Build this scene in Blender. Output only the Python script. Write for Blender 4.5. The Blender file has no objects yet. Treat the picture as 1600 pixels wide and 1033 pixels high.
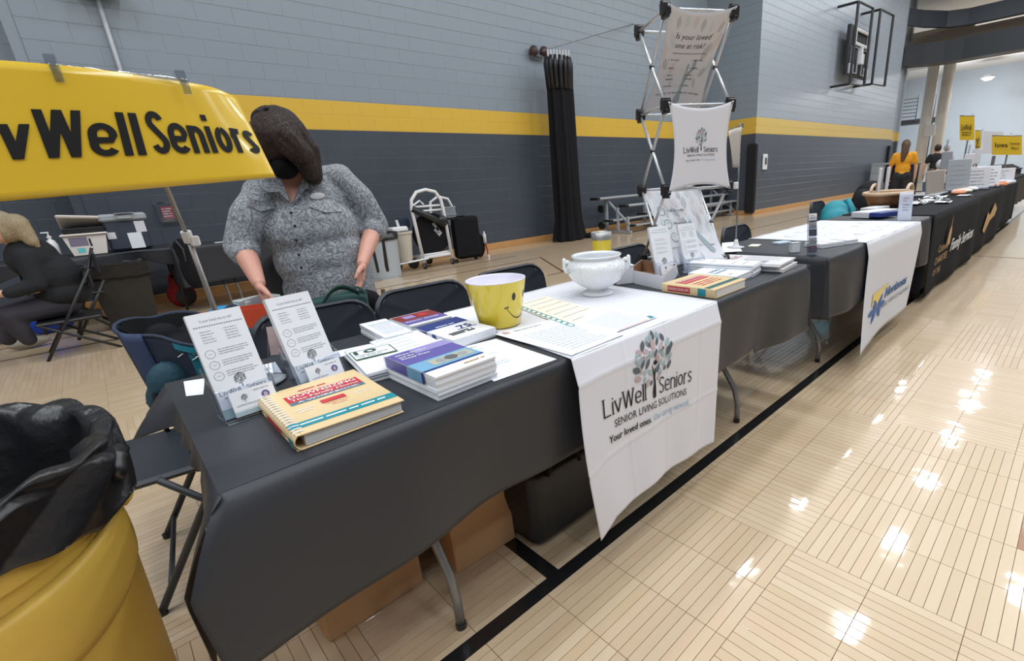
import bpy, math, random
from mathutils import Vector, Matrix
random.seed(7)
C = bpy.data.collections.new('scene'); bpy.context.scene.collection.children.link(C)
S = bpy.context.scene
V = Vector; PI = math.pi

# ------------------------------------------------------------------ camera
FPX, CX, CY, CAMZ = 756.0, 911.0, 543.0, 1.2
def _rot():
    rx, ry, rz = [math.radians(a) for a in (71.07, -43.95, -3.52)]
    return Matrix.Rotation(ry, 3, 'Z') @ Matrix.Rotation(rx, 3, 'X') @ Matrix.Rotation(rz, 3, 'Z')
CR = _rot()
def at(px, py, z=None, y=None, x=None):
    """turns a point of the photograph into the world point on the plane z=, y= or x="""
    d = CR @ V((px - CX, CY - py, -FPX))
    if z is not None: t = (z - CAMZ) / d.z
    elif y is not None: t = y / d.y
    else: t = x / d.x
    return V((d.x * t, d.y * t, CAMZ + d.z * t))
cd = bpy.data.cameras.new('camera'); cam = bpy.data.objects.new('camera', cd); C.objects.link(cam)
cd.sensor_fit = 'HORIZONTAL'; cd.sensor_width = 36.0; cd.lens = FPX / 1600 * 36
cd.shift_x = -(CX - 800) / 1600; cd.shift_y = (CY - 516.5) / 1600
cd.clip_start = 0.02; cd.clip_end = 200
cam.matrix_world = Matrix.Translation((0, 0, CAMZ)) @ CR.to_4x4()
S.camera = cam

# ------------------------------------------------------------------ light
S.view_settings.view_transform = 'Standard'; S.view_settings.look = 'None'
S.view_settings.gamma = 1.0; S.view_settings.use_curve_mapping = False
S.view_settings.exposure = -1.62
w = bpy.data.worlds.new('world'); S.world = w; w.use_nodes = True
w.node_tree.nodes['Background'].inputs[0].default_value = (0.80, 0.86, 1.0, 1)
w.node_tree.nodes['Background'].inputs[1].default_value = 0.42
LAMP_Z = 8.0
LX = [-8.25, -4.8, -1.35, 2.1, 5.55, 9.0, 12.45, 15.9, 19.4, 22.8, 26.2]
LY = [-5.8, -3.25, -0.7, 1.85, 4.4]
for ix, lx in enumerate(LX):
    for ly in LY:
        ld = bpy.data.lights.new('bay_light', 'AREA'); ld.shape = 'RECTANGLE'; ld.size = 0.75; ld.size_y = 0.5
        ld.energy = 190; ld.color = (0.89, 0.95, 1.0)
        lo = bpy.data.objects.new('bay_light', ld); C.objects.link(lo); lo.location = (lx, ly, LAMP_Z - 0.02)

# ------------------------------------------------------------------ materials
def mat(name, col, rough=0.6, metal=0.0, var=0.04, bump=0.0, bscale=60, spec=0.5, emit=0, coat=0, sheen=0, nscale=12, trans=0):
    m = bpy.data.materials.new(name); m.use_nodes = True; nt = m.node_tree; N = nt.nodes; L = nt.links
    b = N['Principled BSDF']; b.inputs['Roughness'].default_value = rough; b.inputs['Metallic'].default_value = metal
    b.inputs['Specular IOR Level'].default_value = spec
    if coat: b.inputs['Coat Weight'].default_value = coat; b.inputs['Coat Roughness'].default_value = 0.08
    if sheen: b.inputs['Sheen Weight'].default_value = sheen
    if trans: b.inputs['Transmission Weight'].default_value = trans
    tc = N.new('ShaderNodeTexCoord'); no = N.new('ShaderNodeTexNoise'); no.inputs['Scale'].default_value = nscale; no.inputs['Detail'].default_value = 3
    L.new(tc.outputs['Object'], no.inputs['Vector'])
    mx = N.new('ShaderNodeMix'); mx.data_type = 'RGBA'
    mx.inputs[6].default_value = tuple(max(0, c * (1 - var)) for c in col) + (1,)
    mx.inputs[7].default_value = tuple(min(1, c * (1 + var)) for c in col) + (1,)
    L.new(no.outputs[0], mx.inputs[0]); L.new(mx.outputs[2], b.inputs['Base Color'])
    if emit:
        b.inputs['Emission Color'].default_value = tuple(col) + (1,); b.inputs['Emission Strength'].default_value = emit
    if bump:
        n2 = N.new('ShaderNodeTexNoise'); n2.inputs['Scale'].default_value = bscale; n2.inputs['Detail'].default_value = 4
        bp = N.new('ShaderNodeBump'); bp.inputs['Strength'].default_value = bump; bp.inputs['Distance'].default_value = 0.01
        L.new(tc.outputs['Object'], n2.inputs['Vector']); L.new(n2.outputs[0], bp.inputs['Height']); L.new(bp.outputs[0], b.inputs['Normal'])
    return m
def srgb(r, g, b):
    f = lambda c: (c / 255) / 12.92 if c / 255 <= 0.04045 else ((c / 255 + 0.055) / 1.055) ** 2.4
    return (f(r), f(g), f(b))
def acrylic(name, tint=(0.95, 0.97, 1.0), gl=0.12):
    m = bpy.data.materials.new(name); m.use_nodes = True; nt = m.node_tree; N = nt.nodes; L = nt.links
    N.remove(N['Principled BSDF']); out = N['Material Output']
    gm = N.new('ShaderNodeNewGeometry'); bk = N.new('ShaderNodeMath'); bk.operation = 'SUBTRACT'; bk.inputs[0].default_value = 1.0; L.new(gm.outputs['Backfacing'], bk.inputs[1]); fm = N.new('ShaderNodeMath'); fm.operation = 'MULTIPLY'
    tr = N.new('ShaderNodeBsdfTransparent'); tr.inputs[0].default_value = (*tint, 1)
    g = N.new('ShaderNodeBsdfGlossy'); g.inputs['Roughness'].default_value = 0.08
    fr = N.new('ShaderNodeFresnel'); fr.inputs[0].default_value = 1.45
    ad = N.new('ShaderNodeMath'); ad.operation = 'ADD'; ad.inputs[1].default_value = gl; ad.use_clamp = True
    mx = N.new('ShaderNodeMixShader'); L.new(fr.outputs[0], ad.inputs[0]); L.new(ad.outputs[0], fm.inputs[0]); L.new(bk.outputs[0], fm.inputs[1]); L.new(fm.outputs[0], mx.inputs[0])
    L.new(tr.outputs[0], mx.inputs[1]); L.new(g.outputs[0], mx.inputs[2]); L.new(mx.outputs[0], out.inputs[0])
    return m
class G:   # tiny node-graph helper
    def __init__(s, m): s.nt = m.node_tree; s.N = s.nt.nodes; s.L = s.nt.links
    def m(s, op, *a):
        n = s.N.new('ShaderNodeMath'); n.operation = op
        for i, v in enumerate(a):
            if hasattr(v, 'is_linked'): s.L.new(v, n.inputs[i])
            else: n.inputs[i].default_value = v
        return n.outputs[0]
    def mix(s, f, a, b):
        n = s.N.new('ShaderNodeMix'); n.data_type = 'RGBA'
        for i, v in ((0, f), (6, a), (7, b)):
            if hasattr(v, 'is_linked'): s.L.new(v, n.inputs[i])
            else: n.inputs[i].default_value = v if not isinstance(v, tuple) else (*v, 1)
        return n.outputs[2]
    def comb(s, x, y, z):
        n = s.N.new('ShaderNodeCombineXYZ')
        for i, v in enumerate((x, y, z)):
            if hasattr(v, 'is_linked'): s.L.new(v, n.inputs[i])
            else: n.inputs[i].default_value = v
        return n.outputs[0]
PIT = 0.2275; FX0 = 0.245; FY0 = 0.47; NS = 7
def wood_floor():
    m = bpy.data.materials.new('maple_parquet'); m.use_nodes = True; g = G(m); N, L = g.N, g.L
    b = N['Principled BSDF']; geo = N.new('ShaderNodeNewGeometry'); sp = N.new('ShaderNodeSeparateXYZ'); L.new(geo.outputs['Position'], sp.inputs[0])
    u = g.m('DIVIDE', g.m('SUBTRACT', sp.outputs[0], FX0), PIT); v = g.m('DIVIDE', g.m('SUBTRACT', sp.outputs[1], FY0), PIT)
    par = g.m('FLOORED_MODULO', g.m('ADD', g.m('FLOOR', g.m('DIVIDE', u, 5.0)), g.m('FLOOR', g.m('DIVIDE', v, 5.0))), 2.0)
    fu = g.m('FRACT', u); fv = g.m('FRACT', v)
    def sel(a, c): return g.m('ADD', g.m('MULTIPLY', a, par), g.m('MULTIPLY', c, g.m('SUBTRACT', 1.0, par)))
    st = g.m('MULTIPLY', sel(fu, fv), float(NS)); ln = sel(fv, fu)
    wn = N.new('ShaderNodeTexWhiteNoise'); wn.noise_dimensions = '3D'
    L.new(g.comb(g.m('FLOOR', u), g.m('FLOOR', v), g.m('FLOOR', st)), wn.inputs['Vector'])
    # grain, stretched along the strip
    gx = sel(g.m('MULTIPLY', sp.outputs[0], 160.0), g.m('MULTIPLY', sp.outputs[0], 9.0)); gy = sel(g.m('MULTIPLY', sp.outputs[1], 9.0), g.m('MULTIPLY', sp.outputs[1], 160.0))
    gn = N.new('ShaderNodeTexNoise'); gn.inputs['Scale'].default_value = 1.0; gn.inputs['Detail'].default_value = 3; L.new(g.comb(gx, gy, wn.outputs[0]), gn.inputs['Vector'])
    big = N.new('ShaderNodeTexNoise'); big.inputs['Scale'].default_value = 0.9; L.new(geo.outputs['Position'], big.inputs['Vector'])
    c = g.mix(wn.outputs[0], srgb(191, 164, 131), srgb(207, 186, 157))
    c = g.mix(g.m('MULTIPLY', g.m('GREATER_THAN', wn.outputs[0], 0.86), 0.45), c, srgb(192, 156, 122))
    c = g.mix(g.m('MULTIPLY', gn.outputs[0], 0.45), c, srgb(194, 162, 122))
    c = g.mix(g.m('MULTIPLY', big.outputs[0], 0.25), c, srgb(235, 222, 200))
    fs = g.m('FRACT', st)
    e1 = g.m('LESS_THAN', g.m('MINIMUM', fs, g.m('SUBTRACT', 1.0, fs)), 0.028)
    e2 = g.m('LESS_THAN', g.m('MINIMUM', ln, g.m('SUBTRACT', 1.0, ln)), 0.005)
    c = g.mix(g.m('MULTIPLY', g.m('MAXIMUM', e1, e2), 0.50), c, srgb(120, 88, 55))
    L.new(c, b.inputs['Base Color'])
    b.inputs['Roughness'].default_value = 0.28; b.inputs['Specular IOR Level'].default_value = 0.5
    b.inputs['Coat Weight'].default_value = 0.6; b.inputs['Coat Roughness'].default_value = 0.055
    bn = N.new('ShaderNodeTexNoise'); bn.inputs['Scale'].default_value = 7.0; bn.inputs['Detail'].default_value = 2
    L.new(geo.outputs['Position'], bn.inputs['Vector'])
    h = g.m('ADD', g.m('MULTIPLY', bn.outputs[0], 1.0), g.m('MULTIPLY', wn.outputs[0], 0.05))
    bp = N.new('ShaderNodeBump'); bp.inputs['Strength'].default_value = 0.35; bp.inputs['Distance'].default_value = 0.004
    L.new(h, bp.inputs['Height']); L.new(bp.outputs[0], b.inputs['Normal']); L.new(bp.outputs[0], b.inputs['Coat Normal'])
    return m
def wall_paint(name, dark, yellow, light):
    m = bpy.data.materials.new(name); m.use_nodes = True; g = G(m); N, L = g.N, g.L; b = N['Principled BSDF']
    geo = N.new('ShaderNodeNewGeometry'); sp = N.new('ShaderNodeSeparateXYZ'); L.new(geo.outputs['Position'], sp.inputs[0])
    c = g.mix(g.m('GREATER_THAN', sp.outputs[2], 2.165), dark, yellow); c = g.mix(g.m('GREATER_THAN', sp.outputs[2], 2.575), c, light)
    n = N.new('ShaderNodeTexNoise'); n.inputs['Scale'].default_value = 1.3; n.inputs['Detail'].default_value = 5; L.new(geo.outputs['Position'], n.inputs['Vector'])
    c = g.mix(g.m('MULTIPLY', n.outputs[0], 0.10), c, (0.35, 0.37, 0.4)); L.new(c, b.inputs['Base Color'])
    b.inputs['Roughness'].default_value = 0.33; b.inputs['Specular IOR Level'].default_value = 0.45
    n2 = N.new('ShaderNodeTexNoise'); n2.inputs['Scale'].default_value = 45; n2.inputs['Detail'].default_value = 5; L.new(geo.outputs['Position'], n2.inputs['Vector'])
    bp = N.new('ShaderNodeBump'); bp.inputs['Strength'].default_value = 0.22; bp.inputs['Distance'].default_value = 0.004
    L.new(n2.outputs[0], bp.inputs['Height']); L.new(bp.outputs[0], b.inputs['Normal'])
    return m
def paisley(name):
    m = bpy.data.materials.new(name); m.use_nodes = True; g = G(m); N, L = g.N, g.L; b = N['Principled BSDF']
    tc = N.new('ShaderNodeTexCoord')
    n0 = N.new('ShaderNodeTexNoise'); n0.inputs['Scale'].default_value = 9; n0.inputs['Detail'].default_value = 2; L.new(tc.outputs['Object'], n0.inputs['Vector'])
    va = N.new('ShaderNodeVectorMath'); va.operation = 'MULTIPLY_ADD'; L.new(n0.outputs['Color'], va.inputs[0]); va.inputs[1].default_value = (.16, .16, .16); L.new(tc.outputs['Object'], va.inputs[2])
    vo = N.new('ShaderNodeTexVoronoi'); vo.inputs['Scale'].default_value = 30; L.new(va.outputs[0], vo.inputs['Vector'])
    wv = N.new('ShaderNodeMath'); wv.operation = 'SINE'; L.new(g.m('MULTIPLY', vo.outputs['Distance'], 19.0), wv.inputs[0])
    n1 = N.new('ShaderNodeTexNoise'); n1.inputs['Scale'].default_value = 70; n1.inputs['Detail'].default_value = 3; L.new(tc.outputs['Object'], n1.inputs['Vector'])
    f = g.m('ADD', g.m('MULTIPLY', wv.outputs[0], 0.32), g.m('MULTIPLY', n1.outputs[0], 1.0))
    f = g.m('MULTIPLY', g.m('SUBTRACT', f, 0.18), 1.6); 
    cl = N.new('ShaderNodeClamp'); L.new(f, cl.inputs[0])
    c = g.mix(cl.outputs[0], srgb(104, 108, 114), srgb(158, 162, 168)); 
    d = g.m('LESS_THAN', g.m('ADD', vo.outputs['Distance'], g.m('MULTIPLY', n1.outputs[0], 0.25)), 0.24); c = g.mix(g.m('MULTIPLY', d, 0.6), c, srgb(58, 60, 68)); L.new(c, b.inputs['Base Color'])
    b.inputs['Roughness'].default_value = 0.75
    n2 = N.new('ShaderNodeTexNoise'); n2.inputs['Scale'].default_value = 9; n2.inputs['Detail'].default_value = 5; L.new(tc.outputs['Object'], n2.inputs['Vector'])
    bp = N.new('ShaderNodeBump'); bp.inputs['Strength'].default_value = 0.8; bp.inputs['Distance'].default_value = 0.03
    L.new(n2.outputs[0], bp.inputs['Height']); L.new(bp.outputs[0], b.inputs['Normal'])
    return m
def hairmat(name, c1, c2, sc=(110, 110, 9)):
    m = bpy.data.materials.new(name); m.use_nodes = True; g = G(m); N, L = g.N, g.L; b = N['Principled BSDF']
    tc = N.new('ShaderNodeTexCoord'); mp = N.new('ShaderNodeMapping'); mp.inputs['Scale'].default_value = sc; L.new(tc.outputs['Object'], mp.inputs[0])
    n = N.new('ShaderNodeTexNoise'); n.inputs['Scale'].default_value = 1.6; n.inputs['Detail'].default_value = 4; L.new(mp.outputs[0], n.inputs['Vector'])
    L.new(g.mix(n.outputs[0], c1, c2), b.inputs['Base Color']); b.inputs['Roughness'].default_value = 0.42
    bp = N.new('ShaderNodeBump'); bp.inputs['Strength'].default_value = 1.0; bp.inputs['Distance'].default_value = 0.02; L.new(n.outputs[0], bp.inputs['Height']); L.new(bp.outputs[0], b.inputs['Normal'])
    return m

MAPLE = wood_floor()
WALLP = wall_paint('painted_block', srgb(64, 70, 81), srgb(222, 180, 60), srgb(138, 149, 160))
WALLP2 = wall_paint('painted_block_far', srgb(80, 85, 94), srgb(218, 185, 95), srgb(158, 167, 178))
JOINT = mat('joint_brown', srgb(98, 70, 44), .8)
BASEW = mat('orange_oak', srgb(196, 146, 92), .45, bump=.1, var=.15, nscale=5)
BLACKLINE = mat('black_floor_paint', (.012, .012, .013), .22, coat=.4)
THINLINE = mat('brown_floor_paint', srgb(84, 58, 40), .4)
CEILM = mat('white_ceiling', srgb(205, 208, 210), .8)
FARW = mat('pale_blue_wall', srgb(176, 190, 204), .7, var=.06, nscale=1)
BEIGE = mat('beige_wall', srgb(178, 168, 152), .8)
BLKCLOTH = mat('black_plastic_cloth', srgb(44, 46, 52), .50, bump=.14, bscale=9, spec=.5, var=.08)
BLKFAB = mat('black_fabric', (.008, .008, .010), .85, spec=.2, bump=.2, bscale=200)
WHTCLOTH = mat('white_satin_cloth', srgb(222, 222, 230), .55, bump=.10, bscale=5, sheen=.2, var=.015)
WHT2 = mat('white_fabric', srgb(214, 214, 220), .7, bump=.06, bscale=9, var=.02)
PAPER = mat('white_paper', srgb(232, 234, 240), .6, var=.01)
PAPER2 = mat('cream_paper', srgb(240, 232, 214), .6, var=.01)
PAGES = mat('page_edges', srgb(214, 214, 214), .8, var=.10, nscale=300)
INK = mat('black_ink', (.012, .012, .012), .5, spec=.2)
GREYINK = mat('grey_ink', srgb(95, 97, 104), .6)
PALEINK = mat('pale_grey_ink', srgb(150, 152, 160), .6)
LBLUEINK = mat('pale_blue_ink', srgb(150, 180, 200), .6)
TEALINK = mat('teal_ink', srgb(60, 140, 150), .5)
SLEAF = mat('slate_leaf', srgb(88, 98, 104), .6); BLEAF = mat('blue_leaf', srgb(160, 182, 188), .6); PLEAF = mat('pink_leaf', srgb(190, 166, 166), .6)
FL1 = mat('faint_grey_leaf', srgb(184, 186, 190), .7); FL2 = mat('faint_blue_leaf', srgb(200, 208, 212), .7); FL3 = mat('faint_pink_leaf', srgb(210, 202, 202), .7)
TRUNKB = mat('blue_grey_trunk', srgb(150, 164, 172), .6)
PLASTIC = mat('charcoal_plastic', srgb(46, 50, 58), .42, bump=.05, bscale=300)
STEEL = mat('galvanised_steel', srgb(150, 152, 155), .38, metal=.85, bump=.1, bscale=40, var=.2)
CHROME = mat('chrome', (.75, .76, .78), .15, metal=1)
ALU = mat('aluminium', srgb(205, 208, 212), .35, metal=.6)
BLKPL = mat('black_plastic', (.014, .014, .016), .4)
WHTPL = mat('white_plastic', srgb(228, 228, 230), .35)
CARD = mat('brown_cardboard', srgb(206, 160, 116), .8, bump=.06, var=.05)
CARDIN = mat('dark_cardboard', srgb(150, 112, 84), .85)
YBANNER = mat('yellow_vinyl', srgb(216, 180, 48), .22, bump=.06, bscale=6, coat=.35, var=.03, nscale=3)
YELLOW = mat('yellow_enamel', srgb(232, 206, 60), .22, var=.03, coat=.5)
YCAN = mat('yellow_can_plastic', srgb(206, 168, 72), .5, bump=.12, bscale=30, var=.06)
LINER = mat('black_bin_liner', (.012, .012, .014), .3, bump=.9, bscale=11, spec=.6)
CERAM = mat('white_ceramic', srgb(232, 234, 238), .12, coat=.6, bump=.0)
CERAMB = mat('white_hammered_ceramic', srgb(232, 234, 238), .12, coat=.6, bump=.9, bscale=55)
ACR = acrylic('clear_acrylic'); ACRE = acrylic('acrylic_edge', (.82, .86, .9), .35)
TAN = mat('tan_cover', srgb(222, 196, 150), .4); REDP = mat('red_print', srgb(196, 44, 52), .4); TEALP = mat('teal_print', srgb(24, 138, 152), .4)
SLATEP = mat('slate_print', srgb(90, 110, 128), .5); NAVYP = mat('navy_print', srgb(40, 60, 130), .4); PURP = mat('purple_print', srgb(98, 88, 160), .4); SKYP = mat('sky_print', srgb(120, 172, 206), .4)
WHTINK = mat('white_ink', srgb(240, 240, 240), .5); GOLDINK = mat('gold_ink', srgb(190, 150, 95), .5)
GREENINK = mat('green_ink', srgb(48, 82, 66), .5); ORANGE = mat('orange_bag', srgb(222, 84, 52), .55, bump=.3, bscale=14)
TEALF = mat('teal_fabric', srgb(22, 112, 132), .7, bump=.3, bscale=20, var=.15); NAVYF = mat('navy_fabric', srgb(34, 46, 66), .75, bump=.3, bscale=20)
GREENF = mat('green_fabric', srgb(30, 70, 66), .7, bump=.3, bscale=15); REDF = mat('red_fabric', srgb(160, 28, 34), .7, bump=.3); GREYF = mat('grey_fabric', srgb(70, 66, 70), .8, bump=.3)
BLUEF = mat('royal_blue_fabric', srgb(14, 62, 170), .6, bump=.4, bscale=12)
SKIN = mat('skin', srgb(205, 150, 132), .5, var=.06, nscale=25); SKIN2 = mat('pale_skin', srgb(220, 172, 148), .55)
BLOUSE = paisley('paisley_cotton'); HAIR = hairmat('dark_brown_hair', (.007, .004, .003), (.050, .022, .016)); BLONDE = hairmat('blonde_hair', srgb(150, 128, 95), srgb(212, 196, 165)); BROWNH = hairmat('brown_hair', srgb(70, 48, 36), srgb(120, 92, 68))
DENIM = mat('dark_trousers', (.016, .016, .020), .8); BLKKNIT = mat('black_sweater', (.012, .013, .016), .9, bump=.3, bscale=60); CHARF = mat('charcoal_jeans', srgb(52, 50, 58), .85); MUSTARD = mat('mustard_shirt', srgb(228, 156, 30), .75, bump=.4, bscale=9)
GREYPL = mat('grey_plastic', srgb(160, 166, 172), .45); LGREY = mat('light_grey_paint', srgb(186, 190, 196), .45); DGREY = mat('dark_grey_paint', srgb(58, 62, 70), .5)
COLUMNM = mat('cream_column', srgb(225, 223, 218), .5); WICKER = mat('wicker', srgb(150, 108, 72), .7, bump=.8, bscale=50, var=.25); TURQ = mat('turquoise_fabric', srgb(40, 140, 155), .7, bump=.5, bscale=18)

# ------------------------------------------------------------------ mesh helpers
class MB:
    def __init__(s): s.v = []; s.f = []; s.mi = []
    def add(s, vs, fs, mi=0):
        o = len(s.v); s.v += [tuple(p) for p in vs]; s.f += [tuple(i + o for i in f) for f in fs]; s.mi += [mi] * len(fs); return s
    def box(s, c, d, rz=0, mi=0, M=None, bev=0):
        hx, hy, hz = d[0] / 2, d[1] / 2, d[2] / 2
        if bev:
            b = min(bev, hx * .9, hy * .9, hz * .9); vs = []; fs = []
            # 24-vertex chamfered box
            idx = {}
            for sx in (-1, 1):
                for sy in (-1, 1):
                    for sz in (-1, 1):
                        for a, p in enumerate(((hx, hy - b, hz - b), (hx - b, hy, hz - b), (hx - b, hy - b, hz))):
                            idx[(sx, sy, sz, a)] = len(vs); vs.append(V((sx * p[0], sy * p[1], sz * p[2])))
            q = [(-1, -1), (1, -1), (1, 1), (-1, 1)]
            for k in (-1, 1):
                fs.append([idx[(k, a, c2, 0)] for a, c2 in q][::k]); fs.append([idx[(a, k, c2, 1)] for a, c2 in q][::-k]); fs.append([idx[(a, c2, k, 2)] for a, c2 in q][::k])
                for j in (-1, 1):
                    fs.append([idx[(k, j, -1, 0)], idx[(k, j, 1, 0)], idx[(k, j, 1, 1)], idx[(k, j, -1, 1)]][::-k * j])
                    fs.append([idx[(k, -1, j, 0)], idx[(k, 1, j, 0)], idx[(k, 1, j, 2)], idx[(k, -1, j, 2)]][::k * j])
                    fs.append([idx[(-1, k, j, 1)], idx[(1, k, j, 1)], idx[(1, k, j, 2)], idx[(-1, k, j, 2)]][::-k * j])
                    for l in (-1, 1): fs.append([idx[(k, j, l, 0)], idx[(k, j, l, 1)], idx[(k, j, l, 2)]][::k * j * l])
        else:
            vs = [V((x, y, z)) for x in (-hx, hx) for y in (-hy, hy) for z in (-hz, hz)]
            fs = [(0, 1, 3, 2), (4, 6, 7, 5), (0, 4, 5, 1), (2, 3, 7, 6), (0, 2, 6, 4), (1, 5, 7, 3)]
        T = Matrix.Translation(c) @ Matrix.Rotation(rz, 4, 'Z')
        if M is not None: T = M @ T
        return s.add([T @ p for p in vs], fs, mi)
    def bar(s, a, b, w, h=None, mi=0, up=(0, 0, 1)):
        a = V(a); b = V(b); h = h or w; d = (b - a); n = d.normalized(); u = V(up)
        if abs(n.dot(u)) > .98: u = V((1, 0, 0))
        r = n.cross(u).normalized(); u2 = r.cross(n)
        vs = [p + r * i * w / 2 + u2 * j * h / 2 for p in (a, b) for i, j in ((-1, -1), (1, -1), (1, 1), (-1, 1))]
        return s.add(vs, [(0, 3, 2, 1), (4, 5, 6, 7), (0, 1, 5, 4), (1, 2, 6, 5), (2, 3, 7, 6), (3, 0, 4, 7)], mi)
    def tube(s, pts, r, seg=8, mi=0, cap=True, closed=False):
        pts = [V(p) for p in pts]; n = len(pts); rs = r if isinstance(r, (list, tuple)) else [r] * n; vs = []
        prev = None
        for i, p in enumerate(pts):
            if closed: t = (pts[(i + 1) % n] - pts[i - 1]).normalized()
            else: t = (pts[min(i + 1, n - 1)] - pts[max(i - 1, 0)]).normalized()
            if prev is None:
                a = t.cross(V((0, 0, 1)) if abs(t.z) < .9 else V((1, 0, 0))).normalized()
            else: a = (prev - t * prev.dot(t)).normalized()
            prev = a; b = t.cross(a)
            for k in range(seg):
                an = 2 * PI * k / seg; vs.append(p + (a * math.cos(an) + b * math.sin(an)) * rs[i])
        fs = []
        for i in range(n if closed else n - 1):
            j = (i + 1) % n
            for k in range(seg): k2 = (k + 1) % seg; fs.append((i * seg + k, i * seg + k2, j * seg + k2, j * seg + k))
        if cap and not closed: fs.append(tuple(range(seg))[::-1]); fs.append(tuple((n - 1) * seg + k for k in range(seg)))
        return s.add(vs, fs, mi)
    def lathe(s, prof, c=(0, 0, 0), seg=24, mi=0, M=None, sx=1, sy=1, cap=False, fn=None):
        vs = []; n = len(prof); c = V(c)
        for i, (r, z) in enumerate(prof):
            for k in range(seg):
                a = 2 * PI * k / seg; rr = r * (fn(a, i) if fn else 1); p = V((rr * math.cos(a) * sx, rr * math.sin(a) * sy, z)); vs.append((M @ p if M is not None else p) + c)
        fs = [(i * seg + k, i * seg + (k + 1) % seg, (i + 1) * seg + (k + 1) % seg, (i + 1) * seg + k) for i in range(n - 1) for k in range(seg)]
        if cap: fs.append(tuple(range(seg))[::-1]); fs.append(tuple((n - 1) * seg + k for k in range(seg)))
        return s.add(vs, fs, mi)
    def grid(s, fn, nu, nv, mi=0, wrap=False):
        vs = [V(fn(i / nu, j / nv)) for j in range(nv + 1) for i in range(nu + 1)]
        fs = [(j * (nu + 1) + i, j * (nu + 1) + i + 1, (j + 1) * (nu + 1) + i + 1, (j + 1) * (nu + 1) + i) for j in range(nv) for i in range(nu)]
        return s.add(vs, fs, mi)
    def slab(s, fn, nu, nv, th, mi=0):   # grid with thickness th (vector)
        th = V(th); a = [V(fn(i / nu, j / nv)) for j in range(nv + 1) for i in range(nu + 1)]; m = len(a)
        F = []; id = lambda i, j: j * (nu + 1) + i
        for j in range(nv):
            for i in range(nu):
                q = (id(i, j), id(i + 1, j), id(i + 1, j + 1), id(i, j + 1)); F.append(q); F.append(tuple(k + m for k in q[::-1]))
        for i in range(nu): F.append((id(i + 1, 0), id(i, 0), id(i, 0) + m, id(i + 1, 0) + m)); F.append((id(i, nv), id(i + 1, nv), id(i + 1, nv) + m, id(i, nv) + m))
        for j in range(nv): F.append((id(0, j), id(0, j + 1), id(0, j + 1) + m, id(0, j) + m)); F.append((id(nu, j + 1), id(nu, j), id(nu, j) + m, id(nu, j + 1) + m))
        return s.add(a + [p - th for p in a], F, mi)
    def poly(s, pts, mi=0): return s.add(pts, [tuple(range(len(pts)))], mi)
    def prism(s, pts, th, mi=0):
        pts = [V(p) for p in pts]; n = len(pts); th = V(th)
        return s.add(pts + [p + th for p in pts], [tuple(range(n))[::-1], tuple(range(n, 2 * n))] + [(i, (i + 1) % n, (i + 1) % n + n, i + n) for i in range(n)], mi)
    def ell(s, c, r, M=None, seg=14, mi=0):
        vs = []; fs = []; nv = seg // 2 + 1; c = V(c)
        for j in range(nv + 1):
            ph = PI * j / nv
            for k in range(seg):
                a = 2 * PI * k / seg; p = V((r[0] * math.sin(ph) * math.cos(a), r[1] * math.sin(ph) * math.sin(a), r[2] * math.cos(ph))); vs.append((M @ p if M is not None else p) + c)
        for j in range(nv):
            for k in range(seg): fs.append((j * seg + k, (j + 1) * seg + k, (j + 1) * seg + (k + 1) % seg, j * seg + (k + 1) % seg))
        return s.add(vs, fs, mi)
    def cap(s, a, b, ra, rb, seg=12):   # tapered capsule
        a = V(a); b = V(b); s.tube([a, b], [ra, rb], seg); s.ell(a, (ra,) * 3, seg=seg); s.ell(b, (rb,) * 3, seg=seg); return s
    def chain(s, pts, rs, seg=12):
        for i in range(len(pts) - 1): s.cap(pts[i], pts[i + 1], rs[i], rs[i + 1], seg)
        return s
    def build(s, name, mats, parent=None, smooth=False, auto=None):
        me = bpy.data.meshes.new(name); me.from_pydata(s.v, [], s.f)
        ms = mats if isinstance(mats, (list, tuple)) else [mats]
        for m in ms: me.materials.append(m)
        if len(ms) > 1: me.polygons.foreach_set('material_index', s.mi)
        if smooth: me.polygons.foreach_set('use_smooth', [True] * len(me.polygons))
        if auto: me.set_sharp_from_angle(angle=math.radians(auto)); me.polygons.foreach_set('use_smooth', [True] * len(me.polygons))
        me.update(); o = bpy.data.objects.new(name, me); C.objects.link(o)
        if parent is not None: o.parent = parent; o.matrix_parent_inverse = parent_inv(parent)
        return o
def parent_inv(p):
    if p.parent is not None: return Matrix.Identity(4)
    return (Matrix.Translation(p.location) @ p.rotation_euler.to_matrix().to_4x4()).inverted()
def blend(mb, name, mats, parent, voxel=.01, smooth=4, keep=None):
    """voxel-unites overlapping volumes into one continuous smooth surface"""
    o = mb.build(name, mats, None); md = o.modifiers.new('r', 'REMESH'); md.mode = 'VOXEL'; md.voxel_size = voxel; md.use_smooth_shade = True
    if smooth: sm = o.modifiers.new('s', 'SMOOTH'); sm.iterations = smooth; sm.factor = .5
    dg = bpy.context.evaluated_depsgraph_get(); ev = o.evaluated_get(dg); me = bpy.data.meshes.new_from_object(ev)
    o.modifiers.clear(); o.data = me; me.polygons.foreach_set('use_smooth', [True] * len(me.polygons))
    if parent is not None: o.parent = parent; o.matrix_parent_inverse = parent_inv(parent)
    return o
def thing(name, label, cat, loc=(0, 0, 0), group=None, rz=0):
    o = bpy.data.objects.new(name, None); C.objects.link(o); o.location = loc; o.rotation_euler = (0, 0, rz); o.empty_display_size = .1
    o['label'] = label; o['category'] = cat
    if group: o['group'] = group
    return o
def tag(o, label, cat, group=None):
    o['label'] = label; o['category'] = cat
    if group: o['group'] = group
    return o
def struct(o): o['kind'] = 'structure'; return o
def stuff(o): o['kind'] = 'stuff'; return o
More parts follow.
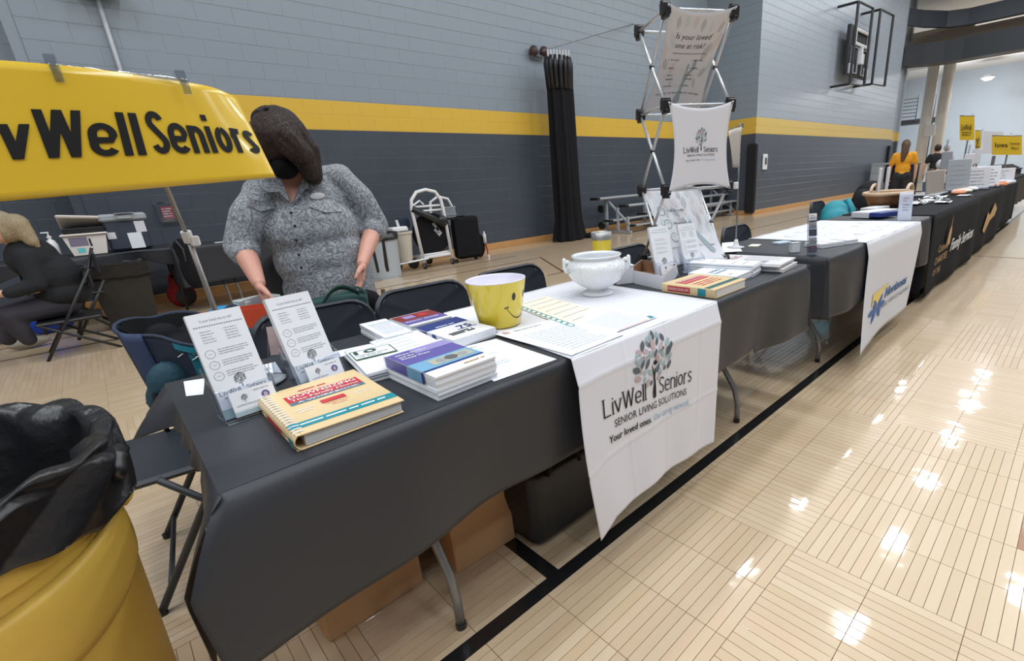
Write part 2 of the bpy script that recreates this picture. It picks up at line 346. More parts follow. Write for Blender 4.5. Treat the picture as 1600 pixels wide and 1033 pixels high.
def copy_tree(o, name=None):
    c = o.copy(); C.objects.link(c)
    for ch in [k for k in C.objects if k.parent == o]:
        d = ch.copy(); C.objects.link(d); d.parent = c
        for g in [k for k in C.objects if k.parent == ch]:
            e = g.copy(); C.objects.link(e); e.parent = d
    return c
_tc = {}
def tgeo(s, bold=0.0, sx=1.0, shear=0.0):
    bold = 0.0
    k = (s, bold, sx, shear)
    if k not in _tc:
        cu = bpy.data.curves.new('t', 'FONT'); cu.body = s; cu.size = 1.0; cu.resolution_u = 2; cu.offset = bold; cu.shear = shear; cu.fill_mode = 'FRONT'
        o = bpy.data.objects.new('t', cu); C.objects.link(o); dg = bpy.context.evaluated_depsgraph_get(); me = o.evaluated_get(dg).to_mesh()
        vs = [(v.co.x * sx, v.co.y) for v in me.vertices]; fs = [tuple(p.vertices) for p in me.polygons]
        o.to_mesh_clear() if hasattr(o, 'to_mesh_clear') else None
        bpy.data.objects.remove(o); bpy.data.curves.remove(cu)
        xs = [v[0] for v in vs]; ys = [v[1] for v in vs]; _tc[k] = (vs, fs, min(xs), max(xs), min(ys), max(ys))
    return _tc[k]
def text(mb, s, fn, x, y, h=None, w=None, align='L', bold=0.0, sx=1.0, shear=0, mi=0):
    """prints s with its baseline at (x, y) of the surface fn(u, v); h = cap height, w = overall width"""
    vs, fs, x0, x1, y0, y1 = tgeo(s, bold, 1.0, shear)
    k = (h / 0.70) if h else w / (x1 - x0); kx = (w / (x1 - x0)) if w else k * sx; W = (x1 - x0) * kx
    ox = x - (0 if align == 'L' else W / 2 if align == 'C' else W)
    if not bold: mb.add([fn(ox + (a - x0) * kx, y + b * k) for a, b in vs], fs, mi); return
    o0 = V(fn(ox, y)); ax = V(fn(ox + kx * .5, y)) - o0; ay = V(fn(ox, y + k * .5)) - o0; nn = ax.cross(ay).normalized() * ay.length * .02
    for q in (-1, 0, 1):   # heavier print: the same outline laid down three times side by side
        mb.add([V(fn(ox + (a - x0) * kx + q * .014 * kx, y + b * k)) + nn * (q + 1) for a, b in vs], fs, mi)
def plane(O, U, Vv, e=.0006):
    O, U, Vv = V(O), V(U).normalized(), V(Vv).normalized(); N = U.cross(Vv).normalized()
    return lambda a, b, d=0.0: O + U * a + Vv * b + N * (e + d)
def prect(mb, fn, x0, y0, x1, y1, mi=0, n=1):
    for i in range(n):
        a = x0 + (x1 - x0) * i / n; b = x0 + (x1 - x0) * (i + 1) / n; mb.poly([fn(a, y0), fn(b, y0), fn(b, y1), fn(a, y1)], mi)
def ppoly(mb, fn, pts, mi=0): mb.poly([fn(a, b) for a, b in pts], mi)
def pring(mb, fn, cx, cy, r, t, mi=0, n=20, a0=0, a1=2 * PI, sy=1):
    for i in range(n):
        p, q = a0 + (a1 - a0) * i / n, a0 + (a1 - a0) * (i + 1) / n
        mb.poly([fn(cx + (r + d) * math.cos(k), cy + (r + d) * math.sin(k) * sy) for k, d in ((p, -t / 2), (q, -t / 2), (q, t / 2), (p, t / 2))], mi)
def pdisc(mb, fn, cx, cy, r, mi=0, n=16, sy=1): mb.poly([fn(cx + r * math.cos(2 * PI * i / n), cy + r * sy * math.sin(2 * PI * i / n)) for i in range(n)], mi)
def lines(mb, fn, x0, x1, ys, h, mi=0, rnd=.25, seed=1):
    r = random.Random(seed)
    for y in ys:     # illegible small print: word-length dashes
        x = x0; end = x1 - (x1 - x0) * rnd * r.random()
        while x < end:
            wl = min((.5 + r.random() * 2.2) * h * 3, end - x); prect(mb, fn, x, y, x + wl, y + h, mi); x += wl + h * .9
def leaf(mb, fn, x, y, ang, L, W, mi=0, n=6):
    ca, sa = math.cos(ang), math.sin(ang); pts = []
    for i in range(n + 1): t = i / n; pts.append((t * L, W / 2 * math.sin(PI * t) ** .85))
    for i in range(n - 1, 0, -1): t = i / n; pts.append((t * L, -W / 2 * math.sin(PI * t) ** .85))
    mb.poly([fn(x + (a - L / 2) * ca - b * sa, y + (a - L / 2) * sa + b * ca) for a, b in pts], mi)
LEAVES = [(-.02,.98,80,.16,.07,1),(.04,1.0,95,.2,.08,0),(.16,.97,100,.18,.08,1),(.27,.92,105,.17,.08,0),(-.12,.92,75,.18,.08,1),(-.25,.85,70,.22,.09,0),(.37,.8,60,.2,.08,1),(.42,.66,65,.32,.12,0),(.45,.48,70,.2,.08,1),(.43,.32,60,.2,.09,0),
 (-.4,.62,100,.28,.14,1),(-.36,.76,-35,.14,.09,2),(-.2,.74,-10,.14,.09,2),(-.28,.64,110,.1,.05,2),(-.45,.42,-35,.2,.13,0),(-.42,.24,-30,.17,.12,2),(-.3,.5,70,.2,.07,0),(-.17,.48,68,.24,.08,0),(-.1,.86,110,.15,.08,0),(.0,.82,88,.26,.1,2),(.12,.86,68,.16,.06,0),(.2,.78,45,.18,.07,2),(.23,.7,68,.12,.04,0),
 (-.08,.66,115,.18,.1,1),(.04,.65,78,.2,.06,0),(.1,.52,98,.18,.09,2),(.16,.66,110,.13,.06,1),(.25,.58,112,.16,.08,1),(.18,.42,62,.16,.07,1),(.28,.38,60,.14,.05,1),(.1,.32,70,.2,.08,0),(.17,.24,108,.18,.08,1),(.3,.28,80,.12,.06,0),(-.25,.32,0,.1,.08,1),(-.1,.28,125,.2,.08,1),(-.25,.18,88,.14,.06,1),(-.17,.08,72,.2,.08,2),(-.08,.06,75,.12,.06,0),(.12,.12,70,.14,.06,2),(-.34,.36,80,.1,.05,2),(.36,.52,80,.14,.05,1),(-.2,.6,60,.16,.05,1)]
def tree_logo(mb, fn, cx, cy, s, mis=(0, 1, 2), tk=3, trunk=True):
    """the leafy tree: leaf colours mis, trunk material tk; (cx, cy) foot of the crown, s its height"""
    for x, y, a, L, W, c in LEAVES: leaf(mb, fn, cx + x * s * .9, cy + y * s, math.radians(a), L * s, W * s, mis[c])
    if trunk:
        ppoly(mb, fn, [(cx + a * s, cy + b * s) for a, b in ((-.03, -.28), (.01, -.30), (.05, -.26), (.045, -.05), (.025, .15), (.035, .30), (.01, .38), (.005, .24), (-.05, .44), (-.055, .40), (-.02, .2), (-.005, .02), (-.035, -.14))], tk)
        pdisc(mb, fn, cx + .03 * s, cy + .46 * s, .05 * s, tk, 10)

# drawn letters: condensed bold strokes or thin strokes with serifs
def _arc(cx, cy, rx, ry, a0, a1, n=10): return [(cx + rx * math.cos(math.radians(a0 + (a1 - a0) * i / n)), cy + ry * math.sin(math.radians(a0 + (a1 - a0) * i / n))) for i in range(n + 1)]
def glyph(c, w):   # strokes as centre lines; w = stroke width; returns (strokes, advance, stem feet)
    h = w / 2; X = .70
    if c == 'L': return [[(h, 1), (h, h), (h, h)], [(0, h), (.40, h)]], .44, [(h, 1), ]
    if c == 'i': return [[(h, 0), (h, X)], [(h, .84), (h, .84 + w * 1.05)]], w, [(h, 0)]
    if c == 'l': return [[(h, 0), (h, 1)]], w, [(h, 0)]
    if c == 'v': return [[(h * .9, X), (.21, 0)], [(.42 - h * .9, X), (.21, 0)]], .42, [(h * .9, X), (.42 - h * .9, X)]
    if c == 'W': return [[(h * .9, 1), (.19, 0)], [(.345, 1), (.19, 0)], [(.345, 1), (.50, 0)], [(.69 - h * .9, 1), (.50, 0)]], .69, [(h * .9, 1), (.69 - h * .9, 1)]
    if c == 'e': return [[(.04 + h * .3, .36), (.38 - h, .36)] + _arc(.20, .48, .18 - h * .0 - .02, .22 - h * .35, 0, 180, 10)[0:] + _arc(.20, .24, .16, .24 - h, 180, 330, 10)], .40, []
    if c == 'o': return [_arc(.20, X / 2, .20 - h, X / 2 - h, 90, 450, 22)], .40, []
    if c == 'n': return [[(h, 0), (h, X)], [(h, X - .20)] + _arc(.20, .46, .20 - h, .24 - h, 160, 0, 8) + [(.40 - h, 0)]], .40, [(h, 0), (.40 - h, 0)]
    if c == 'r': return [[(h, 0), (h, X)], [(h, .42)] + _arc(.20, .44, .16, .26 - h, 170, 75, 6)], .27, [(h, 0)]
    if c == 's': return [_arc(.17, .53, .17 - h, .17 - h, 20, 230, 9) + _arc(.17, .17, .17 - h, .17 - h, 50, -160, 9)], .34, []
    if c == 'S': return [_arc(.21, .76, .21 - h, .24 - h, 15, 230, 10) + _arc(.21, .25, .21 - h, .25 - h, 50, -165, 10)], .42, []
    return [], .22, []
def ribbon(mb, fn, pts, w, mi):
    q = [pts[0]]
    for p in pts[1:]:
        if math.hypot(p[0] - q[-1][0], p[1] - q[-1][1]) > 1e-4: q.append(p)
    if len(q) < 2: return
    L_, R_ = [], []
    for i, p in enumerate(q):
        a = q[max(i - 1, 0)]; b = q[min(i + 1, len(q) - 1)]; dx, dy = b[0] - a[0], b[1] - a[1]; l = math.hypot(dx, dy) or 1; nx, ny = -dy / l * w / 2, dx / l * w / 2
        L_.append((p[0] + nx, p[1] + ny)); R_.append((p[0] - nx, p[1] - ny))
    for i in range(len(q) - 1): mb.poly([fn(*R_[i]), fn(*R_[i + 1]), fn(*L_[i + 1]), fn(*L_[i])], mi)
def lettering(mb, s, fn, x, y, h, w, stroke=.165, gap=.07, serif=False, mi=0):
    """s drawn from strokes, baseline (x, y), cap height h, overall width w in the surface's own units"""
    tot = 0
    for c in s: tot += glyph(c, stroke)[1] + gap
    k = w / (tot - gap); cx_ = 0
    for c in s:
        st, adv, feet = glyph(c, stroke)
        g = lambda a, b, o=cx_: fn(x + (o + a) * k, y + b * h)
        for q in st:
            if len(q) == 2 and abs(q[0][0] - q[1][0]) < 1e-6: a, b = q; mb.poly([g(a[0] - stroke / 2, a[1]), g(a[0] + stroke / 2, a[1]), g(b[0] + stroke / 2, b[1]), g(b[0] - stroke / 2, b[1])], mi)
            elif c in 'vW' : # slanted strokes end flat on the lines
                (a, b), (c2, d2) = q; hw = stroke / 2 * 1.04; mb.poly([g(c2 - hw, d2), g(c2 + hw, d2), g(a + hw, b), g(a - hw, b)], mi)
            else: ribbon(mb, g, q, stroke, mi)
        if serif:
            for fx, fy in feet:
                yy = fy - .02 if fy > .5 else fy - .01; mb.poly([g(fx - stroke * 1.3, yy), g(fx + stroke * 1.3, yy), g(fx + stroke * 1.3, yy + .035), g(fx - stroke * 1.3, yy + .035)], mi)
            if c in 'lL': mb.poly([g(stroke / 2 - stroke * 1.1, .965), g(stroke * .6, .965), g(stroke * .6, 1), g(stroke / 2 - stroke * 1.1, 1)], mi)
        cx_ += adv + gap
# ================================================================== SETTING
# strips near the camera are pieces of the floor
def parity(x, y): return (math.floor((x - FX0) / PIT / 5) + math.floor((y - FY0) / PIT / 5)) % 2
B0, B1, D0, D1 = -5, 19, -5, 9          # block range with real strips
hx0, hx1, hy0, hy1 = FX0 + B0 * PIT, FX0 + B1 * PIT, FY0 + D0 * PIT, FY0 + D1 * PIT
f = MB(); XA, XB, YA, YB = -9, 46, -9, 14
for a, b, c, d, z in ((XA, YA, hx0, YB, 0), (hx1, YA, XB, YB, 0), (hx0, YA, hx1, hy0, 0), (hx0, hy1, hx1, YB, 0)):
    f.add([(a, b, z), (c, b, z), (c, d, z), (a, d, z)], [(0, 1, 2, 3)])
floor = struct(f.build('floor', MAPLE))
sb = MB(); sb.box(((hx0 + hx1) / 2, (hy0 + hy1) / 2, -.014), (hx1 - hx0 + .02, hy1 - hy0 + .02, .02)); sb.build('subfloor', JOINT, floor)
def strip_verts(L, W, g=.00045, b=.0006):
    x, y = L / 2 - g, W / 2 - g
    return [(-x, -y, -.005), (x, -y, -.005), (x, y, -.005), (-x, y, -.005), (-x, -y, -b), (x, -y, -b), (x, y, -b), (-x, y, -b), (-x + b, -y + b, 0), (x - b, -y + b, 0), (x - b, y - b, 0), (-x + b, y - b, 0)]
SF = [(0, 1, 5, 4), (1, 2, 6, 5), (2, 3, 7, 6), (3, 0, 4, 7), (4, 5, 9, 8), (5, 6, 10, 9), (6, 7, 11, 10), (7, 4, 8, 11), (8, 9, 10, 11)]
SW = PIT / NS
smx = MB().add(strip_verts(PIT, SW), SF).build('wood_strip', MAPLE, floor); smy = MB().add([(y, x, z) for x, y, z in strip_verts(PIT, SW)], [q[::-1] for q in SF]).build('wood_strip', MAPLE, floor)
def proj(p):
    c = CR.transposed() @ (V(p) - V((0, 0, CAMZ)))
    return (CX + FPX * c.x / -c.z, CY - FPX * c.y / -c.z) if c.z < -.05 else None
cand = []
for i in range(B0, B1):
    for j in range(D0, D1):
        bx, by = FX0 + i * PIT, FY0 + j * PIT; par = parity(bx + .01, by + .01)
        for k in range(NS):
            o = (k + .5) * SW; p = (bx + o, by + PIT / 2) if par else (bx + PIT / 2, by + o)
            q = proj((p[0], p[1], 0)); vis = q and -20 < q[0] < 1620 and -20 < q[1] < 1060
            if vis and p[1] > .93 and p[0] > .0 and p[0] < 1.45: vis = q[1] > 1033 - (q[0] - 380) * .66   # under the cloth
            cand.append((0 if vis else 1, math.hypot(math.hypot(p[0], p[1]), CAMZ), p, par))
cand.sort(key=lambda c: (c[0], c[1])); rest = MB(); PATCH = at(1597, 832, z=0); PATCHED = []; PATCHM = mat('brown_wood_patch', srgb(150, 100, 66), .3, coat=.5, bump=.1)
for n, (_, _, p, par) in enumerate(cand):
    if n < 298:
        o = (smy if par else smx).copy(); C.objects.link(o); o.location = (p[0], p[1], 0)
        if math.hypot(p[0] - PATCH.x, p[1] - PATCH.y) < .019: o.data = o.data.copy(); o.data.materials[0] = PATCHM; o['label'] = 'brown replacement strip at the right edge'; PATCHED.append(o)
    else:
        vs = strip_verts(PIT, SW); vs = [(y, x, z) for x, y, z in vs] if par else vs
        rest.add([(x + p[0], y + p[1], z) for x, y, z in vs], [q[::-1] for q in SF] if par else SF)
for o in (smx, smy): bpy.data.objects.remove(o)
stuff(rest.build('far_wood_strips', MAPLE, floor))
# painted lines
def fline(a, b, w, m, name='trim_1', z=.0012):
    a = V((*a[:2], 0)); b = V((*b[:2], 0)); n = (b - a).normalized().cross(V((0, 0, 1))) * w / 2
    mb = MB(); mb.add([p + V((0, 0, zz)) for zz in (z, .0002) for p in (a - n, b - n, b + n, a + n)], [(0, 1, 2, 3), (0, 4, 5, 1), (1, 5, 6, 2), (2, 6, 7, 3), (3, 7, 4, 0)]); return struct(mb.build(name, m))
fline((-.6, .975), (30, .985), .05, BLACKLINE, 'trim_1'); fline((.765, 1.0), (.765, 1.9), .05, BLACKLINE, 'trim_2')
fline((-4, 6.5), (5.4, 6.5), .03, THINLINE, 'trim_3'); fline((-4, 7.1), (5.32, 7.1), .03, THINLINE, 'trim_4')
fline((5.38, 6.5), (4.6, 5.08), .03, THINLINE, 'trim_5'); fline((4.3, 5.08), (26, 5.08), .03, THINLINE, 'trim_6'); fline((7.95, 1.0), (7.95, -6), .03, THINLINE, 'trim_7')
# walls of concrete block: every course has its joints
BH, BW = .205, .41
def block(mb, fn, x, z, w=BW, h=BH, j=.004, d=.003):
    a = [(x, z), (x + w, z), (x + w, z + h), (x, z + h)]; b = [(x + .0003, z + j), (x + w - .0003, z + j), (x + w - .0003, z + h - j), (x + .0003, z + h - j)]; c2 = [(x + .0009, z + j + d), (x + w - .0009, z + j + d), (x + w - .0009, z + h - j - d), (x + .0009, z + h - j - d)]
    mb.add([fn(p[0], p[1], -d * .5) for p in a] + [fn(p[0], p[1], -d) for p in b] + [fn(p[0], p[1], 0) for p in c2], [(0, 1, 5, 4), (1, 2, 6, 5), (2, 3, 7, 6), (3, 0, 4, 7), (4, 5, 9, 8), (5, 6, 10, 9), (6, 7, 11, 10), (7, 4, 8, 11), (8, 9, 10, 11)])
def blockwall(name, fn, x0, x1, z1, m, singles=0, cam_x=0):
    wb = MB(); wb.add([fn(x0, 0, -.004), fn(x1, 0, -.004), fn(x1, 8.2, -.004), fn(x0, 8.2, -.004)], [(0, 1, 2, 3)])
    wb.add([fn(x0, 0, -.2), fn(x1, 0, -.2), fn(x1, 8.2, -.2), fn(x0, 8.2, -.2)], [(3, 2, 1, 0)])
    wall = struct(wb.build(name, m)); bl = []; r = 0; z = .12
    while z < z1:
        x = x0 - (BW / 2 if r % 2 else 0)
        while x < x1 - .01:
            a, b = max(x, x0), min(x + BW, x1)
            if b - a > .03: bl.append((abs((a + b) / 2 - cam_x) + abs(z - 1.6) * .8, a, z, b - a))
            x += BW
        z += BH; r += 1
    bl.sort(); rest = MB()
    for n, (_, a, z, ww) in enumerate(bl):
        if n < singles: mb = MB(); block(mb, fn, a, z, ww); mb.build('concrete_block', m, wall)
        else: block(rest, fn, a, z, ww)
    if rest.v: stuff(rest.build('far_concrete_blocks', m, wall))
    return wall
WY, WX0, WX1, BY, BX1 = 8.40, .05, 13.62, 6.80, 26.6
blockwall('wall_back', lambda x, z, d: V((x, WY - d, z)), WX0, WX1, 5.2, WALLP, 300, 4.5)
blockwall('wall_recess', lambda x, z, d: V((x, 8.75 - d, z)), -4.5, WX0 - .0, 4.4, WALLP)
blockwall('wall_return', lambda x, z, d: V((WX1 - d, WY - x, z)), 0.0, WY - BY, 7.0, WALLP)
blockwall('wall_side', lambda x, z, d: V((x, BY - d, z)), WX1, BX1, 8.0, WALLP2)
s = MB().box((WX0 - .05, 8.6, 4.1), (.1, .38, 8.2)).build('wall_jamb', WALLP); struct(s)
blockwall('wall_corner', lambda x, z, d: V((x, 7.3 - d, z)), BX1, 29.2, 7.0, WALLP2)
struct(MB().box((29.2 + .1, 9, 4.1), (.2, 3.6, 8.2)).build('wall_pier', WALLP2))
for nm, c, d in (('baseboard_back', ((WX0 + WX1) / 2, WY - .012, .06), (WX1 - WX0, .024, .12)), ('baseboard_recess', (-2.2, 8.738, .06), (4.5, .024, .12)), ('baseboard_return', (WX1 - .012, (WY + BY) / 2 - .0, .06), (.024, WY - BY, .12)), ('baseboard_side', ((WX1 + BX1) / 2, BY - .012, .06), (BX1 - WX1, .024, .12))):
    struct(MB().box(c, d, bev=.006).build(nm, BASEW))
struct(MB().box((18, 2.5, 8.35), (56, 25, .2)).build('ceiling', CEILM))
struct(MB().box((45, 2, 4.1), (.2, 26, 8.4)).build('wall_far', FARW))
struct(MB().box((37, 12, 4.1), (16, .2, 8.4)).build('wall_alcove', FARW))
# ceiling lamps of the gym
fix = None
for lx in LX:
    for ly in LY:
        if fix is None:
            t = thing('ceiling_light', 'high bay ceiling light over the gym floor', 'ceiling light', (lx, ly, LAMP_Z), 'ceiling lights above the gym')
            MB().box((lx, ly, LAMP_Z + .06), (.85, .6, .1), bev=.02).build('housing', LGREY, t); h = MB()
            for s in (-.3, .3): h.tube([(lx + s, ly, LAMP_Z + .1), (lx + s, ly, 8.25)], .008, 6)
            h.build('hanger', STEEL, t); fix = t
        else: c = copy_tree(fix); c.location = (lx, ly, LAMP_Z)
# elevated track and far structure
def arcband(name, x0, zc, hh, th, m, ys, curve):
    mb = MB(); n = 24
    def fn(u, v):
        y = ys[0] + (ys[1] - ys[0]) * u; return V((x0 - curve * max(0, (y - 5.2)) ** 2, y, zc - hh / 2 + hh * v))
    mb.slab(fn, n, 1, (th, 0, 0)); return struct(mb.build(name, m, smooth=False))
arcband('trim_8', 30.2, 5.75, .85, .9, mat('dark_track_edge', srgb(44, 48, 54), .6), (-9, 7.2), .25)
struct(MB().tube([(30.0, -9, 5.85), (30.0, 7.3, 5.85)], .32, 12).build('trim_9', mat('dark_pipe_pad', srgb(52, 56, 62), .45), smooth=True))
arcband('trim_10', 29.6, 6.95, .62, .35, mat('slate_rail_pad', srgb(52, 58, 66), .6), (-9, 7.2), .9)
struct(MB().box((31.4, -1, 6.5), (1.5, 17, .55)).build('wall_balcony', BEIGE))
struct(MB().box((31.0, 6.4, 6.55), (.3, 2.4, 1.0)).build('wall_soffit', BEIGE))
cols = []
for k, (x, y) in enumerate(((34.0, 7.15), (34.0, 6.45))):
    t = thing('support_column', ('left' if k == 0 else 'right') + ' one of the two cream round columns under the running track', 'column', (x, y, 0))
    MB().tube([(x, y, .0), (x, y, 6.6)], .27, 20).build('shaft', COLUMNM, t, smooth=True); MB().lathe([(.3, 0), (.3, .1), (.27, .12)], (x, y, 0), 20).build('collar', LGREY, t)
tag(MB().box((33.62, 6.8, 2.7), (.18, .5, .55), bev=.03).build('utility_box', WHTPL), 'white box fixed between the two cream columns', 'box')
# stair landing, ladder
t = thing('ladder', 'dark steel ladder with handrails behind the columns', 'ladder', (38, 7.9, 0))
p = MB()
for dy in (-.25, .25): p.tube([(38, 7.9 + dy, 0), (38, 7.9 + dy, 4.9)], .03, 6)
p.build('rail', DGREY, t)
for k in range(14): MB().tube([(38, 7.65, .4 + k * .3), (38, 8.15, .4 + k * .3)], .022, 6).build('rung', DGREY, t)
t = thing('steel_landing', 'dark steel landing with railings near the far columns', 'landing', (38, 9.2, 3.4))
MB().box((38.4, 9.0, 3.5), (1.2, 3.2, .25)).build('platform', DGREY, t)
for k in range(6): MB().tube([(37.8, 8.5, 3.8 + k * .2), (37.8, 11, 3.8 + k * .2)], .025, 6).build('rail', DGREY, t)
for y in (8.5, 9.7, 10.9): MB().tube([(37.8, y, 3.5), (37.8, y, 5.0)], .03, 6).build('post', DGREY, t)
t = thing('wall_lamp', 'bright round lamp on the far ceiling', 'lamp', (41, 5.75, 5.6))
MB().lathe([(.05, .2), (.3, .05), (.34, -.05)], (41, 5.75, 5.75), 20).build('shade', LGREY, t, smooth=True)
MB().ell((41, 5.75, 5.68), (.27, .27, .12)).build('bulb', mat('lit_bulb', (1, 1, .98), .5, emit=9), t, smooth=True)
struct(MB().box((43, 1, 6.9), (4, 20, .2)).build('ceiling_far', CEILM))
ld = bpy.data.lights.new('far_light', 'POINT'); ld.energy = 900; ld.shadow_soft_size = .3; lo = bpy.data.objects.new('far_light', ld); C.objects.link(lo); lo.location = (40.6, 5.75, 5.2)
for k, (y, e) in enumerate(((0, 2200), (7.0, 1500))):
    ld = bpy.data.lights.new('far_light', 'AREA'); ld.size = 1.2; ld.energy = e; lo = bpy.data.objects.new('far_light', ld); C.objects.link(lo); lo.location = (37.5, y, 6.4)

# ---- things on the walls
t = thing('wall_pipe', 'grey conduit pipe running down the wall behind the yellow banner', 'pipe', (.78, WY - .05, 2))
MB().tube([(.78, WY - .05, 2.0), (.78, WY - .05, 3.5)], .022, 8).build('pipe', LGREY, t, smooth=True)
b = MB(); b.box((.78, WY - .16, 3.55), (.42, .32, .03)); b.box((.78, WY - .16, 3.7), (.40, .3, .02)); b.build('bracket', DGREY, t)
t = thing('call_box', 'clear plastic wall box with a red alarm inside, left of the woman', 'alarm box', (.79, WY - .05, 1.1))
MB().box((.79, WY - .045, 1.13), (.22, .09, .26), bev=.02).build('cover', ACRE, t); MB().box((.79, WY - .02, 1.13), (.12, .03, .15)).build('panel', REDP, t)
mb = MB(); fn = plane((.79, WY - .037, 1.13), (1, 0, 0), (0, 0, 1)); lines(mb, fn, -.05, .05, (-.05, -.02, .01, .04), .012); mb.build('print', WHTINK, t)
b = struct(MB().box((13.58, WY - 1.55, .98), (.10, .30, 1.86), bev=.03).build('trim_11', BLKPL))
b = struct(MB().box((26.3, BY - .06, .98), (.3, .10, 1.86), bev=.03).build('trim_12', BLKPL))
t = thing('wall_switch', 'white thermostat on the dark wall right of the display tower', 'switch', (14.2, BY, 1.4))
MB().box((14.2, BY - .03, 1.42), (.25, .05, .42), bev=.015).build('plate', WHTPL, t); MB().box((14.2, BY - .06, 1.44), (.08, .02, .18)).build('lever', DGREY, t)
# folded basketball hoop frame
t = thing('basketball_frame', 'black folded basketball backboard frame high on the grey wall', 'basketball hoop', (20.3, 6.3, 3.7))
Y = 6.42
def loop(x0, x1, z0, z1, y, dz=.0): return [(x0, y + .0, z0), (x0, y, z1), (x1, y - .0, z1 + dz), (x1, y, z0 + dz)]
for nm, pts in (('frame', loop(18.7, 20.1, 3.68, 5.95, 6.2, .05)), ('frame', loop(20.9, 22.4, 3.85, 6.1, 6.2, .05))):
    pp = MB(); pp.tube(pts, .045, 8, closed=True); pp.build(nm, BLKPL, t)
for x, z in ((18.7, 3.68), (18.7, 5.95), (20.9, 3.85), (20.9, 6.1)): MB().tube([(x, 6.2, z), (x, BY, z)], .04, 6).build('strut', BLKPL, t)
MB().box((20.0, 6.5, 4.75), (2.0, .12, 1.45), bev=.02).build('backboard', mat('dark_board', srgb(38, 38, 42), .5), t)
p = MB()
for a, b, c, d in ((19.3, 4.95, 20.6, 5.35), ): p.tube([(a, 6.38, b), (a, 6.38, d), (c, 6.38, d), (c, 6.38, b)], .05, 6, closed=True)
p.box((20.0, 6.38, 4.7), (.12, .1, .5)); p.box((20.0, 6.36, 4.55), (.3, .12, .3)); p.build('hoop_mount', WHTPL, t)
for k, x in enumerate((19.2, 20.7)): MB().box((x, 6.4, 4.2), (.34, .1, .3), bev=.03).build('pad', LGREY, t)
for k, x in enumerate((19.45, 20.55)):
    q = MB(); q.tube([(x - .33, 6.39, 4.1), (x - .33, 6.39, 4.85), (x + .3, 6.39, 4.85), (x + .3, 6.39, 4.1)], .025, 6, closed=True); q.build('bracket', GREYPL, t)
# gathered black divider curtain and its cable
t = thing('divider_curtain', 'tall gathered black curtain hanging beside the grey wall', 'curtain', (7.4, 7.9, 0))
def cur(u, v):
    a = 2 * PI * u; z = 3.35 * v + .02; k = 1 - .18 * v + (.25 * (1 - v * 8) if v < .125 else 0)
    r = 1 + .10 * math.sin(a * 9) + .05 * math.sin(a * 17 + z); return V((7.40 + .0 * z + .34 * k * r * math.cos(a), 7.88 + .2 * k * r * math.sin(a), z))
mb = MB(); mb.grid(cur, 96, 24); mb.build('folds', BLKFAB, t, smooth=True)
mb = MB()
for k in range(16):
    a = 2 * PI * k / 16; mb.tube([(7.40 + .26 * math.cos(a), 7.88 + .16 * math.sin(a), 2.95), (7.40 + .30 * math.cos(a), 7.88 + .19 * math.sin(a), 3.4), (7.40 + .27 * math.cos(a), 7.88 + .17 * math.sin(a), 3.52)], [.05, .04, .03], 6)
mb.build('heading', BLKPL, t, smooth=True)
for k in range(8): MB().tube([(7.12 + k * .08, 7.86, 3.5), (7.12 + k * .08, 7.86, 3.62 + .008 * k)], .014, 6).build('ring', WHTPL, t)
tag(MB().tube([(7.0, 7.87, 3.58), (10.4, 8.38, 4.64)], .008, 6).build('curtain_cable', STEEL), 'thin steel cable rising right from the curtain top', 'cable')
t = thing('cable_winch', 'small brown winch on the wall left of the curtain top', 'winch', (7.2, WY - .05, 3.6))
m = MB(); m.ell((7.15, WY - .1, 3.68), (.09, .09, .1)); m.ell((7.42, WY - .1, 3.7), (.09, .09, .1)); m.build('drum', mat('winch_brown', srgb(70, 50, 46), .5), t, smooth=True); MB().tube([(7.1, WY - .1, 3.6), (7.45, WY - .1, 3.6)], .03, 6).build('shaft', STEEL, t)
# bleachers
t = thing('bleacher', 'small aluminium three-row bleacher by the back wall', 'bleacher', (11, 7.7, 0))
for (y, z, x0) in ((7.95, .80, 8.35), (7.65, .60, 9.0), (7.35, .40, 9.3)):
    MB().box(((x0 + 14.6) / 2, y, z), (14.6 - x0, .24, .045), bev=.01).build('seat_plank', ALU, t); MB().box((x0 - .02, y, z), (.1, .245, .06), bev=.01).build('end_cap', BLKPL, t)
for (y, z, x0) in ((7.75, .30, 8.55), (7.45, .16, 9.0)):
    MB().box(((x0 + 14.6) / 2, y, z), (14.6 - x0, .24, .04), bev=.01).build('foot_plank', ALU, t); MB().box((x0 - .02, y, z), (.1, .245, .05), bev=.01).build('end_cap', BLKPL, t)
for x in (8.75, 10.2, 11.7, 13.4):
    m = MB(); m.bar((x, 8.0, 0.02), (x, 8.0, .79), .06); m.bar((x, 7.65, .05), (x, 7.65, .58), .05); m.bar((x, 7.35, .05), (x, 7.35, .38), .05); m.bar((x, 8.0, .04), (x, 7.25, .04), .05); m.bar((x, 8.0, .78), (x, 7.3, .2), .04); m.build('frame', GREYPL, t)
for z in (.12, .5):
    m = MB(); m.tube([(8.6, 8.05, z + .06), (8.66, 8.05, z + .06)], .09, 14); m.build('wheel', BLKPL, t, smooth=False)

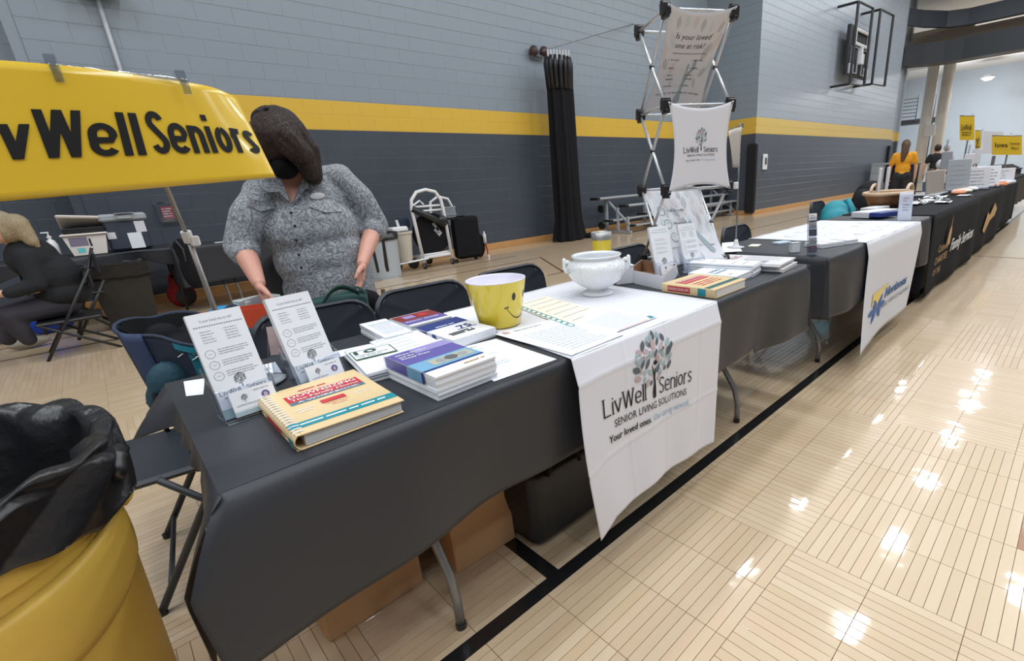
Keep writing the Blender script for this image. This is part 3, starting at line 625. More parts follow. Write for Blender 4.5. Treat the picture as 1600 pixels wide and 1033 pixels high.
# ================================================================== TABLES
TTOP = mat('grey_tabletop', srgb(120, 118, 114), .6)
def folding_table(label, x0, x1, y0=.93, y1=1.65, z=.745, fronts=None):
    t = thing('folding_table', label, 'table', ((x0 + x1) / 2, (y0 + y1) / 2, 0))
    MB().box(((x0 + x1) / 2, (y0 + y1) / 2, z - .022), (x1 - x0, y1 - y0, .04), bev=.01).build('tabletop', TTOP, t)
    for lx in fronts or (x0 + .4, x1 - .35):
        for s, yf, yt in ((1, y0 + .12, y0 + .24), (-1, y1 - .12, y1 - .24)):
            pts = [(lx, yt + .02 * s, z - .05), (lx, yt + .01 * s, .40), (lx, yt - .02 * s, .30), (lx, yf + .02 * s, .18), (lx, yf, .10), (lx, yf, 0.008)]
            MB().tube(pts, .0135, 12).build('leg', STEEL, t, smooth=True); MB().tube([(lx, yf, .0), (lx, yf, .02)], .0155, 10).build('rubber_foot', BLKPL, t)
        MB().tube([(lx, y0 + .24, .42), (lx, y1 - .24, .42)], .01, 8).build('crossbar', STEEL, t, smooth=True)
    return t
folding_table('near folding table with bent steel legs under the first black cloth', .05, 2.42, fronts=(.455, 2.06))
folding_table('folding table under the paper-covered second cloth, past the display tower', 2.72, 4.55, fronts=(3.12, 4.2))
ZT = .752
def wav(x, t, s=0): return (.006 + .022 * t) * math.sin(x * 5.3 + s) + .008 * t * math.sin(x * 17 + 2 * s)
def cloth_box(name, label, x0, x1, y0, y1, zh, m, seed=0, left=None, right=True, back=True, zt=ZT, hemfn=None, group=None, leftflare=0):
    t = thing(name, label, 'tablecloth', ((x0 + x1) / 2, y0, zt))
    mb = MB(); nx = max(8, int((x1 - x0) * 26))
    def top(u, v): x = x0 + (x1 - x0) * u; y = y0 + (y1 - y0) * v; return V((x, y, zt + .0006 * math.sin(x * 23 + seed) * math.sin(y * 19)))
    mb.slab(top, nx, 10, (0, 0, .002)); mb.build('top_sheet', m, t, smooth=False)
    xs_ = x0 - (.014 if left else 0)
    def front(u, v):
        x = xs_ + (x1 - xs_) * u; h = hemfn(u) if hemfn else zh; z = zt - .001 - (zt - h) * v; r = .012 * min(1, v * 12)
        fl = (leftflare * min(1, (zt - h) * v / .14) ** .8 - leftflare * .25 * v) * math.exp(-(max(0, x - x0) / .13) ** 1.3)
        return V((x - fl, y0 - r - wav(x, v, seed) * min(1, v * 5) - fl * .2, z))
    mb = MB(); mb.slab(front, nx * 2, 18, (0, -.0015, 0)); mb.build('front_drop', m, t, smooth=True)
    if back:
        mb = MB(); mb.slab(lambda u, v: V((x0 + (x1 - x0) * u, y1 + .012 * min(1, v * 12) + wav(x0 + u * (x1 - x0), v, seed + 2) * v, zt - .001 - .28 * v)), nx, 8, (0, .0015, 0)); mb.build('back_drop', m, t, smooth=True)
    for flag, xx, s in ((left, x0, -1), (right, x1, 1)):
        if flag:
            mb = MB(); mb.slab(lambda u, v: V((xx + s * (.010 * min(1, v * 12) + .03 * v * math.sin(u * 11) ** 2), y0 - (.012 + .03 * v) * (1 - u) ** 4 + (y1 - y0) * u, zt - .001 - (zt - (flag if flag is not True else zh)) * v)), 26, 14, (s * .0015, 0, 0)); mb.build('side_drop', m, t, smooth=True)
    return t
tc1 = cloth_box('black_tablecloth', 'black plastic cloth over the nearest table, under the brochures', .035, 2.44, .915, 1.66, .44, BLKCLOTH, 1, left=None, leftflare=.090, hemfn=lambda u: .445 + .01 * math.sin(u * 9) - (.03 if u > .8 else 0))
# bunched left end of the near cloth: a corner fold in front and a sticking-out flap at the back
def endf(u, v):
    y = .90 + .76 * u
    long_ = max(0, 1 - u / .22); flap = max(0, 1 - abs(u - .86) / .17)
    L = .04 + .28 * long_ ** .6 + .11 * flap; out = .012 + .075 * long_ * 1.0 + .085 * flap ** .8
    dd_ = (L - .06 * flap) * v; z = ZT - .001 - dd_ * (1 - .25 * flap * (1 - v)); ff = (.090 * min(1, dd_ / .14) ** .8 - .022 * v) * long_ ** .7; xx = .035 - ff - (.012 + .085 * flap ** .8) * (v ** (1.0 - .25 * flap)) - .006 * math.sin(u * 40) * v
    return V((xx, y - .02 * long_ * v, z))
mb = MB(); mb.slab(endf, 60, 14, (-.0015, 0, 0)); mb.build('end_flap', BLKCLOTH, tc1, smooth=True)

# white runner with the tree logo
RX0, RX1 = .815, 1.565
t = thing('white_table_runner', 'white runner with colourful tree logo draped over the near table', 'table runner', (1.15, .9, ZT))
mb = MB(); y_b = 1.665
def rtop(u, v):
    y = .895 + (y_b - .895) * v; xl = .815 + .06 * v; xr = 1.56 + .03 * v; x = xl + (xr - xl) * u
    return V((x, y, ZT + .0035 + .0012 * math.sin(x * 21 + y * 5) * math.sin(y * 13)))
mb.slab(rtop, 24, 24, (0, 0, .0012)); mb.build('top_cloth', WHTCLOTH, t, smooth=True)
def rfront(u, v, e=0):
    hem = .205 + .03 * math.sin(PI * u) * (1 - u) + (-.045 * max(0, 1 - u / .10))
    z = ZT + .003 - (ZT + .003 - hem) * v; xl = .815 + .035 * v - .02 * math.sin(PI * v); xr = 1.555 - .05 * v; x = xl + (xr - xl) * u
    fold = .010 * v * math.sin(u * 6.0 + .4) + .012 * v * math.exp(-u / .12) * math.sin(v * 3) + .004 * math.sin(u * 19) * v
    crease = .0022 * (math.exp(-((u - .27) / .006) ** 2) + math.exp(-((u - .56) / .006) ** 2) + math.exp(-((u - .83) / .006) ** 2) + math.exp(-((v - .13) / .008) ** 2) + math.exp(-((v - .60) / .008) ** 2))
    return V((x, .893 - .022 * min(1, v * 8) - .012 * v - fold - crease - e, z))
mb = MB(); mb.slab(rfront, 110, 70, (0, -.0012, 0)); mb.build('front_drop', WHTCLOTH, t, smooth=True)
def rfn(x, y, d=0):
    y += .060 - .085 * (x - .165); x -= .095
    return _rfn(x, y, d)
def _rfn(x, y, d=0):   # cloth coordinates in metres: x from the left edge, y = height
    return rfront(x / .72, (ZT - y) / (ZT - .215), .0024 + d)
mb = MB(); tree_logo(mb, lambda a, b, d=0: rfn(.418 + (a - .410) * 1.34, b, d), .410, .535, .158, (0, 1, 2), 3)
lettering(mb, 'LivWell', rfn, .178, .495, .056, .196, stroke=.074, gap=.07, serif=True, mi=3); lettering(mb, 'Seniors', rfn, .446, .495, .056, .190, stroke=.074, gap=.08, serif=True, mi=3)
text(mb, 'SENIOR LIVING SOLUTIONS', rfn, .222, .452, w=.385, h=.0245, mi=3)
text(mb, 'Your loved ones.', rfn, .192, .410, h=.023, w=.205, bold=.006, mi=3, shear=.12); text(mb, 'Our caring network.', rfn, .412, .410, h=.023, w=.215, mi=4, shear=.12)
mb.build('printed_logo', [SLEAF, BLEAF, PLEAF, INK, LBLUEINK], t)

# second cloth and the printed white cloth at the next stand
cloth_box('black_tablecloth', 'black plastic cloth over the second table, bunched at its near corner', 2.68, 4.62, .905, 1.62, .40, BLKCLOTH, 4, left=.42, hemfn=lambda u: .40 if u < .35 else .36)
t = thing('white_printed_cloth', 'white cloth with blue and yellow family service logo on the second table', 'tablecloth', (3.9, .9, ZT))
mb = MB(); mb.slab(lambda u, v: V((3.26 + .0 * v + (4.57 - 3.26) * u - .03 * v, .89 + .74 * v, ZT + .003 + .0015 * math.sin(u * 30 + v * 9))), 24, 16, (0, 0, .001)); mb.build('top_cloth', WHT2, t, smooth=True)
def hfront(u, v, e=0):
    z = ZT + .002 - (ZT - .10) * v; sk = -.17 * v ** 2; x = 3.26 + sk + (1.31 - .08 * v) * u
    return V((x, .888 - .02 * min(1, v * 8) - .02 * v * v - .05 * v * v * math.exp(-u / .2) - .006 * v * math.sin(u * 9) - e, z + .03 * v * u))
mb = MB(); mb.slab(hfront, 40, 30, (0, -.0012, 0)); mb.build('front_drop', WHT2, t, smooth=True)
hf = lambda x, y, d=0: hfront(x, 1 - y, .004 + d)
mb = MB()
ppoly(mb, hf, [(.14, .36), (.14, .48), (.44, .48), (.44, .45), (.32, .45), (.30, .39), (.26, .36)], 1)
for k in range(6): leaf(mb, hf, .26 + .10 * math.cos(k * 1.047), .30 + .055 * math.sin(k * 1.047), k * 1.047, .15, .06, 0)
text(mb, 'Horizons', hf, .40, .34, w=.42, h=.10, mi=0, shear=.2, bold=.01); text(mb, 'A FAMILY SERVICE ALLIANCE', hf, .32, .24, w=.60, h=.045, mi=2)
mb.build('printed_logo', [mat('blue_print', srgb(44, 98, 160), .5), mat('sun_yellow_print', srgb(236, 206, 110), .5), GREYINK], t)
for k in range(14):
    mb = MB()
    a = 3.4 + (k % 5) * .24; b = 1.0 + (k // 5) * .2 + .03 * (k % 2); mb.slab(lambda u, v: V((a + .17 * u, b + .05 * v, ZT + .0035 + .006 * math.sin(PI * u) * math.sin(PI * v))), 6, 4, (0, 0, .001))
    mb.build('wrinkle', WHT2, t, smooth=True)

# third table: plain cloth, then the long fitted black covers
cloth_box('black_tablecloth', 'short black plastic cloth right of the white printed cloth', 4.64, 5.03, .92, 1.62, .36, BLKCLOTH, 6)
def fitted(label, x0, x1, y0, zt=.76, seed=0):
    t = thing('fitted_table_cover', label, 'tablecloth', ((x0 + x1) / 2, y0, 0))
    MB().box(((x0 + x1) / 2, y0 + .36, zt - .01), (x1 - x0, .72, .02), bev=.006).build('top_panel', BLKFAB, t)
    mb = MB(); mb.slab(lambda u, v: V((x0 + (x1 - x0) * u, y0 - .004 - .012 * v * math.sin(u * 14 + seed) - .01 * v, zt - .004 - (zt - .05) * v)), 30, 10, (0, -.002, 0)); mb.build('front_panel', BLKFAB, t, smooth=True)
    mb = MB(); mb.slab(lambda u, v: V((x0 - .004 - .03 * v * (1 - u), y0 + .72 * u, zt - .004 - (zt - .05) * v)), 8, 10, (-.002, 0, 0)); mb.build('side_panel', BLKFAB, t, smooth=True); mb = MB(); mb.slab(lambda u, v: V((x1 + .004 + .03 * v * math.sin(u * 9) ** 2, y0 + .72 * u, zt - .004 - (zt - .05) * v)), 12, 10, (.002, 0, 0)); mb.build('side_panel', BLKFAB, t, smooth=True)
    return t
t = fitted('black fitted cover printed with gold tower logo and Family Services', 5.06, 7.45, .90, seed=1)
mb = MB(); fn = plane((5.06, .875, 0), (1, 0, 0), (0, 0, 1), .004)
text(mb, 'Catholic', fn, .30, .40, w=.42, h=.065, mi=0); text(mb, 'CHARITIES', fn, .22, .30, w=.52, h=.065, mi=0); text(mb, 'OF THE', fn, .22, .20, w=.30, h=.055, mi=0)
ppoly(mb, fn, [(.62, .42), (.78, .42), (.78, .55), (.74, .60), (.73, .72), (.715, .60), (.66, .55)], 0)
text(mb, 'Family', fn, .86, .34, w=.52, h=.12, mi=1, shear=.25, bold=.02); text(mb, 'Services', fn, 1.42, .34, w=.68, h=.12, mi=1, shear=.25, bold=.02)
mb.build('printed_logo', [GOLDINK, WHTINK], t)
t = fitted('farther black fitted cover printed with a small gold script logo', 7.5, 9.9, .92, seed=3)
mb = MB(); fn = plane((7.6, .895, 0), (1, 0, 0), (0, 0, 1), .004); ppoly(mb, fn, [(.5, .3), (.7, .52), (.9, .46), (1.2, .6), (1.5, .5), (1.4, .42), (1.0, .38), (.7, .25)], 0)
mb.build('printed_logo', [GOLDINK], t)
fitted('last black fitted cover in the row of tables, by the far signs', 9.95, 12.6, 1.0, seed=5)
t = thing('folding_table', 'distant folding table at the far end of the row', 'table', (14.5, 1.5, 0)); MB().box((14.5, 1.5, .74), (3.4, .75, .04), bev=.01).build('tabletop', BLKFAB, t); m = MB(); m.grid(lambda u, v: V((12.8 + 3.4 * u, 1.1 - .02 * math.sin(u * 30), .74 - .55 * v)), 30, 2); m.build('cloth_drop', mat('brown_cloth', srgb(60, 54, 46), .8), t)
# ================================================================== THINGS ON THE TABLES
class Fr:   # local frame: a across, b up the page, n out
    def __init__(s, O, U, Vv): s.O = V(O); s.U = V(U).normalized(); s.V = V(Vv).normalized(); s.N = s.U.cross(s.V).normalized()
    def p(s, a, b, n=0): return s.O + s.U * a + s.V * b + s.N * n
    def fn(s, e=.0006): return lambda a, b, d=0: s.p(a, b, e + d)
    def M(s): m = Matrix((s.U, s.V, s.N)).transposed().to_4x4(); m.translation = s.O; return m
def flat(x, y, z, ang): c, s = math.cos(math.radians(ang)), math.sin(math.radians(ang)); return Fr((x, y, z), (c, s, 0), (-s, c, 0))
def sheet(mb, fr, w, h, curl=0, z=.0004, mi=0, ph=0):
    mb.slab(lambda u, v: fr.p(w * u, h * v, z + curl * (abs(u - .5) * 2) ** 3 * (.5 + .5 * v) + curl * .3 * math.sin(v * 6 + ph)), 8, 8, fr.N * .0003, mi)

def rack_holder(fr, label, name='brochure_holder', mainprint=True, cards=True, hh=.235):
    """fr: a along the front edge, b depth away from it, n up"""
    t = thing(name, label, 'brochure holder', fr.O)
    lean = .34; w = .112
    back = Fr(fr.p(0, .052, .004), fr.U, fr.V * lean + fr.N)          # leaning back panel
    front = Fr(fr.p(0, .004, .004), fr.U, fr.V * lean + fr.N)
    a = MB(); a.box((w / 2, .045, -.0015), (w, .10, .0022), M=Matrix.Identity(4)); 
    m = MB(); m.box((w / 2, .030, .002), (w, .085, .0025), M=fr.M()); m.box((w / 2, .055, 0), (w, .11, .002), M=back.M()); m.build('back_and_base', ACR, t)
    m = MB(); m.box((w / 2, .035, 0), (w, .065, .002), M=front.M()); m.build('front_lip', ACR, t)
    for xx in (.0, w): m = MB(); m.prism([front.p(xx, 0), front.p(xx, .07), back.p(xx, .10), back.p(xx, 0)], fr.U * .002); m.build('side_wall', ACR, t)
    m = MB()
    for xx in (0, w): m.tube([front.p(xx, 0), front.p(xx, .07), back.p(xx, .112)], .0011, 5)
    m.tube([front.p(0, 0), front.p(w, 0)], .0013, 5); m.tube([back.p(.0, .112), back.p(w, .112)], .0012, 5); m.tube([front.p(0, .068), front.p(w * .33, .068), front.p(w * .40, .045), front.p(w * .60, .045), front.p(w * .67, .068), front.p(w, .068)], .0010, 5)
    m.build('edge', ACRE, t)
    # rack cards: a stack with a printed front one
    cf = Fr(fr.p(.005, .020, .005), fr.U, fr.V * lean + fr.N); cw = .102
    c = MB(); c.box((cw / 2, hh / 2, -.008), (cw, hh, .016), M=cf.M()); st = c.build('rack_cards', PAPER, t)
    p = MB(); fn = cf.fn(.0005)
    if mainprint:
        text(p, 'Is your loved one at risk?', fn, cw / 2, hh - .020, w=.06, h=.006, align='C', mi=1, shear=.15)
        for k in range(20): prect(p, fn, .007 + k * .0046, hh - .030, .007 + k * .0046 + .0028, hh - .0282, 0)
        for k in range(5): lines(p, fn, .014, .040, [hh - .041 - k * .006], .0013, 1, seed=k); lines(p, fn, .058, .086, [hh - .041 - k * .006], .0013, 1, seed=k + 9)
        for k, yy in enumerate((.145, .120, .095)):
            pring(p, fn, .018, yy, .009, .0009, 1, 16); text(p, 'STEP', fn, .018, yy - .001, w=.008, h=.0022, align='C', mi=1); lines(p, fn, .033, .094, (yy + .006, yy + .001, yy - .004), .0014, 1, seed=k + 3)
        tree_logo(p, fn, .052, .068, .024, (2, 2, 2), 2); lettering(p, 'LivWell', fn, .006, .052, .010, .040, stroke=.08, mi=2); lettering(p, 'Seniors', fn, .058, .052, .010, .038, stroke=.08, mi=2); text(p, 'SENIOR LIVING SOLUTIONS', fn, .012, .044, w=.076, h=.004, mi=2)
        prect(p, fn, 0, 0, cw, .022, 3)
    else:
        text(p, 'Is your loved one at risk?', fn, cw / 2, hh - .018, w=.07, h=.006, align='C', mi=1)
        prect(p, fn, .006, hh - .028, cw - .006, hh - .0265, 1)
        for k, yy in enumerate((.175, .155, .135, .115)): lines(p, fn, .02, .085, (yy, yy - .006), .0014, 4 if k < 2 else 1, seed=k)
        tree_logo(p, fn, .052, .055, .03, (2, 2, 2), 2); text(p, 'LivWell Seniors', fn, .016, .034, w=.07, h=.007, mi=1)
    p.build('print', [SLEAF, PALEINK, GREYINK, BLEAF, PLEAF], st)
    if cards:   # business cards in the front pocket
        bf = Fr(fr.p(.022, .004, .008), fr.U, fr.V * lean + fr.N)
        b = MB(); b.box((.043, .028, -.004), (.086, .055, .008), M=bf.M()); bc = b.build('business_cards', PAPER, t)
        p = MB(); fn = bf.fn(.0006); prect(p, fn, 0, 0, .086, .010, 0); prect(p, fn, 0, .012, .086, .0125, 0); tree_logo(p, fn, .026, .032, .013, (1, 1, 1), 1); text(p, 'LivWell Seniors', fn, .008, .021, w=.038, h=.004, mi=1)
        pdisc(p, fn, .066, .033, .008, 2); pdisc(p, lambda a, b, d=0: fn(a, b, .0003), .066, .032, .004, 3, sy=1.3); lines(p, fn, .046, .078, (.047,), .0016, 4); p.build('print', [BLEAF, GREYINK, PURP, PLEAF, PALEINK], bc)
    return t
O = at(345, 670, z=ZT); E1 = at(432, 637, z=ZT); d1 = (E1 - O); a1 = math.degrees(math.atan2(d1.y, d1.x))
O = V((O.x + .012, O.y + .004, ZT)); rack_holder(flat(O.x, O.y, ZT, a1 - 6), 'left clear brochure holder with white rack cards, at the end of the near table')
O2 = at(478, 619, z=ZT); rack_holder(flat(O2.x, O2.y, ZT, 10), 'clear brochure holder with rack cards directly behind the tan binder')
# folder of pink leaflets behind the second holder
t = thing('leaflet_holder', 'small clear stand with pink leaflets behind the second brochure holder', 'leaflet holder', (.30, 1.42, ZT))
fr = Fr((.245, 1.44, ZT), V((.85, -.5, 0)), V((.12, .2, .97))); m = MB(); m.box((.04, .055, -.002), (.08, .11, .004), M=fr.M()); m.tube([fr.p(0, 0), fr.p(0, .11)], .0014, 5); m.tube([fr.p(.0, 0, .04), fr.p(0, .11)], .0014, 5); m.build('stand', ACRE, t)
m = MB(); m.box((.04, .10, .002), (.076, .075, .003), M=fr.M()); m.build('leaflet', PLEAF, t)

def paper(name, label, corners, group=None, prints=None, m=PAPER, z=ZT + .001, cat='paper', thick=.0006):
    """one sheet: corners = front-left, front-right, back-right, back-left world xy"""
    c = [V((*q[:2], z)) for q in corners]
    def fn(u, v): return c[0] * (1 - u) * (1 - v) + c[1] * u * (1 - v) + c[2] * u * v + c[3] * (1 - u) * v
    mb = MB(); mb.slab(lambda u, v: fn(u, v) + V((0, 0, thick + .0006 * math.sin(u * 4) * math.sin(v * 3))), 6, 6, (0, 0, thick))
    if prints is None: o = mb.build(name, m); return tag(o, label, cat, group)
    t = thing(name, label, cat, c[0], group); mb.build('sheet', m, t)
    p = MB(); prints(p, lambda a, b, d=0: fn(a, b) + V((0, 0, thick + .0006 * math.sin(a * 4) * math.sin(b * 3) + .0005 + d))); p.build('print', [GREYINK, LBLUEINK, PLEAF, TEALINK, ORANGEP], t); return t
ORANGEP = mat('orange_print', srgb(232, 150, 110), .6)
P = lambda px, py, z=ZT: tuple(at(px, py, z=z))[:2]
paper('paper_slip', 'white paper slip under the left brochure holder', (P(291, 620), P(318, 617), P(320, 592), P(287, 597)))
paper('paper_slip', 'white paper slip between the two brochure holders', (P(400, 595), P(441, 583), P(430, 566), P(385, 578)), prints=lambda p, f: lines(p, f, .2, .8, (.5, .6), .03, 0))
# tan binder
xs0, xs1, ys0, ys1, bh = .165, .375, .955, 1.235, .030
t = thing('ring_binder', 'thick tan workbook with coil binding and red title, front left on the table', 'binder', (.27, 1.1, ZT), rz=0)
m = MB(); m.box(((xs0 + xs1) / 2 + .008, (ys0 + ys1) / 2, ZT + bh / 2 + .002), (xs1 - xs0 - .02, ys1 - ys0 - .008, bh - .006)); m.build('pages', PAGES, t)
m = MB(); m.box(((xs0 + xs1) / 2, (ys0 + ys1) / 2, ZT + .002), (xs1 - xs0, ys1 - ys0, .003), bev=.001); m.build('back_cover', TAN, t)
m = MB(); m.slab(lambda u, v: V((xs0 + .004 + (xs1 - xs0) * u, ys0 - .002 + (ys1 - ys0) * v, ZT + bh + .003 - .004 * u * (1 - v))), 8, 8, (0, 0, .002)); fc = m.build('front_cover', TAN, t)
m = MB(); m.slab(lambda u, v: V((xs0 + .012 - (.014) * math.sin(PI * u), ys0 - .002 + (ys1 - ys0) * v, ZT + .002 + (bh + .001) * (1 - math.cos(PI * u)) / 2)), 10, 6, (-.0015, 0, 0)); sp_ = m.build('spine', TAN, t, smooth=True)
fb = lambda a, b, d=0: V((xs0 + .004 + a, ys0 - .002 + b, ZT + bh + .003 - .004 * (a / .21) * (1 - b / .28) + .0006 + d))
p = MB(); prect(p, fb, .035, .175, .192, .222, 0); prect(p, lambda a, b, d=0: fb(a, b, .0002), .035, .158, .192, .176, 1)
fb2 = lambda a, b, d=0: fb(a, b, .0006)
text(p, 'DOWNSIZING', fb2, .042, .199, w=.143, h=.018, bold=.03, mi=2); text(p, 'The Family Home', fb2, .042, .181, w=.143, h=.012, bold=.01, mi=4); text(p, 'A WORKBOOK', fb2, .05, .162, w=.13, h=.009, bold=.01, mi=2)
prect(p, fb, 0, .030, .21, .060, 3); lines(p, fb2, .02, .19, (.042,), .006, 2, rnd=.05)
for k in range(5): prect(p, fb2, .085 + .004 * k, .125 - .003 * abs(k - 2), .135 - .004 * k, .140 - .001 * k, 0)
text(p, "WHAT'S IN", fb2, .03, .118, w=.038, h=.007, mi=2, bold=.01); text(p, 'SAVE', fb2, .035, .105, w=.028, h=.007, mi=2, bold=.01); text(p, 'WHAT TO', fb2, .150, .122, w=.038, h=.007, mi=2, bold=.01); text(p, 'LET GO', fb2, .153, .109, w=.03, h=.007, mi=2, bold=.01)
text(p, 'Organizer', fb2, .088, .108, w=.05, h=.006, mi=0, shear=.3); text(p, 'Guide', fb2, .098, .096, w=.03, h=.006, mi=0, shear=.3); lines(p, fb2, .07, .13, (.236,), .005, 0, rnd=.1)
p.build('cover_print', [REDP, SLATEP, WHTINK, TEALP, WHTPL], fc)
p = MB(); sf = lambda a, b, d=0: V((xs0 - .0045 - d, ys0 + a, ZT + .008 + b)); 
p.poly([V((xs0 - .0035, ys0 + .002, ZT + .006)), V((xs0 - .0045, ys0 + .002, ZT + .026)), V((xs0 - .0045, ys0 + .03, ZT + .026)), V((xs0 - .0035, ys0 + .03, ZT + .006))], 0); 
p.poly([V((xs0 - .0035, ys0 + .08, ZT + .008)), V((xs0 - .0045, ys0 + .08, ZT + .022)), V((xs0 - .0045, ys0 + .19, ZT + .022)), V((xs0 - .0035, ys0 + .19, ZT + .008))], 1); p.build('spine_print', [TEALP, REDP], sp_)
for k in range(17):
    yy = ys0 + .012 + k * .0158; m = MB(); m.tube([(xs0 + .022, yy, ZT + bh + .0035), (xs0 + .012, yy, ZT + bh + .0050), (xs0 + .002, yy, ZT + bh + .003)], .0016, 6); m.build('coil_loop', WHTPL, t)
def booklet_stack(name, label, fr, w, h, n, th, cover, group=None, cat='booklets', spine=None, jitter=.003, seed=0, topfn=None, bend=0, bevel=None, m=PAPER):
    """n booklets, each its own piece, in one stack; fr flat frame at the stack's front-left foot"""
    r = random.Random(seed); t = thing(name, label, cat, fr.O, group); last = None
    for k in range(n):
        dx, dy = (r.random() - .5) * jitter, (r.random() - .5) * jitter; z0 = k * th
        q = Fr(fr.p(dx, dy, z0), fr.U, fr.V)
        mb = MB(); mb.slab(lambda u, v: q.p(w * u, h * v, th * .94 + (bend * (v - .0) ** 2 * (n and (k + 1) / n))), 4, 6, fr.N * th * .9); o = mb.build('booklet', [m], t); last = (o, q)
    o, q = last
    if cover:
        p = MB(); f = lambda a, b, d=0: q.p(a, b, th * .94 + .0005 + bend * (b / h) ** 2 + d); cover(p, f); p.build('cover_print', INKS, o)
    if spine:
        p = MB(); f = lambda a, b, d=0: fr.p(-.0022 - d, a, b); spine(p, f, n * th); p.build('spine_print', INKS, o)
    return t
INKS = [GREYINK, NAVYP, PURP, SKYP, WHTINK, REDP, TEALP, GREENINK, INK, LBLUEINK, mat('bill_print', srgb(178, 176, 158), .6), mat('cream_band', srgb(236, 220, 180), .6), PALEINK, mat('maroon_print', srgb(130, 44, 44), .5), mat('lilac_print', srgb(150, 140, 196), .5), GOLDINK]
# the tall stack in front: rental... booklets in purple and blue
def cov_money(p, f):
    prect(p, f, 0, .125, .165, .235, 2); prect(p, f, 0, .055, .165, .126, 3); prect(p, f, 0, .046, .165, .057, 1); g = lambda a, b, d=0: f(a, b, .0004)
    prect(p, g, .06, .19, .165, .235, 14)
    h = lambda a, b, d=0: f(a, b, .0008)
    text(p, 'Where Grandma', h, .012, .205, w=.085, h=.012, mi=4, bold=.01); text(p, 'and the', h, .012, .187, w=.04, h=.011, mi=4, bold=.01); text(p, 'Money Went', h, .012, .169, w=.075, h=.012, mi=4, bold=.01)
    prect(p, g, .042, .070, .155, .112, 10); pdisc(p, h, .070, .091, .013, 12, sy=1.1); pdisc(p, h, .098, .091, .014, 0, sy=1.1); pdisc(p, h, .13, .091, .013, 12); pring(p, h, .098, .091, .016, .0015, 8); lines(p, h, .09, .15, (.020,), .006, 15)
def sp_money(p, f, H):
    for z0, z1 in ((H * .52, H),):
        prect(p, f, .125, z0, .235, z1, 2); prect(p, f, .057, z0, .125, z1, 3); prect(p, f, .046, z0, .057, z1, 1)
fr = flat(.452, .945, ZT + .001, 2); booklet_stack('booklet_stack', 'tall stack of purple and blue money booklets behind the tan binder', fr, .165, .25, 11, .0052, cov_money, spine=sp_money, seed=3, jitter=.004)
def cov_ten(p, f):
    g = lambda a, b, d=0: f(a, b, .0004); pts = [(.006, .125), (.006, .215), (.115, .215), (.115, .125)]
    for a, b in zip(pts, pts[1:] + pts[:1]): p.poly([f(a[0] - .0015, a[1] - .0015), f(b[0] + .0015, b[1] - .0015), f(b[0] + .0015, b[1] + .0015), f(a[0] - .0015, a[1] + .0015)], 7) if a[1] == b[1] else prect(p, f, a[0] - .0015, min(a[1], b[1]), a[0] + .0015, max(a[1], b[1]), 7)
    text(p, '10', g, .015, .178, w=.058, h=.030, mi=7, bold=.02); text(p, 'WARNING SIGNS', g, .012, .160, w=.085, h=.009, mi=7); text(p, 'OF AGING', g, .018, .145, w=.06, h=.008, mi=7); prect(p, g, .008, .127, .113, .137, 7); text(p, 'SENIOR LIVING', g, .02, .1285, w=.08, h=.006, mi=4)
fr = flat(.392, 1.185, ZT + .001, -8); booklet_stack('leaflet_stack', 'low stack of white leaflets titled 10 beside the second brochure holder', fr, .12, .245, 7, .0038, cov_ten, seed=5, jitter=.010)
def cov_plain(p, f): lines(p, f, .015, .095, [.04 + .013 * k for k in range(11)], .0022, 12, seed=2); prect(p, f, .01, .185, .095, .192, 9)
fr = flat(.548, 1.43, ZT + .001, -4); booklet_stack('leaflet_stack', 'tall stack of small white leaflets by the back edge, near the second chair', fr, .088, .24, 8, .0042, cov_plain, seed=8, jitter=.003)
def cov_lb(p, f): [ppoly(p, f, [(.01, y), (.10, y + .006), (.10, y + .008), (.01, y + .002)], 9) for y in (.06, .09, .12, .15, .18)]; prect(p, f, .0, .0, .13, .03, 11)
fr = flat(.50, 1.245, ZT + .001, -3); booklet_stack('booklet_stack', 'fanned pale blue booklets in the middle behind the money booklets', fr, .15, .20, 6, .0040, cov_lb, seed=9, jitter=.010, bend=.006)
paper('paper_strip', 'white strip leaflet with a small logo lying behind the leaflets titled 10', (P(524, 560), P(600, 545), P(588, 536), P(518, 551)), prints=lambda p, f: (prect(p, f, .25, .3, .5, .7, 1), prect(p, f, .7, .4, .9, .7, 2)))
def cov_red(p, f):
    prect(p, f, 0, .075, .15, .16, 13); prect(p, f, 0, .02, .15, .075, 2); g = lambda a, b, d=0: f(a, b, .0004); text(p, 'Senior Guide', g, .01, .05, w=.12, h=.014, mi=4, bold=.01); pdisc(p, g, .10, .12, .018, 5); prect(p, g, .03, .10, .07, .14, 14)
fr = flat(.665, 1.50, ZT + .001, 0); booklet_stack('booklet_stack', 'stack of purple and red guides at the back edge of the near table', fr, .15, .165, 5, .0058, cov_red, seed=4, jitter=.004)
def cov_75(p, f):
    prect(p, f, 0, .145, .155, .215, 1); g = lambda a, b, d=0: f(a, b, .0004); lines(p, g, .04, .11, (.155,), .006, 4); text(p, '75', g, .085, .085, w=.045, h=.032, mi=1, bold=.01); lines(p, g, .025, .11, (.055, .04), .010, 8, rnd=.05); prect(p, g, .07, .078, .14, .082, 1)
def sp_75(p, f, H): prect(p, f, .145, .006, .21, H, 1); prect(p, f, .095, .006, .115, H, 1)
fr = flat(.668, 1.235, ZT + .001, 3); booklet_stack('booklet_stack', 'curling navy and white booklets left of the yellow smiley bucket', fr, .155, .215, 6, .0050, cov_75, spine=sp_75, seed=6, jitter=.003, bend=.004)
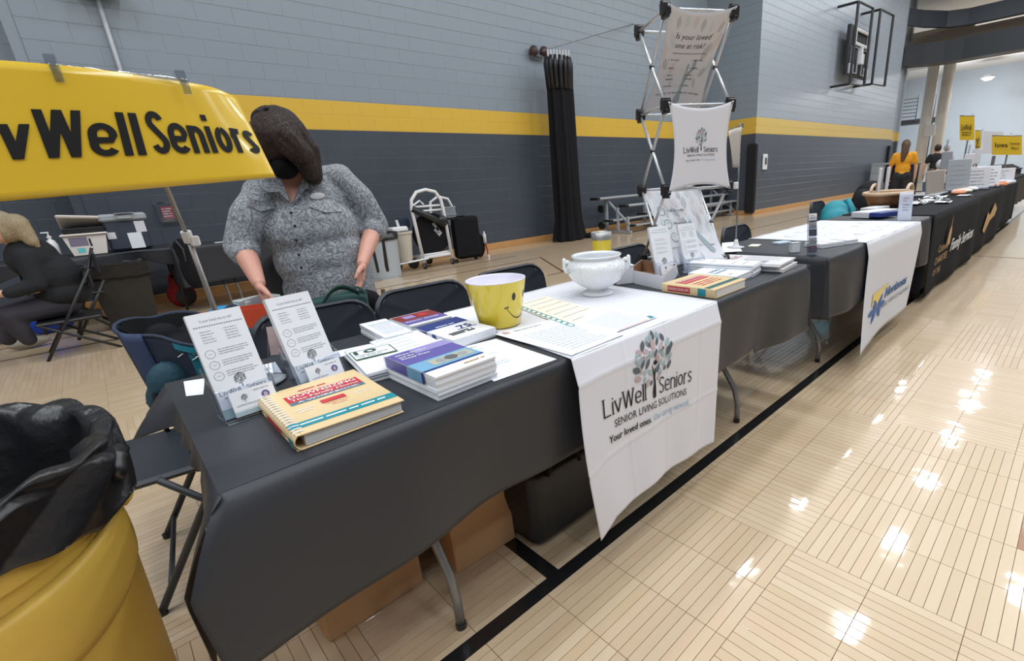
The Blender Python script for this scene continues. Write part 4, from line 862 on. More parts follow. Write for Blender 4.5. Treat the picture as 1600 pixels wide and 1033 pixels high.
paper('white_sheet', 'single white printed sheet at the table edge left of the runner', (P(772, 597), P(870, 562), P(775, 530), P(700, 549)), prints=lambda p, f: (lines(p, f, .08, .62, [.30 + .05 * k for k in range(11)], .012, 1, seed=3, rnd=.6), lines(p, f, .08, .5, (.9,), .014, 0)))
zr = ZT + .006
Pz = lambda px, py: tuple(at(px, py, z=zr))[:2]
paper('white_sheet', 'blank white sheet under the smiley bucket, left end', (Pz(775, 512), Pz(812, 497), Pz(752, 476), Pz(686, 492)), z=zr)
paper('white_sheet', 'white sheet with a tiny red house, in front of the smiley bucket', (Pz(893, 556), Pz(975, 523), Pz(880, 495), Pz(770, 522)), z=zr + .0006, prints=lambda p, f: (lines(p, f, .15, .85, [.10 + .055 * k for k in range(12)], .010, 1, seed=8, rnd=.2), [ppoly(p, f, q, 2) for q in ([(.06, .88), (.06, .93), (.10, .97), (.14, .93), (.14, .88)],)], lines(p, f, .2, .6, (.9,), .014, 0)))
paper('sign_up_sheet', 'cream sign-up sheet with ruled rows and teal pattern behind the bucket', (Pz(890, 512), Pz(950, 488), Pz(852, 463), Pz(800, 478)), m=PAPER2, z=zr + .0004, prints=lambda p, f: ([prect(p, f, .24, .10 + .14 * k, .92, .108 + .14 * k, 0) for k in range(7)], [pring(p, f, .08, .04 + .084 * k, .055, .020, 3, 10, sy=.9) for k in range(12)]))
paper('white_sheet', 'white sheet with teal leaf corner at the front of the white runner', (Pz(962, 520), Pz(1027, 496), Pz(945, 478), Pz(893, 505)), z=zr + .0010, prints=lambda p, f: (lines(p, f, .1, .9, [.12 + .06 * k for k in range(11)], .010, 1, seed=5, rnd=.15), prect(p, f, .10, .02, .80, .035, 4), ppoly(p, f, [(.86, .02), (.97, .02), (.99, .12), (.92, .14)], 3)))
# smiley bucket
bc = at(790, 487, z=ZT + .02); bc = V((.905, 1.335, ZT + .0075)); Bh = .154
t = thing('smiley_bucket', 'yellow melamine bucket with a black smiley face on the white runner', 'bucket', bc)
r0, r1 = .070, .098
m = MB(); m.lathe([(0.001, 0), (r0 - .004, 0), (r0, .004), (r1, Bh - .006), (r1 + .0005, Bh - .003)], bc, 48); m.build('shell', YELLOW, t, smooth=True)
m = MB(); m.lathe([(r1 + .0005, Bh - .003), (r1 + .001, Bh), (r1 - .003, Bh + .001), (r1 - .006, Bh - .004), (r0 - .004, .008), (.001, .006)], bc, 48); m.build('inner_wall', mat('lavender_melamine', srgb(226, 222, 238), .3), t, smooth=True)
fa = math.atan2(-bc.y, -bc.x) + .92
def bf(a, b, d=0):
    z = b; r = r0 + (r1 - r0) * z / Bh + .0009 + d; th = fa + a / .09; return bc + V((r * math.cos(th), r * math.sin(th), z))
p = MB(); 
for s in (-1, 1): pdisc(p, bf, s * .028, .104, .0075, 0, 16, sy=1.75)
n = 26
for i in range(n):
    a, b = -1 + 2 * i / n, -1 + 2 * (i + 1) / n; q = lambda k, o: (k * .056, (.028 + .042 * k * k * abs(k) ** .3) + o); w = .0018
    ppoly(p, bf, [q(a, -w), q(b, -w), q(b, w), q(a, w)], 0)
for s in (-1, 1): ppoly(p, bf, [(s * .056 - .008, .067), (s * .056 + .008, .070), (s * .056 + .008, .074), (s * .056 - .008, .071)], 0)
p.build('smiley_print', [mat('brown_black_print', srgb(52, 44, 34), .4)], t)
# tureen
tcn = V((1.42, 1.365, ZT + .006)); t = thing('tureen', 'white footed ceramic tureen with two handles on the runner', 'tureen', tcn)
prof = [(.001, .0), (.066, 0), (.068, .006), (.060, .012), (.044, .020), (.044, .028), (.068, .042), (.100, .068), (.118, .098), (.122, .118)]
SZ = lambda pr: [(r, z * .90) for r, z in pr]
m = MB(); fl = lambda a, i: 1 + .012 * math.cos(a * 26) * (1 if 5 <= i <= 8 else 0); m.lathe(SZ(prof), tcn, 104, fn=fl); m.build('bowl', CERAM, t, smooth=True)
m = MB(); m.lathe(SZ([(.122, .118), (.122, .130), (.114, .146), (.101, .157)]), tcn, 64); m.build('textured_shoulder', CERAMB, t, smooth=True)
m = MB(); m.lathe(SZ([(.101, .156), (.095, .162), (.098, .171), (.103, .175), (.101, .179), (.095, .177), (.090, .165), (.100, .145), (.106, .12), (.085, .08), (.04, .04), (.001, .035)]), tcn, 64); m.build('rim', CERAM, t, smooth=True)
hd = V((CR.col[0][0], CR.col[0][1], 0)).normalized()
for s in (-1, 1):
    u = hd * s; pts = [tcn + u * 0.1081 + V((0, 0, 0.0929)), tcn + u * 0.1235 + V((0, 0, 0.0998)), tcn + u * 0.1312 + V((0, 0, 0.1135)), tcn + u * 0.1303 + V((0, 0, 0.1307)), tcn + u * 0.1177 + V((0, 0, 0.1359)), tcn + u * 0.1023 + V((0, 0, 0.1273))]
    m = MB(); m.tube(pts, [.010, .010, .009, .009, .009, .008], 12); m.ell(pts[3] + V((0, 0, .008)), (.009, .009, .014)); m.build('handle', CERAM, t, smooth=True)
# tumbler
tc_ = V((1.67, 1.565, ZT)); k = .9
t = thing('tumbler', 'yellow tumbler with steel rim behind the white tureen', 'tumbler', tc_)
m = MB(); m.lathe([(.001, 0), (.036, 0), (.038, .006), (.046, .188)], tc_, 32); m.build('body', YELLOW, t, smooth=True); m = MB(); m.lathe([(.0465, .188), (.0475, .222), (.045, .223), (.043, .18), (.03, .02), (.001, .02)], tc_, 32); m.build('rim', mat('brushed_steel', srgb(176, 176, 172), .38, metal=.7), t, smooth=True)
p = MB(); tf = lambda a, b, d=0: tc_ + V((math.cos(-2.9 + a / .046) * (.0385 + .0075 * b / .16 + .001), math.sin(-2.9 + a / .046) * (.0385 + .0075 * b / .16 + .001), b)); pdisc(p, tf, 0, .13, .008, 0, 12, sy=1.6); p.build('smiley_print', [INK], t)
# open cardboard tray
t = thing('cardboard_tray', 'open white cardboard tray right of the tureen', 'box', (1.76, 1.35, ZT))
c = [V((*P(1035, 453), ZT)), V((*P(1057, 432), ZT)), V((*P(1003, 424), ZT)), V((*P(983, 441), ZT))]; hgt = .058; cc = sum(c, V()) / 4
m = MB(); m.prism(c, (0, 0, .003)); m.build('bottom', CARDIN, t)
for i in range(4):
    a, b = c[i], c[(i + 1) % 4]; m = MB(); inn = (cc - (a + b) / 2).normalized() * .002; m.prism([a, b, b + V((0, 0, hgt)), a + V((0, 0, hgt))], -inn); m.build('outer_side', WHT2, t); m = MB(); m.prism([a + inn * .2, b + inn * .2, b + inn * .2 + V((0, 0, hgt)), a + inn * .2 + V((0, 0, hgt))], inn); m.build('inner_side', CARDIN, t)
# folded-down flap, and grey cup behind
t = thing('white_box', 'small grey-white box half hidden behind the tureen', 'box', (1.78, 1.55, ZT)); MB().box((1.66, 1.44, ZT + .04), (.08, .10, .08), rz=-.5, bev=.003).build('carton', WHT2, t); MB().box((1.66, 1.44, ZT + .082), (.084, .104, .003), rz=-.5).build('lid', PAPER, t)
# second tan binder
bx0, bx1, by0, by1 = 1.60, 1.835, .925, 1.17
def wb(a, b, d=0): return V((bx0 + a, by0 + b, ZT + .0357 + d))
t = thing('ring_binder', 'second tan workbook with red title, at the right end of the runner', 'binder', (1.7, 1.05, ZT))
MB().box(((bx0 + bx1) / 2 + .004, (by0 + by1) / 2, ZT + .018), (bx1 - bx0 - .014, by1 - by0 - .006, .030)).build('pages', PAGES, t); c1_ = MB().box(((bx0 + bx1) / 2, (by0 + by1) / 2, ZT + .0335), (bx1 - bx0, by1 - by0, .003), bev=.001).build('front_cover', TAN, t)
MB().box(((bx0 + bx1) / 2, (by0 + by1) / 2, ZT + .0015), (bx1 - bx0, by1 - by0, .003)).build('back_cover', TAN, t); spn = MB().box((bx0 - .001, (by0 + by1) / 2, ZT + .0175), (.006, by1 - by0, .035), bev=.002).build('spine', TAN, t)
p = MB(); g = lambda a, b, d=0: wb(a, b, .0004); prect(p, wb, .03, .150, .205, .205, 0); text(p, 'DOWNSIZING', lambda a, b, d=0: wb(a, b, .0008), .036, .185, w=.16, h=.014, mi=2, bold=.02); text(p, 'The Family Home', lambda a, b, d=0: wb(a, b, .0008), .036, .162, w=.16, h=.010, mi=2); prect(p, wb, 0, .025, .235, .050, 3)
lines(p, wb, .04, .2, (.12, .10, .08), .008, 0, rnd=.1); p.build('cover_print', [REDP, SLATEP, WHTINK, mat('deep_teal', srgb(36, 96, 96), .5)], c1_)
p = MB(); sf = lambda a, b, d=0: V((bx0 - .0048 - d, by1 - a, ZT + b)); prect(p, sf, .03, .008, .135, .030, 0); text(p, 'DOWNSIZING THE FAMILY HOME', lambda a, b, d=0: sf(a, b, .0004), .034, .014, w=.095, h=.010, mi=1, bold=.01); prect(p, sf, .17, .004, .205, .033, 2); p.build('spine_print', [REDP, WHTINK, TEALP], spn)
def cov_blue(p, f):
    text(p, 'Senior', f, .02, .10, w=.12, h=.022, mi=9, bold=.01); text(p, 'LIVING', f, .03, .13, w=.10, h=.02, mi=9, bold=.02); prect(p, f, .03, .04, .06, .05, 12)
fr = flat(1.865, .985, ZT + .001, 4); booklet_stack('booklet_stack', 'white booklets with pale blue lettering behind the second tan workbook', fr, .165, .225, 5, .0062, cov_blue, seed=12, jitter=.004)
fr = flat(2.03, .99, ZT + .001, 10); booklet_stack('magazine_stack', 'taller stack of white magazines beneath the display tower', fr, .13, .33, 9, .0058, lambda p, f: lines(p, f, .02, .11, (.05, .1, .2), .006, 12), seed=14, jitter=.008)
def cov_news(p, f): prect(p, f, .02, .08, .09, .20, 12); lines(p, f, .02, .2, (.25, .27), .009, 13, rnd=.3); lines(p, f, .11, .21, [.05 + .012 * k for k in range(14)], .003, 12)
fr = flat(2.16, .935, ZT + .001, 6); booklet_stack('newspaper_stack', 'spread stack of folded newspapers at the right end of the near table', fr, .22, .36, 7, .0055, cov_news, seed=15, jitter=.03, m=mat('newsprint', srgb(214, 212, 214), .8))
# ------------------------------------------------------------ display tower
NZ = [1.852, 1.492, 1.137, .785]
FLf, FRf, BLf, BRf = V((1.925, 1.385, 0)), V((2.215, 1.235, 0)), V((2.09, 1.655, 0)), V((2.385, 1.505, 0))
t = thing('display_tower', 'tall white pop-up display tower with three printed fabric panels', 'display stand', (2.15, 1.44, ZT))
nd = {}
for nm, b in (('a', FLf), ('b', FRf), ('c', BLf), ('d', BRf)):
    for k, z in enumerate(NZ): nd[nm, k] = b + V((0, 0, z))
U1 = (FRf - FLf).normalized(); U2 = (BLf - FLf).normalized(); ang = math.atan2(U1.y, U1.x)
for (nm, k), p_ in nd.items():
    m = MB(); m.box(p_, (.042, .034, .046), rz=ang, bev=.005); m.box(p_ + V((0, 0, -.026)), (.020, .044, .016), rz=ang, bev=.002); m.box(p_ + V((0, 0, .022)), (.044, .014, .014), rz=ang, bev=.002); m.build('hub', BLKPL, t)
tubes = []
for k in range(3):
    for a, b in (('a', 'c'), ('b', 'd')):
        tubes.append((nd[a, k], nd[b, k + 1])); tubes.append((nd[b, k], nd[a, k + 1]))
for k in range(4):
    tubes.append((nd['c', k], nd['d', k])); tubes.append((nd['a', k], nd['b', k]))
tubes.append((nd['a', 0], nd['c', 0])); tubes.append((nd['a', 1], nd['c', 1]))
for a, b in tubes: MB().tube([a, b], .0070, 8).build('strut', ALU, t, smooth=True)
for k in range(3): 
    for a, b in (('a', 'c'), ('b', 'd')): MB().ell((nd[a, k] + nd[b, k + 1]) / 2, (.012, .012, .012)).build('pivot', BLKPL, t)
def panel(pA, pB, pC, pD, name, prints, nrm, mats, sag=.030):
    """stretched fabric, corners A top-left, B top-right, C bottom-right, D bottom-left"""
    nrm = V(nrm).normalized()
    def fn(u, v, d=0):
        p_ = (pA * (1 - u) + pB * u) * v + (pD * (1 - u) + pC * u) * (1 - v)
        au = sag * 4 * u * (1 - u) * (2 * v - 1); av = sag * 4 * v * (1 - v) * (2 * u - 1)
        up = ((pA + pB) - (pC + pD)).normalized(); rt = ((pB + pC) - (pA + pD)).normalized()
        return p_ - up * au - rt * av + nrm * (.004 + d)
    mb = MB(); mb.slab(fn, 20, 24, nrm * .0012); o = mb.build(name, WHT2, t, smooth=True)
    for u, v in ((.02, .98), (.98, .98), (.98, .02), (.02, .02)): MB().ell(fn(u, v, .002), (.006, .006, .006), seg=8).build('snap', STEEL, o)
    p = MB(); prints(p, lambda a, b, d=0: fn(a, b, .0014 + d)); p.build('print', mats, o); return o
fnorm = U1.cross(V((0, 0, 1))); off = fnorm * .022; up_ = V((0, 0, .012))
PM = [FL1, FL2, FL3, TRUNKB, INK, GREYINK]
def leaves_big(p, f, spots, s=1):
    for k, (x, y, a, L, W, c) in enumerate(spots): leaf(p, f, x, y, math.radians(a), L * s, W * s, c)
def pr1(p, f):
    leaves_big(p, f, [(.2,.88,80,.12,.07,0),(.33,.90,75,.13,.08,1),(.47,.90,75,.12,.07,2),(.6,.88,90,.13,.07,0),(.74,.86,95,.12,.07,1),(.9,.84,70,.11,.06,0),(.15,.72,120,.16,.08,1),(.8,.62,55,.22,.10,0),(.92,.70,60,.2,.08,2),(.1,.5,110,.12,.08,0),(.85,.42,35,.16,.07,0),(.25,.45,70,.14,.08,2),(.3,.3,100,.12,.07,1),(.75,.3,100,.12,.05,0),(.95,.5,80,.14,.07,1),(.05,.62,100,.12,.06,2),(.2,.2,90,.12,.06,1)])
    g = lambda a, b, d=0: f(a, b, .0006)
    ppoly(p, g, [(.44, .06), (.52, .05), (.56, .10), (.55, .25), (.60, .38), (.70, .46), (.68, .48), (.58, .42), (.55, .38), (.57, .50), (.54, .50), (.52, .36), (.50, .22), (.45, .12)], 3); leaf(p, g, .66, .50, math.radians(60), .09, .07, 3)
    h = lambda a, b, d=0: f(a, b, .0012)
    text(p, 'Is your loved', h, .50, .74, w=.62, h=.052, align='C', mi=4, shear=.2); text(p, 'one at risk?', h, .48, .655, w=.54, h=.052, align='C', mi=4, shear=.2)
    for k in range(18): prect(p, h, .20 + k * .034, .600, .20 + k * .034 + .02, .608, 4)
    for k, (a, b) in enumerate((('Poor nutrition', 'Inability to drive'), ('Isolation', 'Forgetfulness'), ('Medication', 'Financial'), ('management', 'vulnerability'), ('Frequent falls', 'Legal affairs'))):
        yy = (.53, .45, .375, .335, .26)[k]; text(p, a, h, .19, yy, h=.020, mi=4, shear=.2, sx=.95); text(p, b, h, .62 - .02 * k, yy, h=.020, mi=4, shear=.2, sx=.95)
        if k != 3: [ppoly(p, h, [(q - .05, yy + .012), (q - .04, yy + .0), (q - .02, yy + .025), (q - .038, yy + .008)], 5) for q in (.19, .62 - .02 * k)]
    text(p, 'Quad Cities - Des Moines - Iowa City - Cedar Rapids', h, .50, .18, w=.78, h=.020, align='C', mi=4, shear=.1)
def pr2(p, f):
    tree_logo(p, lambda a, b, d=0: f(a, b, 0), .50, .52, .22, (0, 1, 2), 3); lettering(p, 'LivWell', f, .17, .435, .072, .28, stroke=.085, serif=True, mi=3); lettering(p, 'Seniors', f, .55, .435, .072, .27, stroke=.085, serif=True, mi=3)
    text(p, 'SENIOR LIVING SOLUTIONS', f, .5, .385, w=.52, h=.028, align='C', mi=3); text(p, 'Your loved ones.', f, .22, .325, w=.26, h=.026, mi=3, shear=.1); text(p, 'Our caring network.', f, .50, .325, w=.28, h=.026, mi=4, shear=.1)
def pr3(p, f):
    r = random.Random(3); leaves_big(p, f, [((k % 6) * .17 + .08 + .05 * (k // 6 % 2), .93 - (k // 6) * .125, 40 + r.random() * 100, .10 + .08 * r.random(), .05 + .04 * r.random(), r.randrange(3)) for k in range(30)])
    g = lambda a, b, d=0: f(a, b, .0006); ppoly(p, g, [(.78, .12), (.84, .10), (.88, .14), (.76, .30), (.67, .42), (.64, .56), (.62, .56), (.62, .45), (.52, .60), (.50, .58), (.62, .40), (.70, .25)], 3)
    for k, (yy, s) in enumerate(((.70, 'Call us today'), (.52, 'Meet with us'), (.34, 'Explore options'))):
        pring(p, g, .17 + .04 * k, yy, .062, .007, 5, 20, sy=.95); text(p, 'Step', g, .17 + .04 * k, yy + .01, w=.05, h=.018, align='C', mi=5); text(p, str(k + 1), g, .17 + .04 * k, yy - .035, h=.022, align='C', mi=5); text(p, s, g, .28 + .04 * k, yy - .012, w=.32, h=.034, mi=4, shear=.1)
    text(p, 'Quad Cities - Des Moines - Iowa City - Cedar Rapids', g, .52, .20, w=.76, h=.020, align='C', mi=4, shear=.1)
panel(nd['a', 0] + off + up_, nd['b', 0] + off + up_, nd['d', 1] + off * .2, nd['c', 1] + off * .2, 'top_panel', pr1, fnorm + V((0, 0, .5)), PM)
panel(nd['a', 1] + off + up_, nd['b', 1] + off + up_, nd['b', 2] + off - up_, nd['a', 2] + off - up_, 'middle_panel', pr2, fnorm, [SLEAF, BLEAF, PLEAF, INK, LBLUEINK])
panel(nd['c', 2] - off * .2, nd['d', 2] - off * .2, nd['b', 3] + off * 1.2, nd['a', 3] + off * 1.2, 'bottom_panel', pr3, fnorm + V((0, 0, .6)), PM, sag=.014)
rack_holder(flat(1.800, 1.335, ZT, -22), 'far left brochure holder in front of the display tower', mainprint=False, cards=True)
rack_holder(flat(1.955, 1.275, ZT, -18), 'narrow brochure holder touching the display tower panel, right of its twin', mainprint=True)
# ------------------------------------------------------------ yellow banner on its stand
t = thing('banner_stand', 'grey pole sign stand on the near table holding the yellow banner', 'sign stand', (.20, 1.44, ZT))
Pb = V((.205, 1.43, ZT + .004)); Pt = at(193, 113, y=1.30)
mid = at(293, 370, y=1.385)
m = MB(); m.lathe([(.001, .0), (.062, 0), (.064, .003), (.05, .007), (.012, .010), (.012, .022), (.001, .022)], Pb, 32); m.build('base_plate', GREYPL, t, smooth=True)
q1 = at(338, 490, y=1.41); q2 = at(262, 296, y=1.35)
m = MB(); m.tube([Pb + V((0, 0, .01)), q1, mid], .0055, 10); m.tube([mid, q2, Pt], .0042, 10); m.build('pole', mat('champagne_pole', srgb(150, 146, 142), .35, metal=.5), t, smooth=True)
m = MB(); m.tube([mid - (Pt - mid).normalized() * .012, mid + (Pt - mid).normalized() * .012], .010, 12); m.box(mid + V((.010, -.004, -.010)), (.018, .012, .022), bev=.003); m.build('height_clip', WHTPL, t)
ra, rb = at(62, 99, y=1.285), at(292, 125, y=1.30)
m = MB(); m.tube([ra, rb], .0026, 8); m.tube([Pt, (ra + rb) / 2], .0035, 8); m.build('crossbar', ACRE, t, smooth=True)
for px, py in ((82, 102), (284, 125)):
    c = at(px, py, y=1.283); m = MB(); m.box(c + V((0, 0, .008)), (.016, .010, .018), bev=.002); m.box(c + V((.002, -.010, -.014)), (.012, .004, .026), bev=.001); m.box(c + V((0, -.002, -.004)), (.010, .016, .010), bev=.002); m.build('banner_clip', ACRE, t)
bt = thing('yellow_banner', 'large glossy yellow banner with black lettering hanging at upper left', 'banner', (.1, 1.27, 1.22))
BL_, BR_ = at(-260, 338, y=1.24), at(432, 277, y=1.26); TL_, TR_ = at(-260, 92, y=1.26), at(374, 150, y=1.31)
def bn(u, v, d=0):
    p_ = (BL_ * (1 - u) + BR_ * u) * (1 - v) + (TL_ * (1 - u) + TR_ * u) * v
    e = max(0, u - .86) / .14; p_ = p_ + V((0, .0, .010 * math.sin(PI * min(1, u * 1.02)) * v + .012 * (1 - e ** 2) * v * (u > .2)))
    p_.y += -.006 * math.sin(u * 5 + .6) * (1 - v) + .004 * math.sin(u * 9) * v + .02 * e * e * v; p_.y -= d; return p_
m = MB(); m.slab(bn, 60, 16, (0, -.0008, 0)); m.build('sheet', YBANNER, bt, smooth=True)
lx0, lx1 = -90, 412   # lettering from the L out of frame to the final s
def uof(px): return (px + 260) / (432 + 260 - 18)
p = MB(); bfm = lambda a, b, d=0: bn(a, b, .0022)
fnb = lambda a, b, d=0: bn(a, b, .0022)
lettering(p, 'LivWell', fnb, .178, .292, .365, .456, stroke=.142, gap=.07); lettering(p, 'Seniors', fnb, .655, .300, .385, .336, stroke=.150, gap=.06); p.build('lettering', [INK], bt)
# second stand with the folded blank banner
t = thing('banner_stand', 'slim sign stand with a blank white pennant right of the display tower', 'sign stand', (2.82, 1.5, ZT)); Q0 = V((2.82, 1.5, ZT + .002))
m = MB(); m.lathe([(.001, 0), (.05, 0), (.052, .004), (.02, .010), (.014, .03), (.010, .05), (.001, .05)], Q0, 24); m.build('base_plate', WHTPL, t, smooth=True)
m = MB(); m.tube([Q0, Q0 + V((-.01, 0, .71))], .005, 8); m.build('pole', STEEL, t, smooth=True); m = MB(); m.box(at(1150, 290, y=1.5), (.03, .02, .04), bev=.004); m.build('height_clip', WHTPL, t)
m = MB(); m.tube([at(1137, 203, y=1.5), at(1160, 195, y=1.5)], .004, 6); m.box(at(1159, 197, y=1.49), (.02, .02, .03), bev=.003); m.build('crossbar', ACRE, t)
A_, B_, C_, D_ = at(1138, 206, y=1.47), at(1159, 198, y=1.44), at(1154, 262, y=1.46), at(1146, 260, y=1.48)
m = MB(); m.slab(lambda u, v: (D_ * (1 - u) + C_ * u) * (1 - v) + (A_ * (1 - u) + B_ * u) * v + V((0, .02 * math.sin(u * PI), 0)), 8, 8, (0, .001, 0)); m.build('pennant', mat('translucent_white_film', srgb(205, 200, 194), .5), t, smooth=True)
# ------------------------------------------------------------ second table's things
t = thing('card_tower', 'tall clear tiered card holder on the second black cloth', 'card holder', (2.62, 1.0, ZT)); fr = Fr((2.93, 1.16, ZT), (.8, -.6, 0), (.03, .04, 1)); 
fr = Fr((2.70, 1.015, ZT + .002), (.75, -.66, 0), (.10, .11, 1))
m = MB(); m.box((.022, .105, -.004), (.05, .21, .003), M=fr.M()); m.box((.022, .002, .015), (.055, .003, .05), M=fr.M()); m.build('back_panel', ACRE, t)
for k, (b, mm) in enumerate(((.012, mat('plum_card', srgb(84, 62, 78), .5)), (.055, PALEINK), (.098, mat('ink_card', srgb(52, 54, 72), .5)), (.135, PALEINK), (.180, WHTINK))):
    m = MB(); m.box((.022, b + .018, .012 - .002 * k), (.040, .034, .006), M=fr.M()); c_ = m.build('card_stack', mm, t); p = MB(); g = Fr(fr.p(.004, b, .0152 - .002 * k), fr.U, fr.V); lines(p, g.fn(), .002, .034, (.008, .016, .024), .003); p.build('print', [GREYINK], c_)
    m = MB(); m.box((.022, b + .008, .020 - .002 * k), (.046, .020, .0015), M=fr.M()); m.box((.022, b - .001, .010 - .002 * k), (.046, .0015, .02), M=fr.M()); m.build('pocket', ACR, t)
t = thing('white_card_box', 'small white card box left of the clear card tower', 'box', (2.75, 1.12, ZT)); MB().box((2.78, 1.12, ZT + .025), (.05, .03, .05), rz=-.6, bev=.002).build('carton', PAPER, t); MB().box((2.78, 1.12, ZT + .053), (.052, .032, .004), rz=-.6).build('lid', WHT2, t)
tag(MB().box((3.09, 1.33, ZT + .006), (.10, .06, .012), rz=-.4, bev=.002).build('business_card_pile', mat('pale_blue_cards', srgb(190, 208, 224), .6)), 'small pale blue card pile at the white cloth edge', 'cards')
for k, (x, y) in enumerate(((2.96, 1.04), (3.06, 1.005), (3.165, .965))):
    booklet_stack('leaflet_stack', ('left', 'middle', 'right')[k] + ' of three low white leaflet stacks beside the clear card tower', flat(x, y, ZT + .001, -20), .09, .12, 4, .006, lambda p, f: lines(p, f, .01, .08, (.03, .06, .09), .004, 12), seed=30 + k)
paper('white_sheet', 'white sheet under the slim sign stand on the second table', (P(1128, 395), P(1160, 393), P(1150, 378), P(1128, 380)))
tag(MB().box((2.95, 1.44, ZT + .002), (.09, .06, .003), rz=.2).build('cream_card', PAPER2), 'cream card lying right of the slim sign stand', 'card')
# flyer holder on the third table
t = thing('flyer_holder', 'clear upright flyer holder at the right end of the white printed cloth', 'flyer holder', (4.72, 1.05, ZT)); O_ = at(1402, 345, z=ZT); R_ = at(1423, 345, z=ZT); dd = (R_ - O_); fr = Fr(O_, dd, (0, .04, 1)); ww = dd.length
m = MB(); m.box((ww / 2, .11, 0), (ww, .22, .02), M=fr.M()); fl_ = m.build('flyer', PAPER, t); p = MB(); text(p, 'SUPPORT', fr.fn(.011), ww * .3, .165, w=ww * .45, h=.014, mi=0); text(p, 'Group', fr.fn(.011), ww * .3, .148, w=ww * .3, h=.012, mi=0); lines(p, fr.fn(.011), ww * .3, ww * .8, (.12, .10, .08), .007, 1); p.build('print', [REDP, PALEINK], fl_)
m = MB(); m.box((ww / 2, .10, .014), (ww * 1.05, .20, .003), M=fr.M()); m.box((ww / 2, .004, .0), (ww * 1.1, .006, .08), M=fr.M()); m.build('holder', ACR, t)
t = thing('leaflet_tray', 'white box and navy leaflets beside the upright flyer holder', 'leaflets', (4.9, 1.3, ZT)); MB().box((4.96, 1.32, .782), (.42, .16, .05), rz=-.3, bev=.004).build('tray', WHT2, t); MB().box((4.84, 1.22, .785), (.24, .10, .04), rz=-.3, bev=.004).build('leaflets', NAVYP, t)
# ================================================================== CHAIRS
def rrect(w, h, r, n=5):
    pts = []
    for cx, cy, a0 in ((w / 2 - r, h - r, 0), (-w / 2 + r, h - r, 90), (-w / 2 + r * .5, r * .5, 180), (w / 2 - r * .5, r * .5, 270)):
        rr = r if a0 < 180 else r * .5
        for k in range(n + 1): a = math.radians(a0 + 90 * k / n); pts.append((cx + rr * math.cos(a), cy + rr * math.sin(a)))
    return pts
def folding_chair(label, x, y, rz, group=None):
    """faces local -y; backrest above local (0, 0)"""
    t = thing('folding_chair', label, 'chair', (0, 0, 0), group)
    lean = .16
    def bk(a, b, n=0): cv = .030 * (1 - (a / .24) ** 2); return V((a, .0 + b * lean + n * 1.0 + cv - .02, .535 + b))
    pts = rrect(.44, .275, .085); N = len(pts)
    m = MB(); a = [bk(p[0], p[1], .010) for p in pts]; b = [bk(p[0] * .955, .008 + p[1] * .95, -.006) for p in pts]; c = [bk(p[0] * .90, .018 + p[1] * .88, .002) for p in pts]
    ctr = bk(0, .14, .004); m.add(a + b + c + [ctr], [(i, (i + 1) % N, (i + 1) % N + N, i + N) for i in range(N)] + [(i + N, (i + 1) % N + N, (i + 1) % N + 2 * N, i + 2 * N) for i in range(N)] + [(i + 2 * N, (i + 1) % N + 2 * N, 3 * N) for i in range(N)])
    d = [bk(p[0], p[1], .016) for p in pts]; m.add(a + d + [bk(0, .14, .020)], [((i + 1) % N, i, i + N, (i + 1) % N + N) for i in range(N)] + [((i + 1) % N + N, i + N, 2 * N) for i in range(N)]); m.build('backrest', PLASTIC, t, auto=35)
    for s in (-1, 1):
        m = MB(); m.tube([(s * .232, -.30, .012), (s * .228, -.05, .42), (s * .222, .015, .60), (s * .205, .035, .72), (s * .16, .050, .80)], .0115, 10); m.build('front_leg', PLASTIC, t, smooth=True)
        m = MB(); m.tube([(s * .205, .12, .012), (s * .205, -.20, .43)], .0105, 10); m.build('rear_leg', PLASTIC, t, smooth=True)
        for yy, xx in ((-.30, .232), (.12, .205)): MB().tube([(s * xx, yy, .0), (s * xx, yy, .02)], .014, 8).build('foot', BLKPL, t)
    m = MB(); m.box((0, -.19, .425), (.40, .39, .024), bev=.010); m.build('seat', PLASTIC, t)
    m = MB(); m.box((0, -.385, .415), (.38, .012, .030), bev=.004); m.build('seat_edge', PLASTIC, t)
    m = MB(); m.tube([(-.205, .09, .07), (.205, .09, .07)], .008, 8); m.build('stretcher', PLASTIC, t, smooth=True); m = MB(); m.tube([(-.231, -.26, .08), (.231, -.26, .08)], .008, 8); m.build('stretcher', PLASTIC, t, smooth=True)
    t.location = (x, y, 0); t.rotation_euler = (0, 0, rz); return t
proto = folding_chair('black plastic folding chair nearest the woman, behind the second brochure holder', .52, 1.965, -.04)
def chair(label, x, y, rz):
    c = copy_tree(proto); c['label'] = label; c.location = (x, y, 0); c.rotation_euler = (0, 0, rz); return c
chair('black folding chair behind the booklet stacks, second from the woman', .965, 1.965, -.02)
chair('black folding chair behind the yellow smiley bucket', 1.445, 1.965, 0)
chair('black folding chair left of the display tower, behind the tureen', 2.30, 1.90, 0.05)
chair('black folding chair right of the display tower by the slim sign stand', 3.55, 1.86, .0)
chair('black folding chair with its bare seat showing at the left end of the table', .17, 1.99, -PI / 2 - .12)
for k, x in enumerate((7.5, 9.1)): chair(('black folding chair behind the wicker basket', 'black folding chair behind the laptop screen')[k], x, 1.95, .1)

